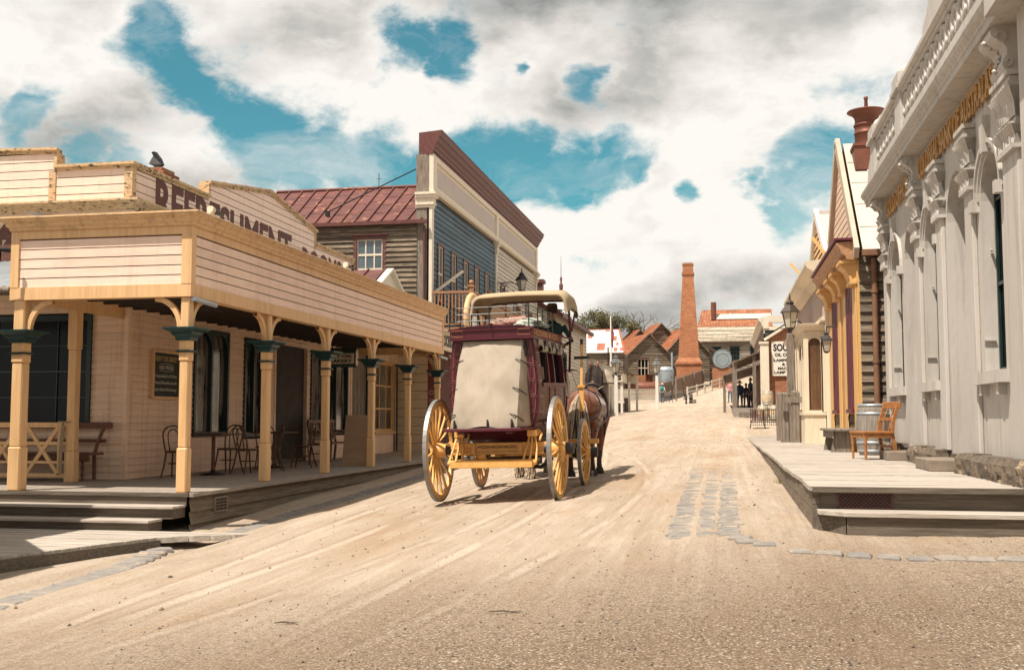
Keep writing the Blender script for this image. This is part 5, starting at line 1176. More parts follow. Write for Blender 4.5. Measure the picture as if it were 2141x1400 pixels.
rb = mat('rust brown iron', (.20, .075, .045), (.13, .045, .03), 2, ro=.55, me=.3, spots=(.30, .15, .09), sps=4, spt=.62)
mb = MB(); mb.box(2.93, 3.53, 24.3, 24.9, 6.95, 7.5); mb.box(2.90, 3.56, 24.27, 24.93, 7.48, 7.54); mb.build('base', rb, vt)
mb = MB(); mb.lathe([(r_ * 1.0, z_ - .08) for r_, z_ in [(.26, 7.6), (.26, 7.86), (.275, 7.875), (.275, 7.91), (.26, 7.925), (.26, 8.04), (.28, 8.055), (.28, 8.09), (.255, 8.12), (.25, 8.20), (.27, 8.27), (.33, 8.34), (.40, 8.37), (.42, 8.385), (.41, 8.40), (.05, 8.42)]], (3.23, 24.6, 0), 24); mb.build('drum', rb, vt)
mb = MB(); mb.lathe([(.05, 8.30), (.035, 8.58), (.05, 8.60), (.045, 8.65), (0, 8.67)], (3.23, 24.6, 0), 10); mb.build('rod', rb, vt)
wl = thing('wall_lamp', (2.55, 26.5, 3.2), 'small dark square lantern on the far end of the ochre shop front', 'lamp')
f, g = MB(), MB(); lantern(f, g, (2.44, 26.5, 3.05), .62, 4); f.tube([(2.44, 26.5, 3.68), (2.65, 26.5, 3.7)], .02, 5); f.build('lantern', black, wl); g.build('glass', lglass, wl)
# ------------------------------------------------------------------ cream shop with bay windows
cs = thing('bay_window_shop', (2.7, 31, .95), 'cream shop with two arched bay windows, a deep cornice and a white steep gable', 'building')
cw = mat('pale cream paint', (.70, .60, .46), (.60, .50, .37), 3, VG, .55, .1, 20, spots=(.3, .22, .15), sps=9, spt=.7)
mb = MB(); mb.box(2.72, 8, 28.2, 39, .8, 5.0); mb.build('wall', cw, cs)
mb = MB(); mb.box(2.6, 2.715, 29.2, 38.8, 4.15, 5.15); mb.build('name_panel', mat('faded lilac panel', (.42, .33, .28), (.34, .26, .23), 3, VG, .7), cs)
mb = MB(); mb.mould([(0, 5.1), (.12, 5.12), (.2, 5.3), (.42, 5.42), (.46, 5.5), (.46, 5.58), (0, 5.66)], (2.62, 28.9, 0), (2.62, 39, 0), -X_, .3, 0); mb.box(2.55, 2.72, 28.9, 39, 4.05, 4.15); mb.build('cornice', cw, cs)
for (a, b) in ((29.9, 32.5), (34.6, 37.0)):
    bx = MB(); bx.box(2.15, 2.7, a, b, .7, 1.6); bx.box(2.11, 2.72, a - .04, b + .04, 1.6, 1.68)
    for y in (a, b - .1): bx.box(2.15, 2.24, y, y + .1, 1.68, 3.8)
    bx.box(2.6, 2.72, a, a + .12, 1.68, 3.8)
    bx.box(2.17, 2.72, a + .02, b - .02, 3.7, 3.95); bx.mould([(0, 3.86), (.05, 3.88), (.14, 3.98), (.16, 4.04), (0, 4.06)], (2.17, a, 0), (2.17, b, 0), -X_, 1, 1); bx.mould([(0, 3.86), (.05, 3.88), (.14, 3.98), (.16, 4.04), (0, 4.06)], (2.17, a, 0), (2.72, a, 0), -Y_, 1, 0); bx.box(2.17, 2.72, a, b, 3.95, 4.05)
    bo = bx.build('bay', cw, cs)
    arch_window(cs, (2.2, b - .1, 0), -Y_, -X_, 0, b - a - .2, 1.68, 3.7, 2, cw, glassc, fw=.06, mid=.12, dep=.03)
    arch_window(cs, (2.24, a + .03, 0), X_, -Y_, 0, .40, 1.68, 3.7, 1, cw, mat('brown curtained glass', (.16, .085, .045), (.04, .025, .015), 1.5, (3, 3, .4), ro=.15, spec=.5), fw=.035, dep=.03)
window(cs, (2.72, 29.7, 0), -Y_, -X_, 0.1, 1.1, 1.7, 3.5, 2, 2, cw, glassc)
gz2 = lambda z: gz(z, 28.6, 37.0, 5.2, 7.5)
mb = MB(); mb.boards((2.85, 37.0, 5.2), -Y_, -X_, 8.4, 5.2, 7.45, .2, lap=.03, clip=gz2); mb.build('gable_boards', yel, cs)
mb = MB(); mb.beam((2.8, 28.3, 5.0), (2.8, 32.8, 7.6), .26, .12, X_); mb.beam((2.8, 37.3, 5.0), (2.8, 32.8, 7.6), .26, .12, X_); mb.build('bargeboard', mat('white trim', (.76, .72, .66)), cs)
mb = MB(); mb.quad((2.9, 28.3, 5.05), (8, 28.3, 5.05), (8, 32.8, 7.6), (2.9, 32.8, 7.6)); mb.quad((2.9, 37.3, 5.05), (2.9, 32.8, 7.6), (8, 32.8, 7.6), (8, 37.3, 5.05))
for i in range(5): mb.beam((3.3 + i * .9, 28.3, 5.07), (3.3 + i * .9, 32.8, 7.62), .04, .04)
mb.box(2.9, 8, 32.7, 32.9, 7.55, 7.64); mb.build('roof', wroof, cs)
mb = MB(); mb.tube([(2.45, 28.6, 4.98), (2.62, 28.5, 4.98), (2.66, 28.5, 4.8), (2.66, 28.5, 1.0)], .07, 8); mb.build('downpipe', cw, cs)
mb = MB(); mb.beam((2.35, 32.2, 5.6), (2.0, 32.4, 6.05), .06); mb.build('flag_pole', yel, cs)
mb = MB(); mb.tube([(2.3, 30.8, 4.02), (2.1, 30.7, 4.2), (1.9, 30.6, 4.15)], .02, 5); mb.build('lamp_arm', black, cs)
# lamp post with its timber base
lp = thing('street_lamp', (1.98, 32.6, .9), 'large iron street lantern on a square weathered timber post right of the sign wall', 'lamp')
mb = MB(); mb.beam((1.98, 32.6, .85), (1.98, 32.6, 4.0), .26, w1=.22, h1=.22); mb.build('post', greyw, lp, bevel=.02)
f, g = MB(), MB(); f.tube([(1.98, 32.6, 4.0), (1.98, 32.6, 4.12)], .08, 8); lantern(f, g, (1.98, 32.6, 4.1), 1.06, 6); f.tube([(1.7, 32.6, 4.15), (2.7, 32.6, 4.17)], .015, 5); f.build('lantern', mat('brown iron', (.075, .06, .05), ro=.45, me=.3), lp); g.build('glass', lglass, lp)
for i, (x, y, h, w_) in enumerate(((1.72, 31.6, 1.25, .24), (2.0, 31.4, 1.3, .24), (2.32, 31.5, 1.05, .2), (1.66, 33.2, 1.3, .2))):
    mb = MB(); mb.beam((x, y, .8), (x, y, .95 + h), w_); mb.beam((x, y, .95 + h), (x, y, 1.0 + h), w_, w1=w_ * .5, h1=w_ * .5)
    tag(mb.build('bollard', greyw, bevel=.02), ('squat grey timber bollard left in the cluster in front of the lamp post', 'squat grey timber bollard middle of the cluster in front of the lamp post', 'lower grey timber bollard beside the cream bay window base', 'grey timber bollard behind the lamp post base')[i], 'bollard', 'timber bollards round the lamp post')
mb = MB(); mb.box(1.55, 2.35, 31.25, 31.31, 1.95, 2.12); mb.beam((1.6, 31.5, 2.15), (2.5, 31.9, 1.98), .09, .12); tag(mb.build('hitching_rail', greyw), 'grey rail bolted across the timber bollards', 'rail')
mb = MB(); text(mb, 'RE', (2.2, 31.2, 1.5), X_, -Y_, .16, .01, bold=.04); mb.box(2.16, 2.42, 31.21, 31.23, 1.45, 1.7)
tag(mb.build('name_plate', [black]), 'small dark plate with letters RE on the timber bollards', 'sign') if 0 else None
# ------------------------------------------------------------------ brick house with painted sign
so_ = thing('brick_house', (4, 52, 1.7), 'red brick gabled house with a white painted lamp oil sign facing the street', 'building')
mb = MB(); mb.prism([(2.15, 52, 1.4), (6.2, 52, 1.4), (6.2, 52, 5.25), (4.1, 52, 6.45), (2.15, 52, 5.3)], (0, 9, 0)); mb.build('wall', brick, so_)
mb = MB(); mb.beam((1.95, 51.9, 5.2), (4.1, 51.9, 6.55), .12, .24, Y_); mb.beam((6.4, 51.9, 5.2), (4.1, 51.9, 6.55), .12, .24, Y_); mb.build('bargeboard', bone, so_)
mb = MB(); mb.quad((1.95, 51.85, 5.35), (4.1, 51.85, 6.68), (4.1, 61.2, 6.68), (1.95, 61.2, 5.35)); mb.quad((6.4, 51.85, 5.35), (6.4, 61.2, 5.35), (4.1, 61.2, 6.68), (4.1, 51.85, 6.68)); mb.build('roof', greyw, so_)
mb = MB(); mb.box(2.28, 5.3, 51.9, 51.96, 3.5, 5.12); mb.build('sign_panel', mat('white sign boards', (.74, .68, .58), (.66, .60, .5), 3, (1, 1, 9), .6), so_)
mb = MB()
for s, x, z, h, w_ in (('SOUTHERN', 2.36, 4.68, .32, 1.75), ('OIL COMPANY', 2.42, 4.42, .15, 1.35), ('LAMPS, CANDLES', 2.38, 4.18, .12, 1.6), ('& GREASE', 2.75, 3.99, .12, .9), ('MACHINE OILS', 2.55, 3.80, .12, 1.25), ('LAMP OILS', 2.38, 3.61, .12, 1.0)): text(mb, s, (x, 51.895, z), X_, -Y_, h, .004, bold=.04, width=w_); mb.cut()
build_each(mb, 'lettering', mat('black sign paint', (.02, .02, .02)), so_)
mb = MB(); mb.box(1.75, 2.14, 51.6, 52, 1.4, 5.0); mb.box(1.7, 2.14, 51.55, 52.05, 5.0, 5.1); mb.build('corner_board', bone, so_)
# white sided store between (behind the lamp post)
ws = thing('white_shop', (3.2, 42, 1.1), 'narrow white boarded shop with a stepped parapet right of the lamp post', 'building')
mb = MB(); mb.boards((2.75, 41, .9), X_, -Y_, 5, .9, 4.6, .2, lap=.03); mb.boards((2.75, 48, .9), -Y_, -X_, 7, .9, 4.6, .2, lap=.03); mb.box(2.7, 7.7, 41.02, 48, 4.6, 4.75); mb.box(2.68, 3.2, 40.95, 41.05, .9, 4.6)
for i, (z, w_) in enumerate(((4.75, .5), (5.0, .35), (5.2, .2))): mb.box(2.7, 2.7 + w_ * 2, 41, 41.3, z, z + .22)
mb.build('wall', mat('white boards', (.70, .66, .58), (.60, .56, .47), 2, (1, 1, 8), .6), ws)
mb = MB(); mb.box(2.8, 7.7, 41.05, 47.9, .9, 4.6); mb.build('core', MATS['unlit room'], ws)
mb = MB(); mb.box(3.15, 3.25, 40.9, 40.95, 1.2, 4.5); mb.build('corner_post', blue, ws)
# dark verandah building up the right side
dv = thing('verandah_shop', (1, 60, 1.7), 'weathered shop with a sloping dark verandah on rough posts beyond the brick house', 'building')
mb = MB(); mb.box(2.3, 8, 60.05, 78, 1.5, 6.2); mb.build('core', MATS['unlit room'], dv)
mb = MB(); mb.boards((2.25, 78, 1.5), -Y_, -X_, 18, 1.5, 6.9, .2, lap=.03); mb.build('front_wall', mat('faded pink boards', (.40, .27, .21), (.30, .2, .16), 2, (1, 1, 8)), dv)
mb = MB(); mb.box(2.3, 8, 60, 60.06, 1.5, 6.3); mb.build('side_wall', mat('dark green boards', (.035, .06, .06), (.05, .075, .07), 3, (1, 1, 9)), dv)
mb = MB(); mb.mould([(0, 6.5), (.1, 6.52), (.14, 6.7), (.3, 6.85), (.3, 6.95), (0, 7)], (2.25, 59.9, 0), (2.25, 78, 0), -X_, .2, 0); mb.box(2.2, 5, 59.95, 60.1, 6.3, 6.42); mb.box(2.5, 4.2, 62, 62.3, 6.9, 7.3); mb.box(2.2, 2.5, 59.9, 60.2, 6.4, 7.05); mb.build('cornice', bone, dv)
def vroof(x0, z0, x1, z1, y0, y1, m, nmn):
    mb = MB(); mb.quad((x0, y0, z0), (x1, y0, z1), (x1, y1, z1), (x0, y1, z0)); mb.quad((x0, y0, z0 - .08), (x1, y0, z1 - .08), (x1, y1, z1 - .08), (x0, y1, z0 - .08)); mb.quad((x0, y0, z0 - .08), (x1, y0, z1 - .08), (x1, y0, z1), (x0, y0, z0)); mb.quad((x0, y0, z0 - .2), (x0, y1, z0 - .2), (x0, y1, z0), (x0, y0, z0)); mb.build(nmn, m, dv)
vroof(.55, 4.25, 2.25, 4.95, 52.8, 62, oldw, 'verandah_roof'); vroof(.05, 4.0, 2.25, 4.7, 62.5, 78, greyw, 'verandah_roof')
for x, y in ((.6, 53), (.6, 57), (1.5, 53.0), (.6, 61), (.1, 63), (.1, 68), (.1, 73), (1.95, 52.9)):
    mb = MB(); mb.beam((x, y, 1.3), (x, y, 4.3 + (x - .55) * .35 if x > .3 else 3.95), .16 if x < 1.9 else .2); mb.build('verandah_post', greyw if x < 1.9 else oldw, dv)
mb = MB(); mb.box(.5, 2.3, 52.6, 78, 1.5, 2.02); mb.build('verandah_floor', deck, dv)
for i in range(3):
    mb = MB(); mb.box(.75, 1.75, 52.6 - (3 - i) * .35, 52.6, 1.2, 1.5 + i * .15); mb.build('step', greyw, dv)
mb = MB()
for y in range(12): mb.tube([(.55, 53.0 + y * .75, 2.0), (.55, 53.0 + y * .75, 2.85)], .035, 5)
mb.box(.52, .58, 53, 61, 2.8, 2.88); mb.build('railing', greyw, dv)
# street clutter in front of it
fz = thing('iron_fence', (1.6, 46, 1.2), 'low black iron picket fence beside the brazier', 'fence')
mb = MB()
for i in range(16): x = 1.15 + i * .085; mb.beam((x, 46.6, 1.15), (x, 46.6, 1.95), .02)
mb.box(1.1, 2.5, 46.59, 46.61, 1.85, 1.88); mb.box(1.1, 2.5, 46.59, 46.61, 1.35, 1.38); mb.build('pickets', black, fz)
bz = thing('brazier', (1.35, 44.6, 1.1), 'rusty square iron brazier basket on thin legs in front of the iron fence', 'brazier')
mb = MB()
for i in range(9):
    for (x, y) in ((1.1 + i * .065, 44.4), (1.1 + i * .065, 44.92), (1.1, 44.4 + i * .065), (1.62, 44.4 + i * .065)): mb.beam((x, y, 1.42), (x, y, 1.85), .022)
for z in (1.42, 1.64, 1.85): mb.box(1.09, 1.63, 44.39, 44.93, z - .012, z + .012)
mb.build('basket', maroon, bz)
for x, y in ((1.12, 44.42), (1.6, 44.42), (1.12, 44.9), (1.6, 44.9)):
    mb = MB(); mb.tube([(x, y, 1.42), (x + (x - 1.36) * .3, y, 1.04)], .014, 5); mb.build('leg', black, bz)
crb = mat('cream cask wood', (.60, .48, .32), (.50, .38, .24), 3, VG, .7)
for i, (x, y, z) in enumerate(((1.75, 49.5, 1.45), (2.25, 49.6, 1.45), (1.98, 49.9, 2.1))):
    barrel((x, y, z), ('pale cask left of the pair under the lamp oil sign', 'pale cask right of the pair under the lamp oil sign', 'pale cask standing on top of the pair under the lamp oil sign')[i], crb, .65, .26, 'pale casks below the painted sign')
# ------------------------------------------------------------------ stagecoach
cyel = mat('coach yellow paint', (.74, .41, .12), (.62, .33, .10), 4, (3, 3, 3), .45, .12, 25, coat=.1, spots=(.36, .23, .13), sps=9, spt=.66)
cmar = mat('coach maroon paint', (.085, .014, .024), (.075, .012, .02), 2, (2, 2, 2), .42, .03, 20, coat=.1, spec=.3)
cgold = mat('coach line gold', (.40, .19, .07), ro=.5)
cline = mat('coach line black', (.03, .02, .012))
tyre = mat('steel tyre', (.30, .30, .30), (.20, .19, .18), 6, ro=.5, me=.6)
canv = mat('tan canvas', (.41, .35, .28), (.33, .28, .215), 1.6, ro=.85, bump=.25, bs=160, sheen=.1, spots=(.27, .22, .16), sps=2.2, spt=.64, stk=((.26, .20, .14), .4))
leath = mat('black leather', (.015, .012, .011), (.03, .022, .018), 5, ro=.5, bump=.1)
co = thing('stagecoach', (-3.32, 15.98, G(-3.32, 16) - .01), 'maroon stagecoach with yellow wheels and tan canvas rear cover, driving away up the street', 'stagecoach')
co.rotation_euler = (R(1.6), R(-1.3), R(-1.5))
def CB(mb, name, m, parent=None, **k): return mb.build(name, m, parent or co, world=False, **k)
def wheel(x, y, r, ns):
    s = 1 if x > 0 else -1; c = (x, y, r)
    f = MB(); t = .028
    f.lathe([(r - .105, -t), (r - .018, -t), (r - .018, t), (r - .105, t), (r - .105, -t)], c, 48, (s, 0, 0), cap=False, smooth=False)
    w = CB(f, 'wheel', cyel, bevel=.006)
    f = MB(); f.lathe([(r - .018, -t - .002), (r, -t - .002), (r, t + .002), (r - .018, t + .002)], c, 56, (s, 0, 0), cap=False, smooth=False); CB(f, 'tyre', tyre, w)
    f = MB(); l = MB()
    for i in range(ns):
        a = 2 * pi * (i + .3) / ns; d = V((0, cos(a), sin(a)))
        p0 = V(c) + d * .09 + V((s * .055, 0, 0)) * 1; p1 = V(c) + d * (r - .1)
        f.tube([p0, p0.lerp(p1, .25), p0.lerp(p1, .8), p1], [.026, .024, .019, .026], 7)
        l.beam(p0.lerp(p1, .2) - V((s * .024, 0, 0)), p0.lerp(p1, .75) - V((s * .020, 0, 0)), .004, .006)
        l.beam(p0.lerp(p1, .2) + V((s * .024, 0, 0)), p0.lerp(p1, .75) + V((s * .020, 0, 0)), .004, .006)
    CB(f, 'spokes', cyel, w); CB(l, 'spoke_lines', cline, w)
    f = MB(); f.lathe([(.075, -.14), (.085, -.12), (.105, -.05), (.115, 0), (.115, .05), (.095, .09), (.08, .13)], c, 20, (s, 0, 0)); CB(f, 'hub', cyel, w)
    f = MB(); f.lathe([(.09, .125), (.09, .22), (.075, .235), (.001, .235)], c, 18, (s, 0, 0)); f.cut(); f.lathe([(.088, -.2), (.088, -.12)], c, 18, (s, 0, 0)); build_each(f, 'hub_cap', leath, w, world=False)
for x in (-.92, .92): wheel(x, 0, .775, 16)
for x in (-.90, .93): wheel(x, 2.45, .575, 14)
# running gear
f = MB(); f.box(-.78, .78, -.06, .06, .70, .88); f.box(-.78, .78, -.075, -.06, .79, .80)
for x in (-.36, .36): f.box(x - .03, x + .03, -.085, .07, .70, .875)
CB(f, 'rear_axle', cyel, bevel=.008)
f = MB()
for s in (-1, 1):
    for x0, x1 in ((-.34, 0), (0, .34)): pass
    f.tube([(s * .0 - .3, -.064, .82), (-.2, -.064, .835), (-.1, -.064, .82), (0, -.064, .835), (.1, -.064, .82), (.2, -.064, .835), (.3, -.064, .82)], .004, 4) if s > 0 else f.tube([(-.3, -.064, .82), (-.2, -.064, .805), (-.1, -.064, .82), (0, -.064, .805), (.1, -.064, .82), (.2, -.064, .805), (.3, -.064, .82)], .004, 4)
f.box(-.74, -.4, -.064, -.06, .745, .75); f.box(.4, .74, -.064, -.06, .745, .75); f.box(-.33, .33, -.064, -.06, .745, .75)
CB(f, 'axle_lining', cline)
f = MB(); f.box(-.62, .62, -.48, -.34, .53, .64); f.box(-.62, .62, -.36, .1, .60, .63)
for s in (-1, 1): f.lathe([(.0, -.06), (.035, -.05), (.05, 0), (.035, .05), (0, .06)], (s * .62, -.41, .60), 8, (1, 0, 0))
CB(f, 'rear_crossbar', cyel, bevel=.008)
for s in (-1, 1):
    f = MB(); x = s * .56
    for dx in (-.07, 0, .07):
        f.tube([(x + dx * 1.4, -.38, .62), (x + dx * 1.1, -.2, .80), (x + dx * .5, -.12, 1.0), (x + dx * .3, .05, 1.03)], .018, 6)
    f.box(x - .07, x + .07, -.16, .06, .97, 1.06); f.tube([(x + .1, -.1, .9), (x + .13, -.05, 1.0), (x + .06, 0, 1.06)], .02, 6)
    CB(f, 'brace_stand', cyel)
f = MB(); f.box(-.05, .05, 0, 2.5, .66, .76); f.beam((-.5, .1, .7), (0, 1.6, .7), .06); f.beam((.5, .1, .7), (0, 1.6, .7), .06); f.box(-.74, .74, 2.38, 2.52, .50, .64); f.box(-.5, .5, 2.36, 2.54, .64, .85)
f.beam((.62, 2.5, .62), (1.02, 2.6, .62), .06); f.box(.3, 1.12, 2.9, 2.98, .70, .78); f.box(-1.12, -.3, 2.9, 2.98, .70, .78); f.box(-.06, .06, 2.5, 5.6, .68, .78)
CB(f, 'perch_and_pole', cyel, bevel=.006)
f = MB(); f.tube([(-.5, -.1, 1.0), (-.5, .6, .88), (-.5, 1.6, .88), (-.5, 2.4, 1.0)], .04, 8, flat=1); f.tube([(.5, -.1, 1.0), (.5, .6, .88), (.5, 1.6, .88), (.5, 2.4, 1.0)], .04, 8)
f.box(-.3, .5, .5, .9, .50, .62); f.tube([(.1, .6, .5), (.5, .8, .45), (.62, 1.1, .56)], .035, 6); f.box(.80, .86, .82, .98, .45, .95); f.box(-.86, -.80, .82, .98, .45, .8)
CB(f, 'thoroughbrace', leath)
f = MB(); 
for i in range(9):
    t = i / 8; p = V((-.12 + .2 * t, -.3, .60 - .07 * sin(pi * t))); f.tube([p + V((.014 * cos(R(a)), .010 * sin(R(a)), .010 * sin(R(a)))) for a in range(0, 361, 60)], .004, 4)
CB(f, 'chain', black)
# body shell: sections (z, half width, y rear, y front)
secs = [(.86, .40, .25, 2.0), (.92, .50, .12, 2.1), (1.04, .56, .0, 2.2), (1.12, .60, -.08, 2.22), (1.3, .655, -.12, 2.22), (1.5, .68, -.14, 2.20), (1.7, .68, -.15, 2.18), (1.74, .675, -.15, 2.18)]
f = MB(); vs = []
for z, w_, a, b in secs: vs += [(-w_, a, z), (w_, a, z), (w_, b, z), (-w_, b, z)]
f.add(vs, [(0, 3, 2, 1)] + [(4 * i + j, 4 * i + (j + 1) % 4, 4 * i + 4 + (j + 1) % 4, 4 * i + 4 + j) for i in range(len(secs) - 1) for j in range(4)])
f.quad((-.67, -.14, 1.74), (.67, -.14, 1.74), (.67, 2.18, 1.74), (-.67, 2.18, 1.74))
CB(f, 'body', cmar)
def shellx(z): return itp([(z_, w_) for z_, w_, a, b in secs] + [(2.1, .655), (2.42, .61)], z)
f = MB()    # pillars that follow the curved side
for s in (-1, 1):
    for ya, yb in ((-.15, .14), (.72, .80), (1.22, 1.30), (2.08, 2.18)):
        zz = [1.1, 1.3, 1.5, 1.74, 2.0, 2.2, 2.42]
        f.cut()
        for z0, z1 in zip(zz, zz[1:]):
            x0, x1 = shellx(z0), shellx(z1)
            f.add([(s * (x0 - .06), ya, z0), (s * (x0 + .012), ya, z0), (s * (x0 + .012), yb, z0), (s * (x0 - .06), yb, z0), (s * (x1 - .06), ya, z1), (s * (x1 + .012), ya, z1), (s * (x1 + .012), yb, z1), (s * (x1 - .06), yb, z1)],
                  [(0, 1, 2, 3), (4, 7, 6, 5), (0, 4, 5, 1), (1, 5, 6, 2), (2, 6, 7, 3), (3, 7, 4, 0)])
    f.cut(); f.box(s * .665, s * .705, .14, 2.1, 1.70, 1.76); f.box(s * .665, s * .70, .14, 2.1, 1.13, 1.17)
for s in (-1, 1): 
    f.cut()
    for z0, z1 in ((1.1, 1.74), (1.74, 2.42)):
        f.add([(s * (shellx(z0) - .01), -.17, z0), (s * (shellx(z0) - .17), -.17, z0), (s * (shellx(z1) - .17), -.17, z1), (s * (shellx(z1) - .01), -.17, z1), (s * (shellx(z0) - .01), -.1, z0), (s * (shellx(z0) - .17), -.1, z0), (s * (shellx(z1) - .17), -.1, z1), (s * (shellx(z1) - .01), -.1, z1)],
              [(0, 1, 2, 3), (4, 7, 6, 5), (0, 4, 5, 1), (1, 5, 6, 2), (2, 6, 7, 3), (3, 7, 4, 0)])
build_each(f, 'pillar', cmar, co, world=False)
f = MB()    # raised bands and gold lines on the rear pillars and side panels
f = MB()
for s in (-1, 1):
    f.cut()
    for z in (1.33, 1.56, 1.79, 2.02, 2.22): x = shellx(z); f.box(s * (x - .155), s * (x - .015), -.178, -.168, z - .006, z + .006); f.box(s * (x + .01), s * (x + .018), -.12, .1, z - .006, z + .006)
    for za, zb in ((1.16, 1.29), (1.37, 1.52), (1.6, 1.75), (1.83, 1.98), (2.06, 2.18), (2.26, 2.38)):
        for xx in (.035, .135): f.beam((s * (shellx(za) - xx), -.172, za), (s * (shellx(zb) - xx), -.172, zb), .006, .004)
build_each(f, 'band', mat('coach band gloss', (.20, .08, .085), ro=.3, coat=.2), co, world=False)
f = MB()
for s in (-1, 1):
    for za, zb in ((1.16, 1.30), (1.36, 1.53), (1.59, 1.76), (1.82, 1.99), (2.05, 2.19), (2.25, 2.38)):
        a, b = shellx(za), shellx(zb)
        f.tube([(s * (a + .015), -.08, za), (s * (a + .015), .07, za + .0), (s * (b + .015), .07, zb), (s * (b + .015), -.08, zb), (s * (a + .015), -.08, za)], .0026, 4)
        f.tube([(s * (a - .04), -.173, za), (s * (b - .04), -.173, zb), (s * (b - .13), -.173, zb), (s * (a - .13), -.173, za), (s * (a - .04), -.173, za)], .0026, 4)
    f.tube([(s * .705, .25, 1.22), (s * .705, .66, 1.22), (s * .70, .66, 1.62), (s * .70, .25, 1.62), (s * .705, .25, 1.22)], .004, 4)
f.box(-.57, -.43, -.305, -.3, 2.46, 2.462); 
for a, b in ((-.6, -.42), (.42, .6)): f.tube([(a, -.292, 2.48), (b, -.292, 2.48), (b, -.292, 2.56), (a, -.292, 2.56), (a, -.292, 2.48)], .0026, 4)
CB(f, 'gold_lining', cgold)
f = MB(); f.box(-.655, .655, .6, .62, 1.75, 2.42); f.box(-.6, .6, -.1, 2.1, 2.38, 2.41); f.box(-.6, .6, 2.1, 2.16, 1.74, 2.42); f.box(-.55, .55, -.09, -.05, 1.2, 2.4); CB(f, 'interior', mat('unlit coach inside', (.012, .008, .007)))
f = MB(); f.box(-.3, .0, .3, .55, 1.6, 1.95); f.cut(); f.tube([(.62, .45, 2.0), (.63, .42, 1.9), (.62, .5, 1.82)], .03, 6); build_each(f, 'seat_cushion', mat('worn bag', (.30, .22, .16)), co, world=False)
# roof
f = MB()
f.box(-.645, .645, -.28, 2.3, 2.42, 2.445)
f.box(-.63, .63, -.27, 2.29, 2.445, 2.585)
n = 12; vs = []
for yy in (-.29, 2.31):
    for i in range(n + 1): x = lerp(-.655, .655, i / n); vs.append((x, yy, 2.585 + .055 * (1 - (x / .655) ** 2)))
for yy in (-.29, 2.31):
    for i in range(n + 1): x = lerp(-.655, .655, i / n); vs.append((x, yy, 2.56))
m_ = n + 1
f.add(vs, [(i, i + 1, m_ + i + 1, m_ + i) for i in range(n)] + [(i, 2 * m_ + i, 2 * m_ + i + 1, i + 1) for i in range(n)] + [(m_ + i, m_ + i + 1, 3 * m_ + i + 1, 3 * m_ + i) for i in range(n)], False)
CB(f, 'roof', cmar)
f = MB(); f.box(.632, .64, -.2, 2.2, 2.46, 2.57); CB(f, 'name_panel', mat('coach orange brown', (.26, .09, .05)))
f = MB(); text(f, 'COBB & CO', (.641, -.05, 2.475), Y_, X_, .08, .003, bold=.03, width=1.9); CB(f, 'lettering', cgold)
f = MB(); 
for z in (2.70, 2.80, 2.90): f.tube([(-.62, 1.5, z), (-.64, -.25, z), (-.5, -.33, z), (.5, -.33, z), (.60, -.22, z), (.62, 1.5, z)], .007, 5)
for x, y in ((-.64, -.24), (-.62, .3), (-.62, 1.0), (0, -.33), (.58, -.24), (.61, .3), (.61, .7), (.62, 1.1), (.62, 1.5), (-.62, 1.5)): f.tube([(x, y, 2.58), (x, y, 2.91)], .011, 5)
CB(f, 'roof_rail', mat('green black iron', (.02, .035, .03), ro=.4))
f = MB()
for i in range(3):     # side curtains rolled up
    y0 = .16 + i * .66
    f.cut(); f.tube([(.66, y0, 2.28), (.66, y0 + .5, 2.28)], .05, 10, cap=False); f.box(.63, .645, y0, y0 + .5, 2.3, 2.42); f.cut(); f.tube([(-.66, y0, 2.28), (-.66, y0 + .5, 2.28)], .05, 10)
build_each(f, 'rolled_curtain', canv, co, world=False)
f = MB()
for i in range(6): y0 = .25 + i * .33; f.tube([(.70, y0, 2.40), (.722, y0, 2.28), (.66, y0, 2.22)], .008, 5); f.cut()
build_each(f, 'curtain_strap', leath, co, world=False)
# canvas boot cover at the rear
f = MB(); nu, nv_ = 22, 26; g = []
for j in range(nv_ + 1):
    v = j / nv_; z = lerp(2.405, 1.125, v); row = []
    xl = lerp(-.425, -.575, min(1, v * 1.05)) - .02 * sin(v * 6); xr = lerp(.46, .43, v)
    for i in range(nu + 1):
        u = i / nu; x = lerp(xl, xr, u)
        y = lerp(-.20, -.60, v ** .8) - .05 * sin(pi * v) * sin(pi * u) + .034 * noise.noise(V((x * 2.6 + z * 1.1, z * 2.2 - x, 1))) * (.4 + v) + .014 * noise.noise(V((x * 9 + z * 4, z * 3, 5)))
        y += .02 * (1 - min(1, (1 - u) * 5)) - .012 * max(0, 1 - abs(x * .8 + (z - 2.3) * .35 + .1) / .05) - .010 * max(0, 1 - abs(x * .7 - (z - 1.2) * .55 + .25) / .04) - .010 * max(0, 1 - abs(x + (z - 1.9) * 1.3) / .04) * (z < 1.9)
        row.append((x, y, z - (.018 * sin(pi * u * 3) * (v > .97))))
    g.append(row)
vs = [p for r in g for p in r]; w_ = nu + 1
f.add(vs, [(j * w_ + i, j * w_ + i + 1, (j + 1) * w_ + i + 1, (j + 1) * w_ + i) for j in range(nv_) for i in range(nu)], True)
for side in (0, nu):
    k = 6; vs = []
    for j in range(nv_ + 1):
        p = V(g[j][side]); v = j / nv_; q = V((lerp(.50, .56, v) if side else lerp(-.47, -.60, v), -.16, p.z))
        for i in range(k + 1): t = i / k; r = p.lerp(q, t); r.x += (.02 * sin(pi * t) * v) * (1 if side else -1) + .012 * noise.noise(V((r.y * 9, r.z * 3, 2))); vs.append(r)
    f.add(vs, [(j * (k + 1) + i, j * (k + 1) + i + 1, (j + 1) * (k + 1) + i + 1, (j + 1) * (k + 1) + i) for j in range(nv_) for i in range(k)], True)
CB(f, 'canvas_cover', canv)
f = MB()
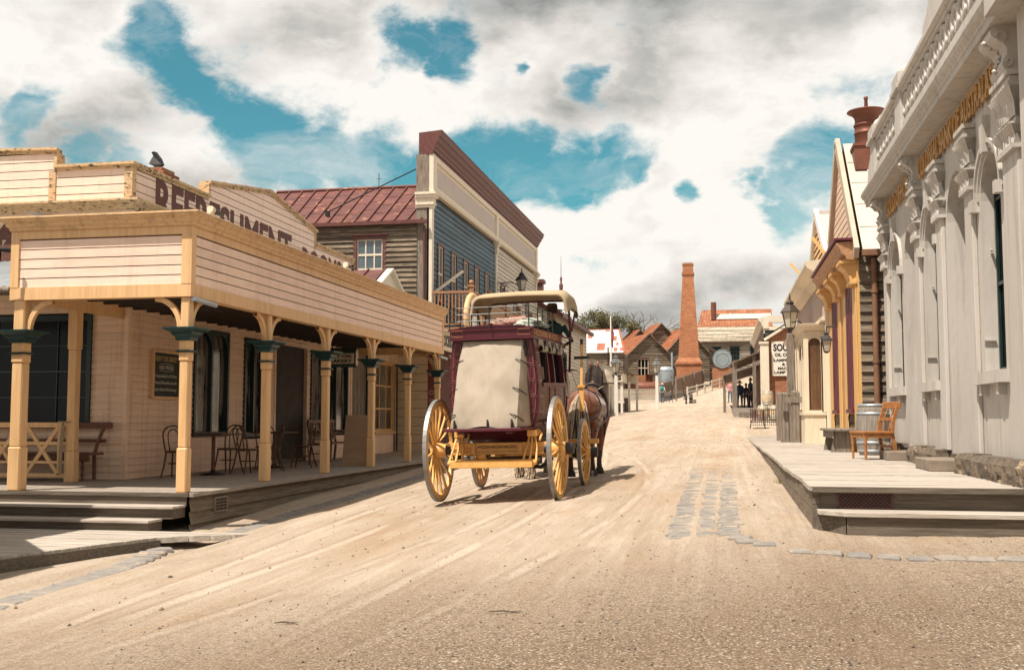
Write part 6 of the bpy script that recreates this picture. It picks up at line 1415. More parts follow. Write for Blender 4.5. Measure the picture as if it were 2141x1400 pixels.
for (x, z) in ((-.5, 1.14), (0, 1.14), (.36, 1.14)): f.tube([(x, -.61, 1.11), (x + .01, -.625, 1.17), (x, -.615, 1.24)], [.02, .024, .012], 6); f.cut()
for (x, z, d) in ((.47, 2.1, 1), (.44, 1.68, 1), (.41, 1.3, 1), (-.5, 2.1, -1), (-.545, 1.68, -1), (-.58, 1.3, -1)):
    y = lerp(-.2, -.6, (2.4 - z) / 1.28) - .03; f.tube([(x - .09 * d, y, z + .02), (x - .02 * d, y - .01, z), (x + .03 * d, y + .03, z - .03), (x + .10 * d, y + .13, z - .10)], [.007, .010, .009, .007], 5); f.cut()
for x in (-.46, .5): f.tube([(x, -.19, 2.38), (x + .01, -.2, 2.25), (x, -.19, 2.15)], [.02, .028, .012], 6); f.cut()
build_each(f, 'cover_strap', leath, co, world=False)
f = MB(); f.prism([(-.66, -.66, 1.07), (.50, -.66, 1.07), (.60, -.1, 1.07), (-.60, -.1, 1.07)], (0, 0, .045)); f.box(-.46, -.36, -.6, -.1, 1.03, 1.07); f.box(.26, .36, -.6, -.1, 1.03, 1.07); CB(f, 'luggage_board', cmar, bevel=.006)
# driver's box, footboard, canopy, brake
f = MB(); f.box(-.6, .6, 2.2, 2.75, 1.25, 1.95); f.box(-.55, .55, 2.3, 2.7, 1.95, 2.15); f.prism([(.6, 2.7, 1.5), (.6, 3.2, 1.75), (.6, 3.2, 1.8), (.6, 2.7, 1.62)], (-1.2, 0, 0))
for s in (-1, 1): f.tube([(s * .68, 2.25, 1.95), (s * .66, 2.45, 1.7), (s * .64, 2.5, 1.4), (s * .6, 2.45, 1.1)], .02, 6)
CB(f, 'driver_box', cmar)
f = MB(); f.prism([(.63, 2.35, 1.55), (.63, 2.7, 1.5), (.63, 2.75, 1.75), (.63, 2.6, 1.95), (.63, 2.35, 1.95)], (.04, 0, 0)); CB(f, 'side_bag', canv)
f = MB(); vs = []; K = []
prof = [(-.84, 3.0), (-.825, 3.1)] + [(-.67 - .15 * cos(R(a)), 3.15 + .165 * sin(R(a))) for a in range(10, 91, 16)] + [(-.3, 3.325), (0, 3.33), (.3, 3.325)] + [(.67 + .15 * cos(R(a)), 3.15 + .165 * sin(R(a))) for a in range(90, 9, -16)] + [(.825, 3.1), (.84, 3.0)]
k = len(prof); rows = [(1.75, -.075, .985), (1.78, -.04, 1.0), (2.2, .03, 1.0), (2.75, .0, 1.0), (3.0, -.06, .98)]
for yy, dz, sx in rows: vs += [(x * sx, yy, z + dz) for x, z in prof]
nn = len(vs)
for yy, dz, sx in rows: vs += [(x * sx * .965, yy + .004, z + dz - .035) for x, z in prof]
f.add(vs, [(j * k + i, j * k + i + 1, (j + 1) * k + i + 1, (j + 1) * k + i) for j in range(4) for i in range(k - 1)] + [(nn + j * k + i, nn + (j + 1) * k + i, nn + (j + 1) * k + i + 1, nn + j * k + i + 1) for j in range(4) for i in range(k - 1)]
      + [(i, nn + i, nn + i + 1, i + 1) for i in range(k - 1)] + [(4 * k + i, 4 * k + i + 1, nn + 4 * k + i + 1, nn + 4 * k + i) for i in range(k - 1)], True)
CB(f, 'canopy', mat('olive tan hood cloth', (.40, .31, .19), (.34, .26, .155), 2, ro=.8, bump=.2, bs=120))
f = MB(); f.tube([(x * .95, 2.9, z - .10) for x, z in prof], .018, 6)
for s in (-1, 1):
    f.tube([(s * .80, 2.1, 3.05), (s * .78, 2.3, 2.6), (s * .72, 2.45, 1.95)], .020, 6); f.tube([(s * .80, 2.75, 3.0), (s * .79, 2.4, 2.65)], .018, 6); f.tube([(s * .79, 2.3, 2.52), (s * .62, 1.8, 2.54)], .014, 6); f.box(s * .6, s * .84, 2.3, 2.5, 1.97, 1.99)
CB(f, 'canopy_frame', cmar)
f = MB(); f.beam((.96, 2.15, 1.28), (.96, 2.2, 1.72), .075); f.beam((.96, 2.2, 1.72), (.97, 2.3, 2.42), .04); f.box(.9, 1.02, 2.13, 2.24, 1.68, 1.72); CB(f, 'brake_lever', cyel)
f = MB(); f.box(.84, 1.1, 2.24, 2.28, 2.16, 2.21); f.beam((.965, 2.29, 2.3), (.97, 2.31, 2.5), .045); f.beam((.96, 2.24, 1.95), (.965, 2.27, 2.1), .044); CB(f, 'brake_grip', leath)
# luggage on the roof
lg = tag(None or MB().add([(0, 0, 0)], []).build('x', cmar, world=False), 'x') if 0 else None
CM = Matrix.Translation(co.location) @ co.rotation_euler.to_matrix().to_4x4()
def lump(name, c, r, m, label, cat, amp=.3, sd=1):
    f = MB(); n1, n2 = 24, 14; vs = []
    for j in range(n2 + 1):
        for i in range(n1):
            a, b = 2 * pi * i / n1, pi * j / n2; d = V((sin(b) * cos(a), sin(b) * sin(a), cos(b)))
            k = 1 + amp * noise.noise(d * 2.2 + V((sd, 0, 0))) + amp * .5 * noise.noise(d * 6 + V((sd, 3, 0)))
            p = V((d.x * r[0], d.y * r[1], max(d.z * r[2], -.4 * r[2]))) * k; vs.append(CM @ (V(c) + p))
    f.add(vs, [(j * n1 + i, j * n1 + (i + 1) % n1, (j + 1) * n1 + (i + 1) % n1, (j + 1) * n1 + i) for j in range(n2) for i in range(n1)], True)
    return tag(f.build(name, m), label, cat)
lump('bundle', (.10, .9, 2.70), (.34, .3, .12), mat('pink brown patterned cloth', (.30, .12, .10), (.45, .30, .22), 14, ro=.8, bump=.4, spots=(.10, .05, .04), sps=20, spt=.55), 'crumpled pink and brown patterned bundle on the coach roof', 'luggage', .5)
lump('blanket', (.40, .7, 2.67), (.26, .32, .10), mat('pale green cloth', (.50, .50, .42), (.16, .20, .17), 5, ro=.8), 'folded pale green blanket on the coach roof behind the driver', 'luggage', .35, 5)
# ------------------------------------------------------------------ people
skin = mat('skin', (.45, .24, .16), ro=.55)
def human(loc, rz, label, cloth, pose='stand', h=1.75, hat=None, vox=.022, arms=None, group=None, seed=0):
    """cloth: (shirt, trousers, shoes, hair) materials; the body is one melted surface"""
    k = h / 1.75; root = thing('person', loc, label, 'person', group, rz)
    J = {}
    if pose == 'sit':
        hip = .12; J['leg'] = [[(s * .10, 0, hip), (s * .13, .42, hip + .03), (s * .13, .50, hip - .40), (s * .13, .64, hip - .44)] for s in (-1, 1)]; base = hip
    elif pose == 'kid' or pose == 'walk':
        base = .92; J['leg'] = [[(-.10, 0, .92), (-.11, .16, .50), (-.11, .10, .08), (-.11, .26, .04)], [(.10, 0, .92), (.11, .02, .48), (.11, -.24, .12), (.11, -.12, .04)]]
    else:
        base = .92; J['leg'] = [[(s * .10, 0, .92), (s * .12, .02, .48), (s * .13, 0, .08), (s * .15, .16, .04)] for s in (-1, 1)]
    ln = .06 if pose == 'sit' else .02
    f = MB(); T = [(base - .06, .13, .10, 0), (base + .02, .165, .12, 0), (base + .14, .150, .11, ln * .2), (base + .30, .165, .115, ln * .5), (base + .44, .185, .12, ln * .8), (base + .53, .155, .095, ln), (base + .57, .07, .065, ln), (base + .66, .055, .055, ln)]
    f.tube([(0, q[3], q[0]) for q in T], [(q[1], q[2]) for q in T], 14, up=Y_)
    hz = base + .74
    f.lathe([(.0, -.13), (.05, -.12), (.075, -.06), (.082, .0), (.078, .06), (.05, .11), (0, .125)], (0, ln + .01, hz), 14)
    f.tube([(0, ln + .07, hz - .02), (0, ln + .115, hz - .03)], [.018, .012], 6)
    for a, b, c, d in J['leg']:
        f.tube([a, b, c], [.088, .062, .045], 10); f.tube([c, V(d) * .5 + V(c) * .5, d], [.045, .045, .035], 8)
    sh = base + .50
    A = arms or [[(s * .18, ln, sh), (s * .24, -.02 + ln, sh - .28), (s * .25, .10 + ln, sh - .50)] for s in (-1, 1)]
    for a in A: f.tube(a, [.052, .042, .030], 8)
    for v in f.v: v *= k
    ob = fuse('body', f, [cloth[0], cloth[1], cloth[2], skin], root, vox)
    me = ob.data; lo = (base + .02) * k
    hands = [V(a[-1]) * k for a in A]
    for p in me.polygons:
        c = p.center; z = c.z
        if z > (base + .585) * k: i = 3
        elif min((c - hq).length for hq in hands) < .10 * k: i = 3
        elif pose == 'sit': i = 1 if (z < lo or (c.y > .22 and z < (base + .2) * k)) else 0
        else: i = 0 if z > lo or abs(c.x) > .19 * k else (2 if z < .11 * k else 1)
        if pose == 'sit' and z < (base - .38) * k: i = 2
        p.material_index = i
    for a in A:     # five fingers and a thumb side
        w_ = V(a[-1]); d = (V(a[-1]) - V(a[-2])).normalized(); sd_ = d.cross(X_).normalized()
        g = MB(); g.tube([w_ - d * .01, w_ + d * .04, w_ + d * .085], [(.02, .03), (.016, .04), (.013, .036)], 8)
        for q in range(4): b0 = w_ + d * .08 + sd_ * (-.03 + q * .02); g.tube([b0, b0 + d * .035, b0 + d * .06 - V((w_.x * .06, 0, 0))], [.009, .0085, .006], 5)
        b0 = w_ + d * .02 + sd_ * .035; g.tube([b0, b0 + d * .03 + sd_ * .02, b0 + d * .055 + sd_ * .022], [.011, .009, .007], 5)
        for v in g.v: v *= k
        g.build('hand', skin, root, world=False)
    g = MB(); g.lathe([(.088, -.03), (.09, .03), (.075, .09), (.04, .13), (0, .138)], (0, ln - .012, hz), 12)
    for v in g.v: v *= k
    if hat: 
        g2 = MB(); g2.lathe([(.0, .145), (.07, .145), (.088, .12), (.092, .05), (.10, .045), (.17, .035), (.185, .02), (.17, .022), (.09, .035)], (0, ln, hz + .0), 20)
        for v in g2.v: v *= k
        g2.build('hat', hat, root, world=False)
    g.build('hair', cloth[3], root, world=False)
    return root
cl = lambda n, c: mat(n + ' cloth', c, tuple(v * .75 for v in c), 6, ro=.85, bump=.2)
dark, navy, white, teal_, pink, denim, grey_, brn = cl('dark', (.035, .045, .05)), cl('navy', (.04, .07, .13)), cl('white', (.6, .56, .5)), cl('teal', (.03, .16, .17)), cl('pink', (.55, .25, .28)), cl('denim', (.07, .12, .18)), cl('grey', (.16, .15, .14)), cl('brown', (.10, .06, .04))
hair = mat('dark brown hair', (.04, .025, .018)); blond = mat('fair hair', (.25, .16, .08))
shoe = mat('dark shoe', (.02, .018, .016))
dl = CM @ V((.42, 2.42, 2.12))
human(tuple(dl), R(-1.5), 'coach driver in a brown brimmed hat and dark green coat seated under the canopy', (cl('bottle green', (.012, .035, .035)), dark, shoe, hair), 'sit', 1.8, mat('brown felt hat', (.11, .075, .045), (.16, .11, .07), 8), .016,
      arms=[[(-.19, .06, .62), (-.30, .10, .36), (-.16, .38, .34)], [(.19, .06, .62), (.34, .0, .36), (.18, .32, .32)]])
# ------------------------------------------------------------------ horses
def horse(loc, rz, label, walk, c1, c2, tailc, feather=True):
    h = thing('horse', loc, label, 'horse', rz=rz)
    f = MB()
    T = [(-1.03, 1.34, .09, .12), (-.95, 1.33, .22, .23), (-.76, 1.32, .315, .31), (-.45, 1.27, .33, .325), (-.05, 1.22, .35, .35), (.3, 1.22, .33, .37), (.55, 1.26, .29, .38), (.75, 1.29, .22, .30), (.86, 1.28, .1, .14)]
    f.tube([(0, q[0], q[1]) for q in T], [(q[2], q[3]) for q in T], 20)
    f.tube([(0, .50, 1.38), (0, .78, 1.62), (-.02, .98, 1.86), (-.04, 1.08, 2.02)], [(.19, .30), (.145, .24), (.11, .19), (.09, .13)], 14)
    f.tube([(-.04, 1.00, 2.06), (-.09, 1.18, 1.96), (-.15, 1.36, 1.76), (-.20, 1.46, 1.62), (-.21, 1.49, 1.56)], [(.08, .10), (.105, .13), (.08, .10), (.062, .075), (.04, .05)], 12)
    for s in (-1, 1):
        f.tube([(s * .07 - .04, 1.0, 2.1), (s * .09 - .04, 1.0, 2.19), (s * .085 - .04, 1.02, 2.28)], [.035, .032, .006], 6)
        w_ = walk * s
        f.tube([(s * .19, -.72, 1.22), (s * .20, -.62 + .10 * w_, .98), (s * .175, -.86 + .16 * w_, .60), (s * .165, -.84 + .24 * w_, .30), (s * .165, -.78 + .26 * w_, .12)], [(.17, .25), (.125, .19), (.065, .085), (.052, .055), (.06, .06)], 12)
        f.tube([(s * .18, .52, 1.15), (s * .175, .56 - .08 * w_, .80), (s * .17, .58 - .14 * w_, .55), (s * .165, .54 - .22 * w_, .26), (s * .165, .58 - .24 * w_, .12)], [(.13, .2), (.085, .11), (.065, .07), (.048, .05), (.06, .06)], 12)
    ob = fuse('body', f, [c1, c2], h, .02, sm=4)
    for p in ob.data.polygons:
        if p.center.z < .45: p.material_index = 1
    for s in (-1, 1):
        w_ = walk * s
        for yy in (-.78 + .26 * w_ + .02, .58 - .24 * w_ + .02):
            g = MB(); g.lathe([(.095, 0), (.085, .06), (.066, .12)], (s * .165, yy, 0), 12); g.build('hoof', leath, h, world=False)
            if not feather: continue
            g = MB(); rn = random.Random(3)
            for i in range(140):
                a = rn.uniform(0, 2 * pi); r0 = .052; z0 = rn.uniform(.12, .36); L = rn.uniform(.10, .22)
                p = V((s * .165 + r0 * cos(a), yy - .05 + r0 * sin(a), z0)); q = p + V((.035 * cos(a), .035 * sin(a) - .01, -L * .6)); e = p + V((.045 * cos(a), .045 * sin(a) - .03, -L))
                e.z = max(e.z, .012); g.tube([p, q, e], [.010, .011, .003], 4, cap=False)
            g.build('leg_feather', tailc, h, world=False)
    g = MB(); rn = random.Random(5)
    for i in range(420):
        a = rn.uniform(0, 2 * pi); r = rn.random() ** .5; sx, sy = r * cos(a), r * sin(a); L = rn.uniform(.75, 1.12)
        pts = [(sx * .05, -1.02 + sy * .03, 1.50 - .02 * r), (sx * .14, -1.12 + sy * .05, 1.34), (sx * .20, -1.17 + sy * .07, 1.06), (sx * .23 + .02 * sin(i), -1.14 + sy * .09, 1.42 - L * .8), (sx * .12 + .04 * sin(i * 2.1), -1.10 + sy * .08, 1.42 - L)]
        g.m = 0 if rn.random() < .7 else 1
        g.tube(pts, [.012, .013, .012, .009, .003], 4, cap=False)
    g.build('tail', [tailc, mat('dark tail hair', (.05, .04, .03))], h, world=False)
    g = MB()
    for i in range(480):
        t = rn.random(); b = V((0, .56, 1.68)).lerp(V((-.04, 1.06, 2.18)), t); b.y -= .05 * sin(pi * t)
        L = rn.uniform(.35, .68) * (.75 + .4 * (1 - t)); s = 1 if rn.random() < .85 else -1; o = (.14 - .03 * t) * (1.25 if s > 0 else 1)
        g.tube([b + V((rn.uniform(-.02, .02), rn.uniform(-.02, .02), -.03)), b + V((s * o * .6, -.02, -.01)), b + V((s * (o + .03), -.04 + rn.uniform(-.05, .05), -L * .5)), b + V((s * (o + .045), -.05 + rn.uniform(-.08, .08), -L))], [.011, .013, .011, .003], 4, cap=False)
    g.build('mane', mat('black brown mane', (.018, .013, .011), (.035, .022, .016), 8, ro=.7, spec=.2), h, world=False)
    hs = MB()
    def ringy(y, z, rx, rz, r, a0=0, a1=360, tilt=0):
        return [(rx * cos(R(a)), y + tilt * sin(R(a)), z + rz * sin(R(a))) for a in range(a0, a1 + 1, 12)]
    hs.tube(ringy(.62, 1.36, .27, .40, 0, 0, 360, -.16), (.035), 8, cap=False)
    hs.tube(ringy(.18, 1.22, .36, .385, 0), [(.012)] * 31, 6, cap=False); hs.tube(ringy(-.62, 1.28, .345, .35, 0, 0, 180), .014, 6)
    for s in (-1, 1):
        hs.tube([(s * .345, -.62, 1.28), (s * .30, -.9, 1.08), (s * .15, -1.08, 1.05)], .02, 6); hs.tube([(s * .31, .62, 1.2), (s * .38, 0, 1.08), (s * .38, -.7, .98), (s * .38, -1.5, .86)], .018, 6)
        hs.tube([(s * .1 - .05, 1.08, 2.02), (s * .12 - .09, 1.2, 1.88), (s * .08 - .17, 1.4, 1.66)], .010, 5); hs.box(s * .10 - .12, s * .12 - .12, 1.18, 1.32, 1.86, 2.0)
        hs.tube([(s * .36, -.3, 1.1), (s * .375, -.32, .9), (s * .36, -.28, .75)], .02, 5)
    hs.tube([(-.14, -1.09, 1.05), (0, -1.17, 1.05), (.14, -1.09, 1.05)], .02, 6); hs.tube(ringy(1.36 - 0, 1.74, .10, .11, 0), .008, 5); hs.tube([(0, -1.0, 1.5), (0, -.62, 1.64), (0, .18, 1.62)], .012, 6)
    hs.build('harness', leath, h, world=False)
    g = MB()
    for s in (-1, 1): g.tube([(s * .09 - .17, 1.4, 1.66), (s * .20, .7, 1.72), (s * .17, .18, 1.645), (s * .10, -.7, 1.68), (s * .06, -1.6, 1.95)], .008, 5)
    g.build('rein', mat('pale rein', (.45, .40, .34)), h, world=False)
    return h
chest = mat('chestnut coat', (.20, .062, .022), (.115, .034, .014), 2.2, ro=.38, spec=.5, sheen=.2)
bay = mat('dark bay coat', (.07, .03, .016), (.04, .018, .01), 2, ro=.4)
flax = mat('flaxen hair', (.58, .47, .35), (.30, .23, .165), 5, (6, 6, .6), ro=.8, spec=.2)
legm = mat('dark legs', (.06, .035, .025), ro=.6)
horse((-2.58, 20.9, G(-2.58, 21)), R(-2), 'chestnut draught horse with dark mane and pale tail in front of the coach', 1, chest, legm, flax, False)
horse((-3.72, 21.2, G(-3.72, 21)), R(-1), 'draught horse harnessed on the left, mostly hidden behind the coach', -1, bay, flax, flax)
# ------------------------------------------------------------------ works buildings up the hill
def shed(name, label, x0, x1, y, z0, ze, zr, m, roofm, depth=12, wins=(), xr=None, rot=0):
    """gable faces the camera at y"""
    b = thing(name, ((x0 + x1) / 2, y, z0), label, 'building'); xr = xr if xr is not None else (x0 + x1) / 2
    f = MB(); hl = [(a - x0, c - x0, d, e) for a, c, d, e in wins]
    f.boards((x0, y, z0), X_, -Y_, x1 - x0, z0, zr, .3, lap=.05, holes=hl, jit=.03, clip=lambda z: (0, x1 - x0) if z < ze else ((z - ze) / (zr - ze) * (xr - x0), (x1 - x0) - (z - ze) / (zr - ze) * (x1 - xr)))
    f.boards((x1, y, z0), Y_, X_, depth, z0, ze, .3, lap=.05); f.build('wall', m, b)
    f = MB(); f.prism([(x0 + .1, y + .08, z0), (x1 - .1, y + .08, z0), (x1 - .1, y + .08, ze), (xr, y + .08, zr), (x0 + .1, y + .08, ze)], (0, .1, 0)); f.build('lining', MATS['unlit room'], b)
    f = MB(); e = .25
    f.quad((x0 - e, y - .3, ze - e * .8), (xr, y - .3, zr + .06), (xr, y + depth, zr + .06), (x0 - e, y + depth, ze - e * .8)); f.quad((x1 + e, y - .3, ze - e * .8), (x1 + e, y + depth, ze - e * .8), (xr, y + depth, zr + .06), (xr, y - .3, zr + .06))
    n = int(depth / .8)
    for i in range(n):
        yy = y + i * .8; f.beam((x0 - e, yy, ze - e * .8), (xr, yy, zr + .06), .05, .08); f.beam((x1 + e, yy, ze - e * .8), (xr, yy, zr + .06), .05, .08)
    f.build('roof', roofm, b)
    f = MB(); f.beam((x0 - e, y - .3, ze - e * .8 - .08), (xr, y - .3, zr - .02), .06, .16, Y_); f.beam((x1 + e, y - .3, ze - e * .8 - .08), (xr, y - .3, zr - .02), .06, .16, Y_); f.build('bargeboard', greyw, b)
    b.rotation_euler = (0, 0, R(rot))
    for (a, c, d, e_) in wins: window(b, (x0, y, z0), X_, -Y_, a - x0, c - x0, d, e_, 3, 2, maroon, glass if (d + e_) / 2 > z0 + 2.4 else glassb, sash=bone, fw=.12, mw=.06, rec=.02)
    return b
oldw2 = mat('dark works boards', (.26, .20, .14), (.10, .08, .06), .8, (.5, .5, 8), .85, .4, 8, rows=.3, rv=.4, spots=(.38, .32, .24), sps=3, spt=.62)
shed('works_shed', 'weathered gabled works shed with an orange rust roof left of the tall brick chimney', -12.0, -5.9, 134, 5.2, 9.2, 12.0, oldw2, rustor, 14, [(-10.4, -9.0, 6.6, 8.9)], rot=24)
shed('works_shed', 'second weathered gabled works shed right behind the brick chimney', -7.4, -1.3, 137, 5.2, 9.6, 12.9, oldw2, rustor, 14, rot=24)
shed('roof_lantern', 'small gabled louvre lantern on the ridge of the left works shed', -11.6, -9.4, 140, 10.4, 11.9, 13.0, oldw2, rustor, 4, rot=24)
shed('roof_lantern', 'small gabled louvre lantern on the ridge nearest the brick chimney', -8.9, -6.6, 140, 11.0, 12.7, 13.8, oldw2, rustor, 4, rot=24)
# patched white iron roof shed
b = thing('tin_roof_shed', (-13, 112, 5), 'low dark shed with a big white iron roof patched in rust red', 'building')
f = MB(); f.quad((-17, 111.6, 8.35), (-9.95, 111.6, 8.35), (-10.75, 114.5, 11.0), (-17, 114.5, 11.0)); f.build('roof', mat('white patched iron', (.66, .60, .56), (.56, .51, .48), 1.2, ro=.5, spots=(.45, .30, .2), sps=2, spt=.68), b)
f = MB(); sl_ = V((0, 2.9, 2.65)); 
for (x, t, w_, hh) in ((-15.2, .05, .5, .85), (-14.0, .62, .5, .22), (-12.9, .1, .85, .3), (-11.4, .5, .5, .2), (-11.1, .05, .4, .16), (-10.45, .08, .3, .12), (-14.6, .86, .3, .1), (-12.2, .9, .5, .06), (-10.9, .3, .25, .14)):
    a = V((x, 111.6, 8.37)) + sl_ * t; f.quad(a, a + V((w_, 0, 0)), a + V((w_, 0, 0)) + sl_ * hh, a + sl_ * hh)
f.beam((-17, 114.5, 11.02), (-10.75, 114.5, 11.02), .15, .08); f.beam((-9.95, 111.6, 8.38), (-10.75, 114.5, 11.02), .2, .08); f.build('rust_patch', mat('rust patch', (.24, .065, .045), (.36, .13, .06), 3), b)
f = MB(); f.boards((-17, 112, 3), X_, -Y_, 6.9, 3, 8.35, .3, lap=.06, jit=.03); f.boards((-10.1, 112, 3), Y_, X_, 5, 3, 8.35, .3, lap=.06); f.build('wall', oldw2, b)
f = MB(); f.box(-16.9, -10.15, 112.1, 117, 3, 8.3); f.build('lining', MATS['unlit room'], b)
window(b, (-17, 112, 3), X_, -Y_, 5.2, 5.9, 5.2, 6.3, 2, 2, greyw, glass, rec=.01)
f = MB(); f.tube([(-11.6, 111.2, 6.2), (-11.6, 111.2, 8.9)], .08, 8); f.build('flue', black, b)
f = MB(); f.quad((-14.2, 108.5, 5.2), (-12.0, 108.5, 5.2), (-11.6, 111.5, 6.1), (-13.8, 111.5, 6.1)); f.build('lean_to_roof', rustor, b)
cb = thing('brick_chimney', (-14.1, 107, 4), 'short orange brick chimney beside the shelter behind the horse', 'chimney')
f = MB(); f.box(-14.6, -13.7, 106.6, 107.4, 3, 6.6); f.box(-14.45, -13.85, 106.75, 107.25, 6.6, 7.2); f.build('stack', brickc, cb)
# tall chimney
cm = thing('brick_chimney', (-3.8, 126.5, 5), 'tall tapering orange brick mine chimney with a corbelled top on the hill', 'chimney')
f = MB(); c = (-3.78, 126.5, 0)
def frust(z0, a, z1, b_): f.add([V((c[0] + i * w_, c[1] + j * w_, z)) for z, w_ in ((z0, a), (z1, b_)) for i, j in ((-1, -1), (1, -1), (1, 1), (-1, 1))], [(3, 2, 1, 0), (4, 5, 6, 7), (0, 1, 5, 4), (1, 2, 6, 5), (2, 3, 7, 6), (3, 0, 4, 7)])
frust(4.5, 1.48, 7.75, 1.40); frust(7.75, 1.55, 8.0, 1.55); frust(8.0, 1.50, 8.5, 1.18); frust(8.5, 1.18, 18.1, .62); frust(18.1, .68, 18.25, .70); frust(18.25, .72, 18.45, .72); frust(18.45, .62, 19.35, .58); frust(19.35, .64, 19.55, .64)
f.build('stack', brickc, cm)
f = MB(); f.box(c[0] - .645, c[0] + .645, c[1] - .645, c[1] + .645, 19.3, 19.58) if 0 else f.box(c[0] - .5, c[0] + .5, c[1] - .5, c[1] + .5, 19.5, 19.6); f.build('flue_opening', black, cm)
# big shingled mill
ml = thing('mill_building', (3, 150, 8), 'long timber mill with a pale shingle roof and rusty iron upper roof on the hill', 'building')
f = MB(); f.boards((-3.2, 150, 6), X_, -Y_, 14, 6, 12.3, .3, lap=.06, jit=.03, holes=[(1.9, 3.0, 9.4, 11.3), (4.3, 5.5, 9.4, 11.3), (7.0, 8.2, 9.4, 11.3)]); f.build('wall', mat('silver grey boards', (.36, .31, .25), (.18, .15, .12), .8, (.5, .5, 8), .85, .4, 8, rows=.3, rv=.3), ml)
for a, c_ in ((1.9, 3.0), (4.3, 5.5), (7.0, 8.2)): window(ml, (-3.2, 150, 6), X_, -Y_, a, c_, 9.4, 11.3, 3, 3, green, glass, fw=.12, mw=.05, rec=.02)
shg = mat('pale wooden shingles', (.50, .43, .33), (.30, .25, .19), 1.2, (3, 3, 3), .9, .5, 6, rows=.16, rv=.4)
f = MB()
for j in range(22):
    t = j / 22; z = 12.1 + 2.2 * t; y = 149.4 + 3.2 * t; x = -3.6
    while x < 11: w_ = random.uniform(.22, .42); d = random.uniform(0, .04); f.quad((x, y - .07 - d, z - .03), (x + w_ - .02, y - .07 - d, z - .03), (x + w_ - .02, y + .2, z + .14), (x, y + .2, z + .14)); x += w_
    if j in (5, 10, 16): f.box(-3.6, 11, y - .12, y - .06, z, z + .05)
f.box(-3.7, 11, 149.38, 149.5, 11.95, 12.15); f.build('shingle_roof', shg, ml)
f = MB(); f.quad((-3.4, 152.8, 14.3), (6.9, 152.8, 14.3), (6.9, 156, 17.0), (-2.7, 156, 17.0)); f.box(-3.4, 7, 152.5, 152.8, 14.1, 14.35)
for i in range(26): f.beam((-3.3 + i * .4, 152.8, 14.33), (-2.75 + i * .39, 156, 17.03), .05, .06)
f.build('upper_roof', rustor, ml)
f = MB(); f.quad((-1.5, 154.0, 15.5), (6.8, 154.0, 15.5), (6.8, 154.9, 16.3), (-1.5, 154.9, 16.3)); f.build('skylight', wroof, ml)
f = MB(); f.tube([(-1.1, 154.2, 15.4), (-1.1, 154.2, 17.9)], .38, 12); f.build('flue', rb, ml)
f = MB(); f.box(-3.1, 10.7, 150.1, 158, 6, 12.2); f.build('lining', MATS['unlit room'], ml)
# lean-to right of the chimney, tanks, boiler
lt = thing('lean_to_shed', (0, 137, 5), 'brown boarded lean-to sloping down beside the big grey water tank', 'building')
f = MB(); f.boards((-1.5, 130, 4.6), X_, -Y_, 3.1, 4.6, 9.9, .3, lap=.06, jit=.02, clip=lambda z: (0, 3.1) if z < 7.6 else (0, 3.1 - (z - 7.6) / 2.3 * 3.1)); f.boards((1.6, 130, 4.6), Y_, X_, 6, 4.6, 7.6, .3); f.build('wall', oldw2, lt)
f = MB(); f.beam((-1.6, 129.8, 10.05), (1.8, 129.8, 7.55), .3, .1, Y_); f.quad((-1.6, 129.7, 10.1), (1.8, 129.7, 7.6), (1.8, 137, 7.6), (-1.6, 137, 10.1)); f.build('roof', greyw, lt)
tk = thing('water_tank', (1.4, 124, 7), 'big round galvanised tank lying on its side with its blue grey end towards the street', 'tank')
f = MB(); f.lathe([(1.0, 0), (1.02, .02), (1.02, 3), (.9, 3)], (.0, 121.2, 8.1), 32, (0, 1, 0)); f.lathe([(1.02, -.03), (1.05, -.03), (1.05, .1), (1.02, .1)], (.0, 121.2, 8.1), 32, (0, 1, 0), cap=False); f.tube([(.0 + .68 * cos(R(a)), 121.15, 8.1 + .68 * sin(R(a))) for a in range(0, 361, 12)], .02, 4, cap=False); f.build('drum', mat('blue grey iron', (.20, .25, .27), (.26, .29, .30), 1.5, ro=.5, me=.2), tk)
f = MB(); f.box(-1.1, 1.5, 121.3, 124, 4.5, 7.1); f.build('brick_base', brick, tk)
tk = thing('water_tank', (-5.9, 116, 4.8), 'upright corrugated grey water tank with a domed top beside the chimney', 'tank')
f = MB(); pr = []
for i in range(34): z = 4.6 + i * .06; pr.append((.9 + .015 * (i % 2), z))
f.lathe(pr + [(.93, 6.6), (.8, 6.85), (.45, 7.05), (.0, 7.1)], (-5.97, 116, 0), 28); f.build('drum', zinc, tk)
f = MB(); f.tube([(-5.3, 116.5, 6.5), (-5.3, 116.5, 8.6)], .1, 8); f.build('pipe', zinc, tk)
bo = thing('old_boiler', (-8.4, 114, 4), 'long rusty red boiler lying behind the picket fence', 'boiler')
f = MB(); f.lathe([(.0, 0), (.4, .05), (.62, .3), (.62, 4.3), (.5, 4.5), (0, 4.6)], (-11.2, 114, 4.75), 24, (1, 0, 0)); f.lathe([(.5, 0), (.5, 1.3), (.001, 1.35)], (-6.6, 114, 4.85), 20, (1, 0, 0)); f.lathe([(.35, 0), (.35, .9), (.42, .92), (.42, 1.0)], (-7.6, 115, 5.2), 14); f.build('drum', rb, bo)
f = MB(); f.box(-9.8, -8.2, 117, 118, 4, 6.2); f.box(-8.1, -7.0, 117, 118, 4, 5.6); f.build('brick_pier', brickc, bo)
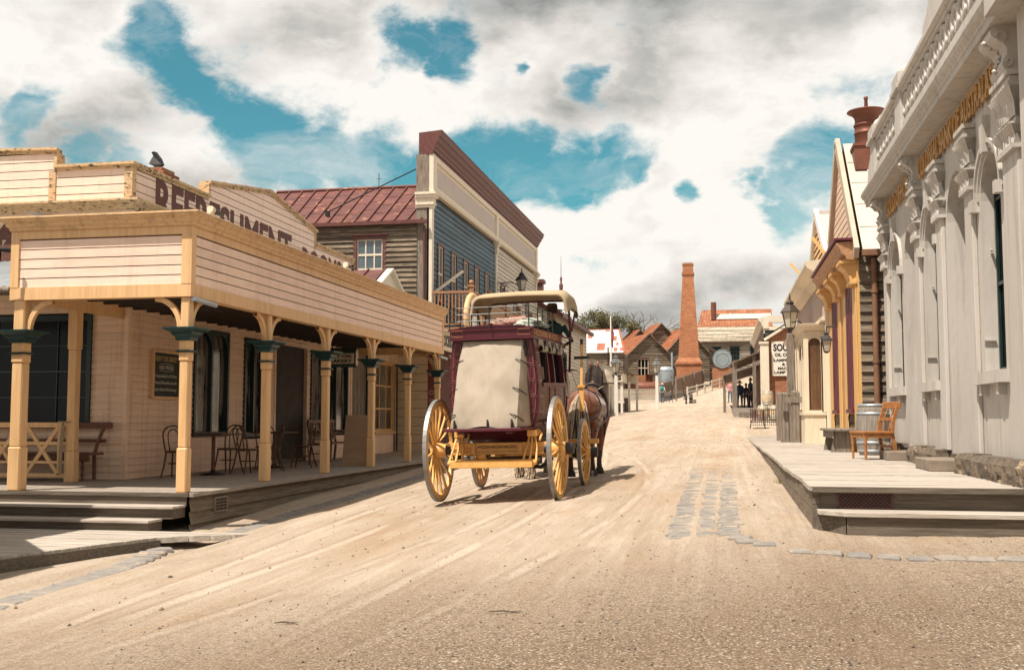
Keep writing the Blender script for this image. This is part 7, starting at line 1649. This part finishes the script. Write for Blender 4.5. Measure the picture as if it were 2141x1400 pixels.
# fences
fe = thing('picket_fence', (-8.5, 104, 3), 'pale picket fence in front of the rusty boiler', 'fence')
pk = mat('bleached pickets', (.56, .49, .40), (.42, .36, .28), 2, VG, .8)
f = MB()
for i in range(46): x = -10.9 + i * .1; f.beam((x, 104, 2.9), (x, 104, 4.35 + .04 * (i % 2)), .05, .03)
f.build('pickets', pk, fe)
f = MB(); f.box(-10.9, -6.4, 104.03, 104.09, 3.4, 3.5); f.box(-10.9, -6.4, 104.03, 104.09, 4.0, 4.1); f.build('rail', pk, fe)
fe = thing('paling_fence', (-4, 110, 3), 'tall grey paling fence climbing the slope below the brick chimney', 'fence')
f = MB(); a, b = V((-5.95, 103, 0)), V((-2.2, 124, 0))
for i in range(110):
    t = i / 109; p = a.lerp(b, t); z = lerp(3.0, 5.3, t) if 1 else 0; f.beam((p.x, p.y, z - .3), (p.x, p.y, z + 1.75 + random.uniform(-.05, .05)), .17, .03, X_)
f.build('palings', greyw, fe)
f = MB()
for t in (0, .25, .5, .75, 1): p = a.lerp(b, t); z = lerp(3.0, 5.3, t); f.beam((p.x + .08, p.y, z), (p.x + .08, p.y, z + 1.9), .15)
f.build('post', greyw, fe)
fe = thing('post_and_rail_fence', (-1, 112, 4.5), 'rough post and rail fence along the road below the grey tank', 'fence')
pts = [(-3.3, 104), (-2.5, 108), (-1.8, 112), (-1.1, 116), (-.3, 120), (.5, 124), (1.3, 128)]
for x, y in pts:
    f = MB(); z = GZ(x, y); f.tube([(x, y, z - .2), (x, y, z + 1.1)], .09, 7); f.build('post', pk, fe)
for (x0, y0), (x1, y1) in zip(pts, pts[1:]):
    for hh in (.55, .95):
        f = MB(); f.tube([(x0, y0, GZ(x0, y0) + hh), (x1, y1, GZ(x1, y1) + hh)], .05, 6); f.build('rail', pk, fe)
f = MB(); f.tube([(-4.2, 100, 2.9), (-4.2, 100, 5.4)], .07, 7); tag(f.build('pole', greyw), 'plain grey pole at the foot of the paling fence', 'pole')
# lamp posts, flagpole, shelter
whp = mat('white post paint', (.72, .68, .62), (.6, .56, .5), 3, VG, .55)
def streetlamp(x, y, h, label):
    z = GZ(x, y); s = thing('street_lamp', (x, y, z), label, 'lamp', 'white lamp posts up the street')
    f = MB(); f.beam((x, y, z - .1), (x, y, z + h - 1.45), .26, w1=.2, h1=.2); f.build('post', whp, s)
    f, g = MB(), MB(); f.tube([(x, y, z + h - 1.47), (x, y, z + h - 1.3)], .07, 6); lantern(f, g, (x, y, z + h - 1.35), 1.4, 6); f.build('lantern', mat('grey iron', (.12, .12, .12), ro=.45), s); g.build('glass', lglass, s)
streetlamp(-6.8, 70, 4.05, 'white street lamp post with a dark lantern just right of the horse')
streetlamp(-4.88, 82, 3.95, 'white street lamp post with a small lantern in front of the grey tank')
fp = thing('flagpole', (-9.1, 90, 2.3), 'white flagpole with a furled dark flag above the patched roof', 'flagpole')
f = MB(); f.tube([(-9.15, 90, 2.2), (-9.15, 90, 10.1)], [.12, .05], 8); f.build('pole', whp, fp)
f = MB(); f.tube([(-9.05, 90, 9.2), (-9.0, 90, 8.6), (-9.05, 90, 8.0), (-9.0, 90, 7.4)], [.04, .13, .10, .05], 7); f.build('flag', mat('flag cloth', (.03, .04, .12), (.35, .06, .06), 2, ro=.8), fp)
sh = thing('timber_shelter', (-7, 74, 1.8), 'small white posted street shelter with the letters SMITHS on its fascia', 'shelter')
f = MB(); f.box(-8.6, -6.83, 74.9, 75, 4.05, 4.68); f.box(-6.87, -6.8, 75, 78, 4.05, 4.68); f.box(-8.6, -6.1, 79, 79.1, 4.05, 4.6); f.build('fascia', bone, sh)
f = MB(); text(f, 'SMITHS', (-8.55, 74.895, 4.2), X_, -Y_, .32, .01, bold=.05, width=1.65); f.build('lettering', black, sh)
f = MB(); f.quad((-9.4, 74.8, 4.4), (-6.8, 74.8, 4.75), (-6.1, 79, 4.75), (-9.4, 79, 4.4)); f.build('shelter_roof', oldw, sh)
for x, y in ((-6.9, 75.1), (-6.55, 77), (-6.15, 79), (-8.0, 76), (-7.6, 78.6)):
    f = MB(); f.beam((x, y, 1.5), (x, y, 4.1), .16); f.build('post', whp if x > -7 else greyw, sh)
f = MB(); f.box(-7.3, -6.9, 76.5, 77, 1.75, 2.6); f.box(-7.0, -6.6, 78, 78.4, 1.85, 3.0); tag(f.build('crate', greyw), 'stacked grey crates under the small street shelter', 'crate')
hu = thing('bark_hut', (-8.6, 70, 2), 'low hut with a pale conical bark roof just right of the horse head', 'hut')
f = MB(); f.lathe([(.75, 3.9), (.5, 4.4), (.3, 4.7), (0, 4.8)], (-7.75, 72, 0), 10, smooth=False); f.build('roof', mat('pale bark', (.38, .32, .25), (.25, .20, .15), 3), hu)
f = MB(); f.box(-8.2, -7.6, 71.7, 72.5, 1.5, 3.95); f.build('wall', greyw, hu)
for i, x in enumerate((-8.75, -7.45, -7.05)):
    f = MB(); f.beam((x, 69, 1.4), (x, 69, 3.6), .12); f.build('post', greyw, hu)
for i, (x, y, h_) in enumerate(((-2.9, 88, .72), (-2.6, 88.3, .8), (-2.45, 88, .8))):
    z = GZ(x, y); f = MB(); f.lathe([(.09, 0), (.09, .1), (.05, .2), (.09, .35), (.05, .55), (.07, .65), (.03, .8), (0, .82)], (x, y, z), 8)
    tag(f.build('bollard', black), ('short black turned bollard standing apart in the middle of the far road', 'black turned bollard, middle of the three in the far road', 'black turned bollard at the right end of the three in the far road')[i], 'bollard', 'black bollards in the far road')
f = MB(); f.box(-2.4, -2.1, 87.7, 88, GZ(-2.2, 88), GZ(-2.2, 88) + .3); tag(f.build('block', greyw, bevel=.03), 'small grey block beside the black bollards', 'block')
# people up the street
P = human
def pg(x, y, *a, **k): return P((x, y, GZ(x, y)), *a, **k)
p1 = pg(-5.35, 98, R(-10), 'person walking away in a white shirt and jeans with a teal backpack', (white, denim, shoe, hair), 'walk', 1.75, hat=white)
f = MB(); f.lathe([(.0, -.24), (.14, -.2), (.17, 0), (.13, .2), (0, .25)], (0, -.17, 1.28), 10); f.build('backpack', mat('teal nylon', (.02, .20, .20)), p1, world=False)
pg(-4.55, 97, R(60), 'child in dark clothes walking beside the adult with the teal backpack', (grey_, navy, shoe, hair), 'walk', 1.2)
pg(-3.45, 100, R(-60), 'small child in dark clothes walking alone by the paling fence', (brn, dark, shoe, hair), 'walk', 1.05)
pg(.55, 84, R(150), 'person in a pink top and jeans under the far end of the dark verandah', (pink, denim, shoe, blond), 'stand', 1.68)
human((1.0, 66, 2.02), R(170), 'person in a navy top standing at the verandah rail', (navy, denim, shoe, hair), 'stand', 1.75)
human((1.45, 70, 2.02), R(200), 'person in dark clothes farther back under the dark verandah', (navy, grey_, shoe, hair), 'stand', 1.7)
human((1.55, 62, 2.02), R(120), 'person in black clothes nearest on the verandah of the dark shop', (dark, dark, shoe, hair), 'stand', 1.75)
# ------------------------------------------------------------------ trees
leafm = [mat('gum leaves ' + str(i), c, tuple(v * .7 for v in c), 5, ro=.6) for i, c in enumerate(((.11, .105, .045), (.06, .065, .028), (.15, .125, .055)))]
barkm = mat('gum bark', (.22, .17, .12), (.12, .09, .07), 3, VG, .85)
def tree(x, y, h, spread, label, n=2600, bare=False, seed=1, name='gum_tree'):
    rn = random.Random(seed); z0 = GZ(x, y); t = thing(name, (x, y, z0), label, 'tree')
    tr = MB(); tips = []
    def limb(p, d, L, r, dep):
        q = p + d * L * .5 + V((rn.uniform(-.1, .1), rn.uniform(-.1, .1), 0)) * L * .5; e = p + d * L
        tr.tube([p, q, e], [r, r * .8, r * .6], 6 if r > .05 else 4, cap=False)
        if dep == 0: tips.append(e); return
        for k in range(rn.choice((2, 3)) if dep < 4 else 3):
            nd = (d + V((rn.uniform(-1, 1), rn.uniform(-1, 1), rn.uniform(-.3, .6))) * .75).normalized(); nd.z = abs(nd.z) * .8 + .1
            limb(e, nd.normalized(), L * rn.uniform(.6, .8), r * .6, dep - 1)
    limb(V((x, y, z0 - .3)), V((rn.uniform(-.08, .08), 0, 1)), h * .34, h * .026, 4 if bare else 3)
    zt = max(p.z for p in tips); sc2 = (z0 + h * (.98 if bare else .86) - z0) / max(.1, zt - z0)
    for m_ in (tr.v,):
        for v in m_: v.z = z0 + (v.z - z0) * sc2 if v.z > z0 else v.z; v.x = x + (v.x - x) * spread; v.y = y + (v.y - y) * spread
    tips = [V((x + (p.x - x) * spread, y + (p.y - y) * spread, z0 + (p.z - z0) * sc2)) for p in tips]
    tr.build('trunk', barkm, t)
    if bare: return t
    lf = MB()
    cl_ = [(p, h * rn.uniform(.055, .10)) for p in tips]
    for i in range(n):
        p, r = rn.choice(cl_); d = V((rn.gauss(0, 1), rn.gauss(0, 1), rn.gauss(0, .6))); d = d.normalized() * rn.random() ** .45 * r * 1.25
        c = p + d + V((0, 0, r * .2)); s = rn.uniform(.10, .22) * (h / 10); a = V((rn.uniform(-1, 1), rn.uniform(-1, 1), rn.uniform(-1, .4))).normalized(); b = a.orthogonal().normalized()
        lf.m = rn.choice((0, 0, 1, 2)); lf.quad(c - a * s, c + b * s * .45, c + a * s, c - b * s * .45)
    lf.build('crown', leafm, t)
    return t
tree(-17.2, 144, 10.2, 1.2, 'tall spreading gum tree behind the patched white roof', 4800, seed=3)
tree(-20.5, 142, 10.0, 1.15, 'gum tree left of the tall one, partly behind the coach canopy', 3500, seed=11)
tree(-12.9, 144, 8.6, 1.1, 'smaller gum tree between the white roof and the works shed', 2600, seed=6)
tree(-8.2, 160, 7.4, 1.2, 'low olive tree behind the ridge between the two works sheds', 2000, seed=9)
tree(-9.9, 150, 9.8, 1.1, 'bare grey branching tree behind the works sheds', bare=True, seed=4, name='bare_tree')
tree(-5.2, 162, 7.2, .9, 'smaller bare tree left of the brick chimney', bare=True, seed=14, name='bare_tree')
for i, (x, y, h_, s) in enumerate(((-34, 170, 11, 21), (-45, 190, 12, 22), (22, 190, 10, 23), (40, 210, 12, 24))):
    tree(x, y, h_, 1.2, ('dark gum tree far left behind the street', 'second dark gum tree far left on the hill', 'gum tree behind the bank side roofs', 'gum tree on the hill far right')[i], 1800, seed=s)
# seabird on the tan ridge? none in view; a strand of weeds by the boardwalk
f = MB(); rn = random.Random(2)
for i in range(60):
    x, y = .86 + rn.gauss(0, .04), 17.2 + rn.gauss(0, .1); z = GZ(x, y); f.quad((x, y, z), (x + .008, y, z), (x + rn.uniform(-.05, .02), y + rn.uniform(-.04, .04), z + rn.uniform(.04, .12)))
tag(f.build('weed', mat('dry weed', (.16, .14, .05))), 'tuft of dry weeds at the side of the boardwalk', 'plant')
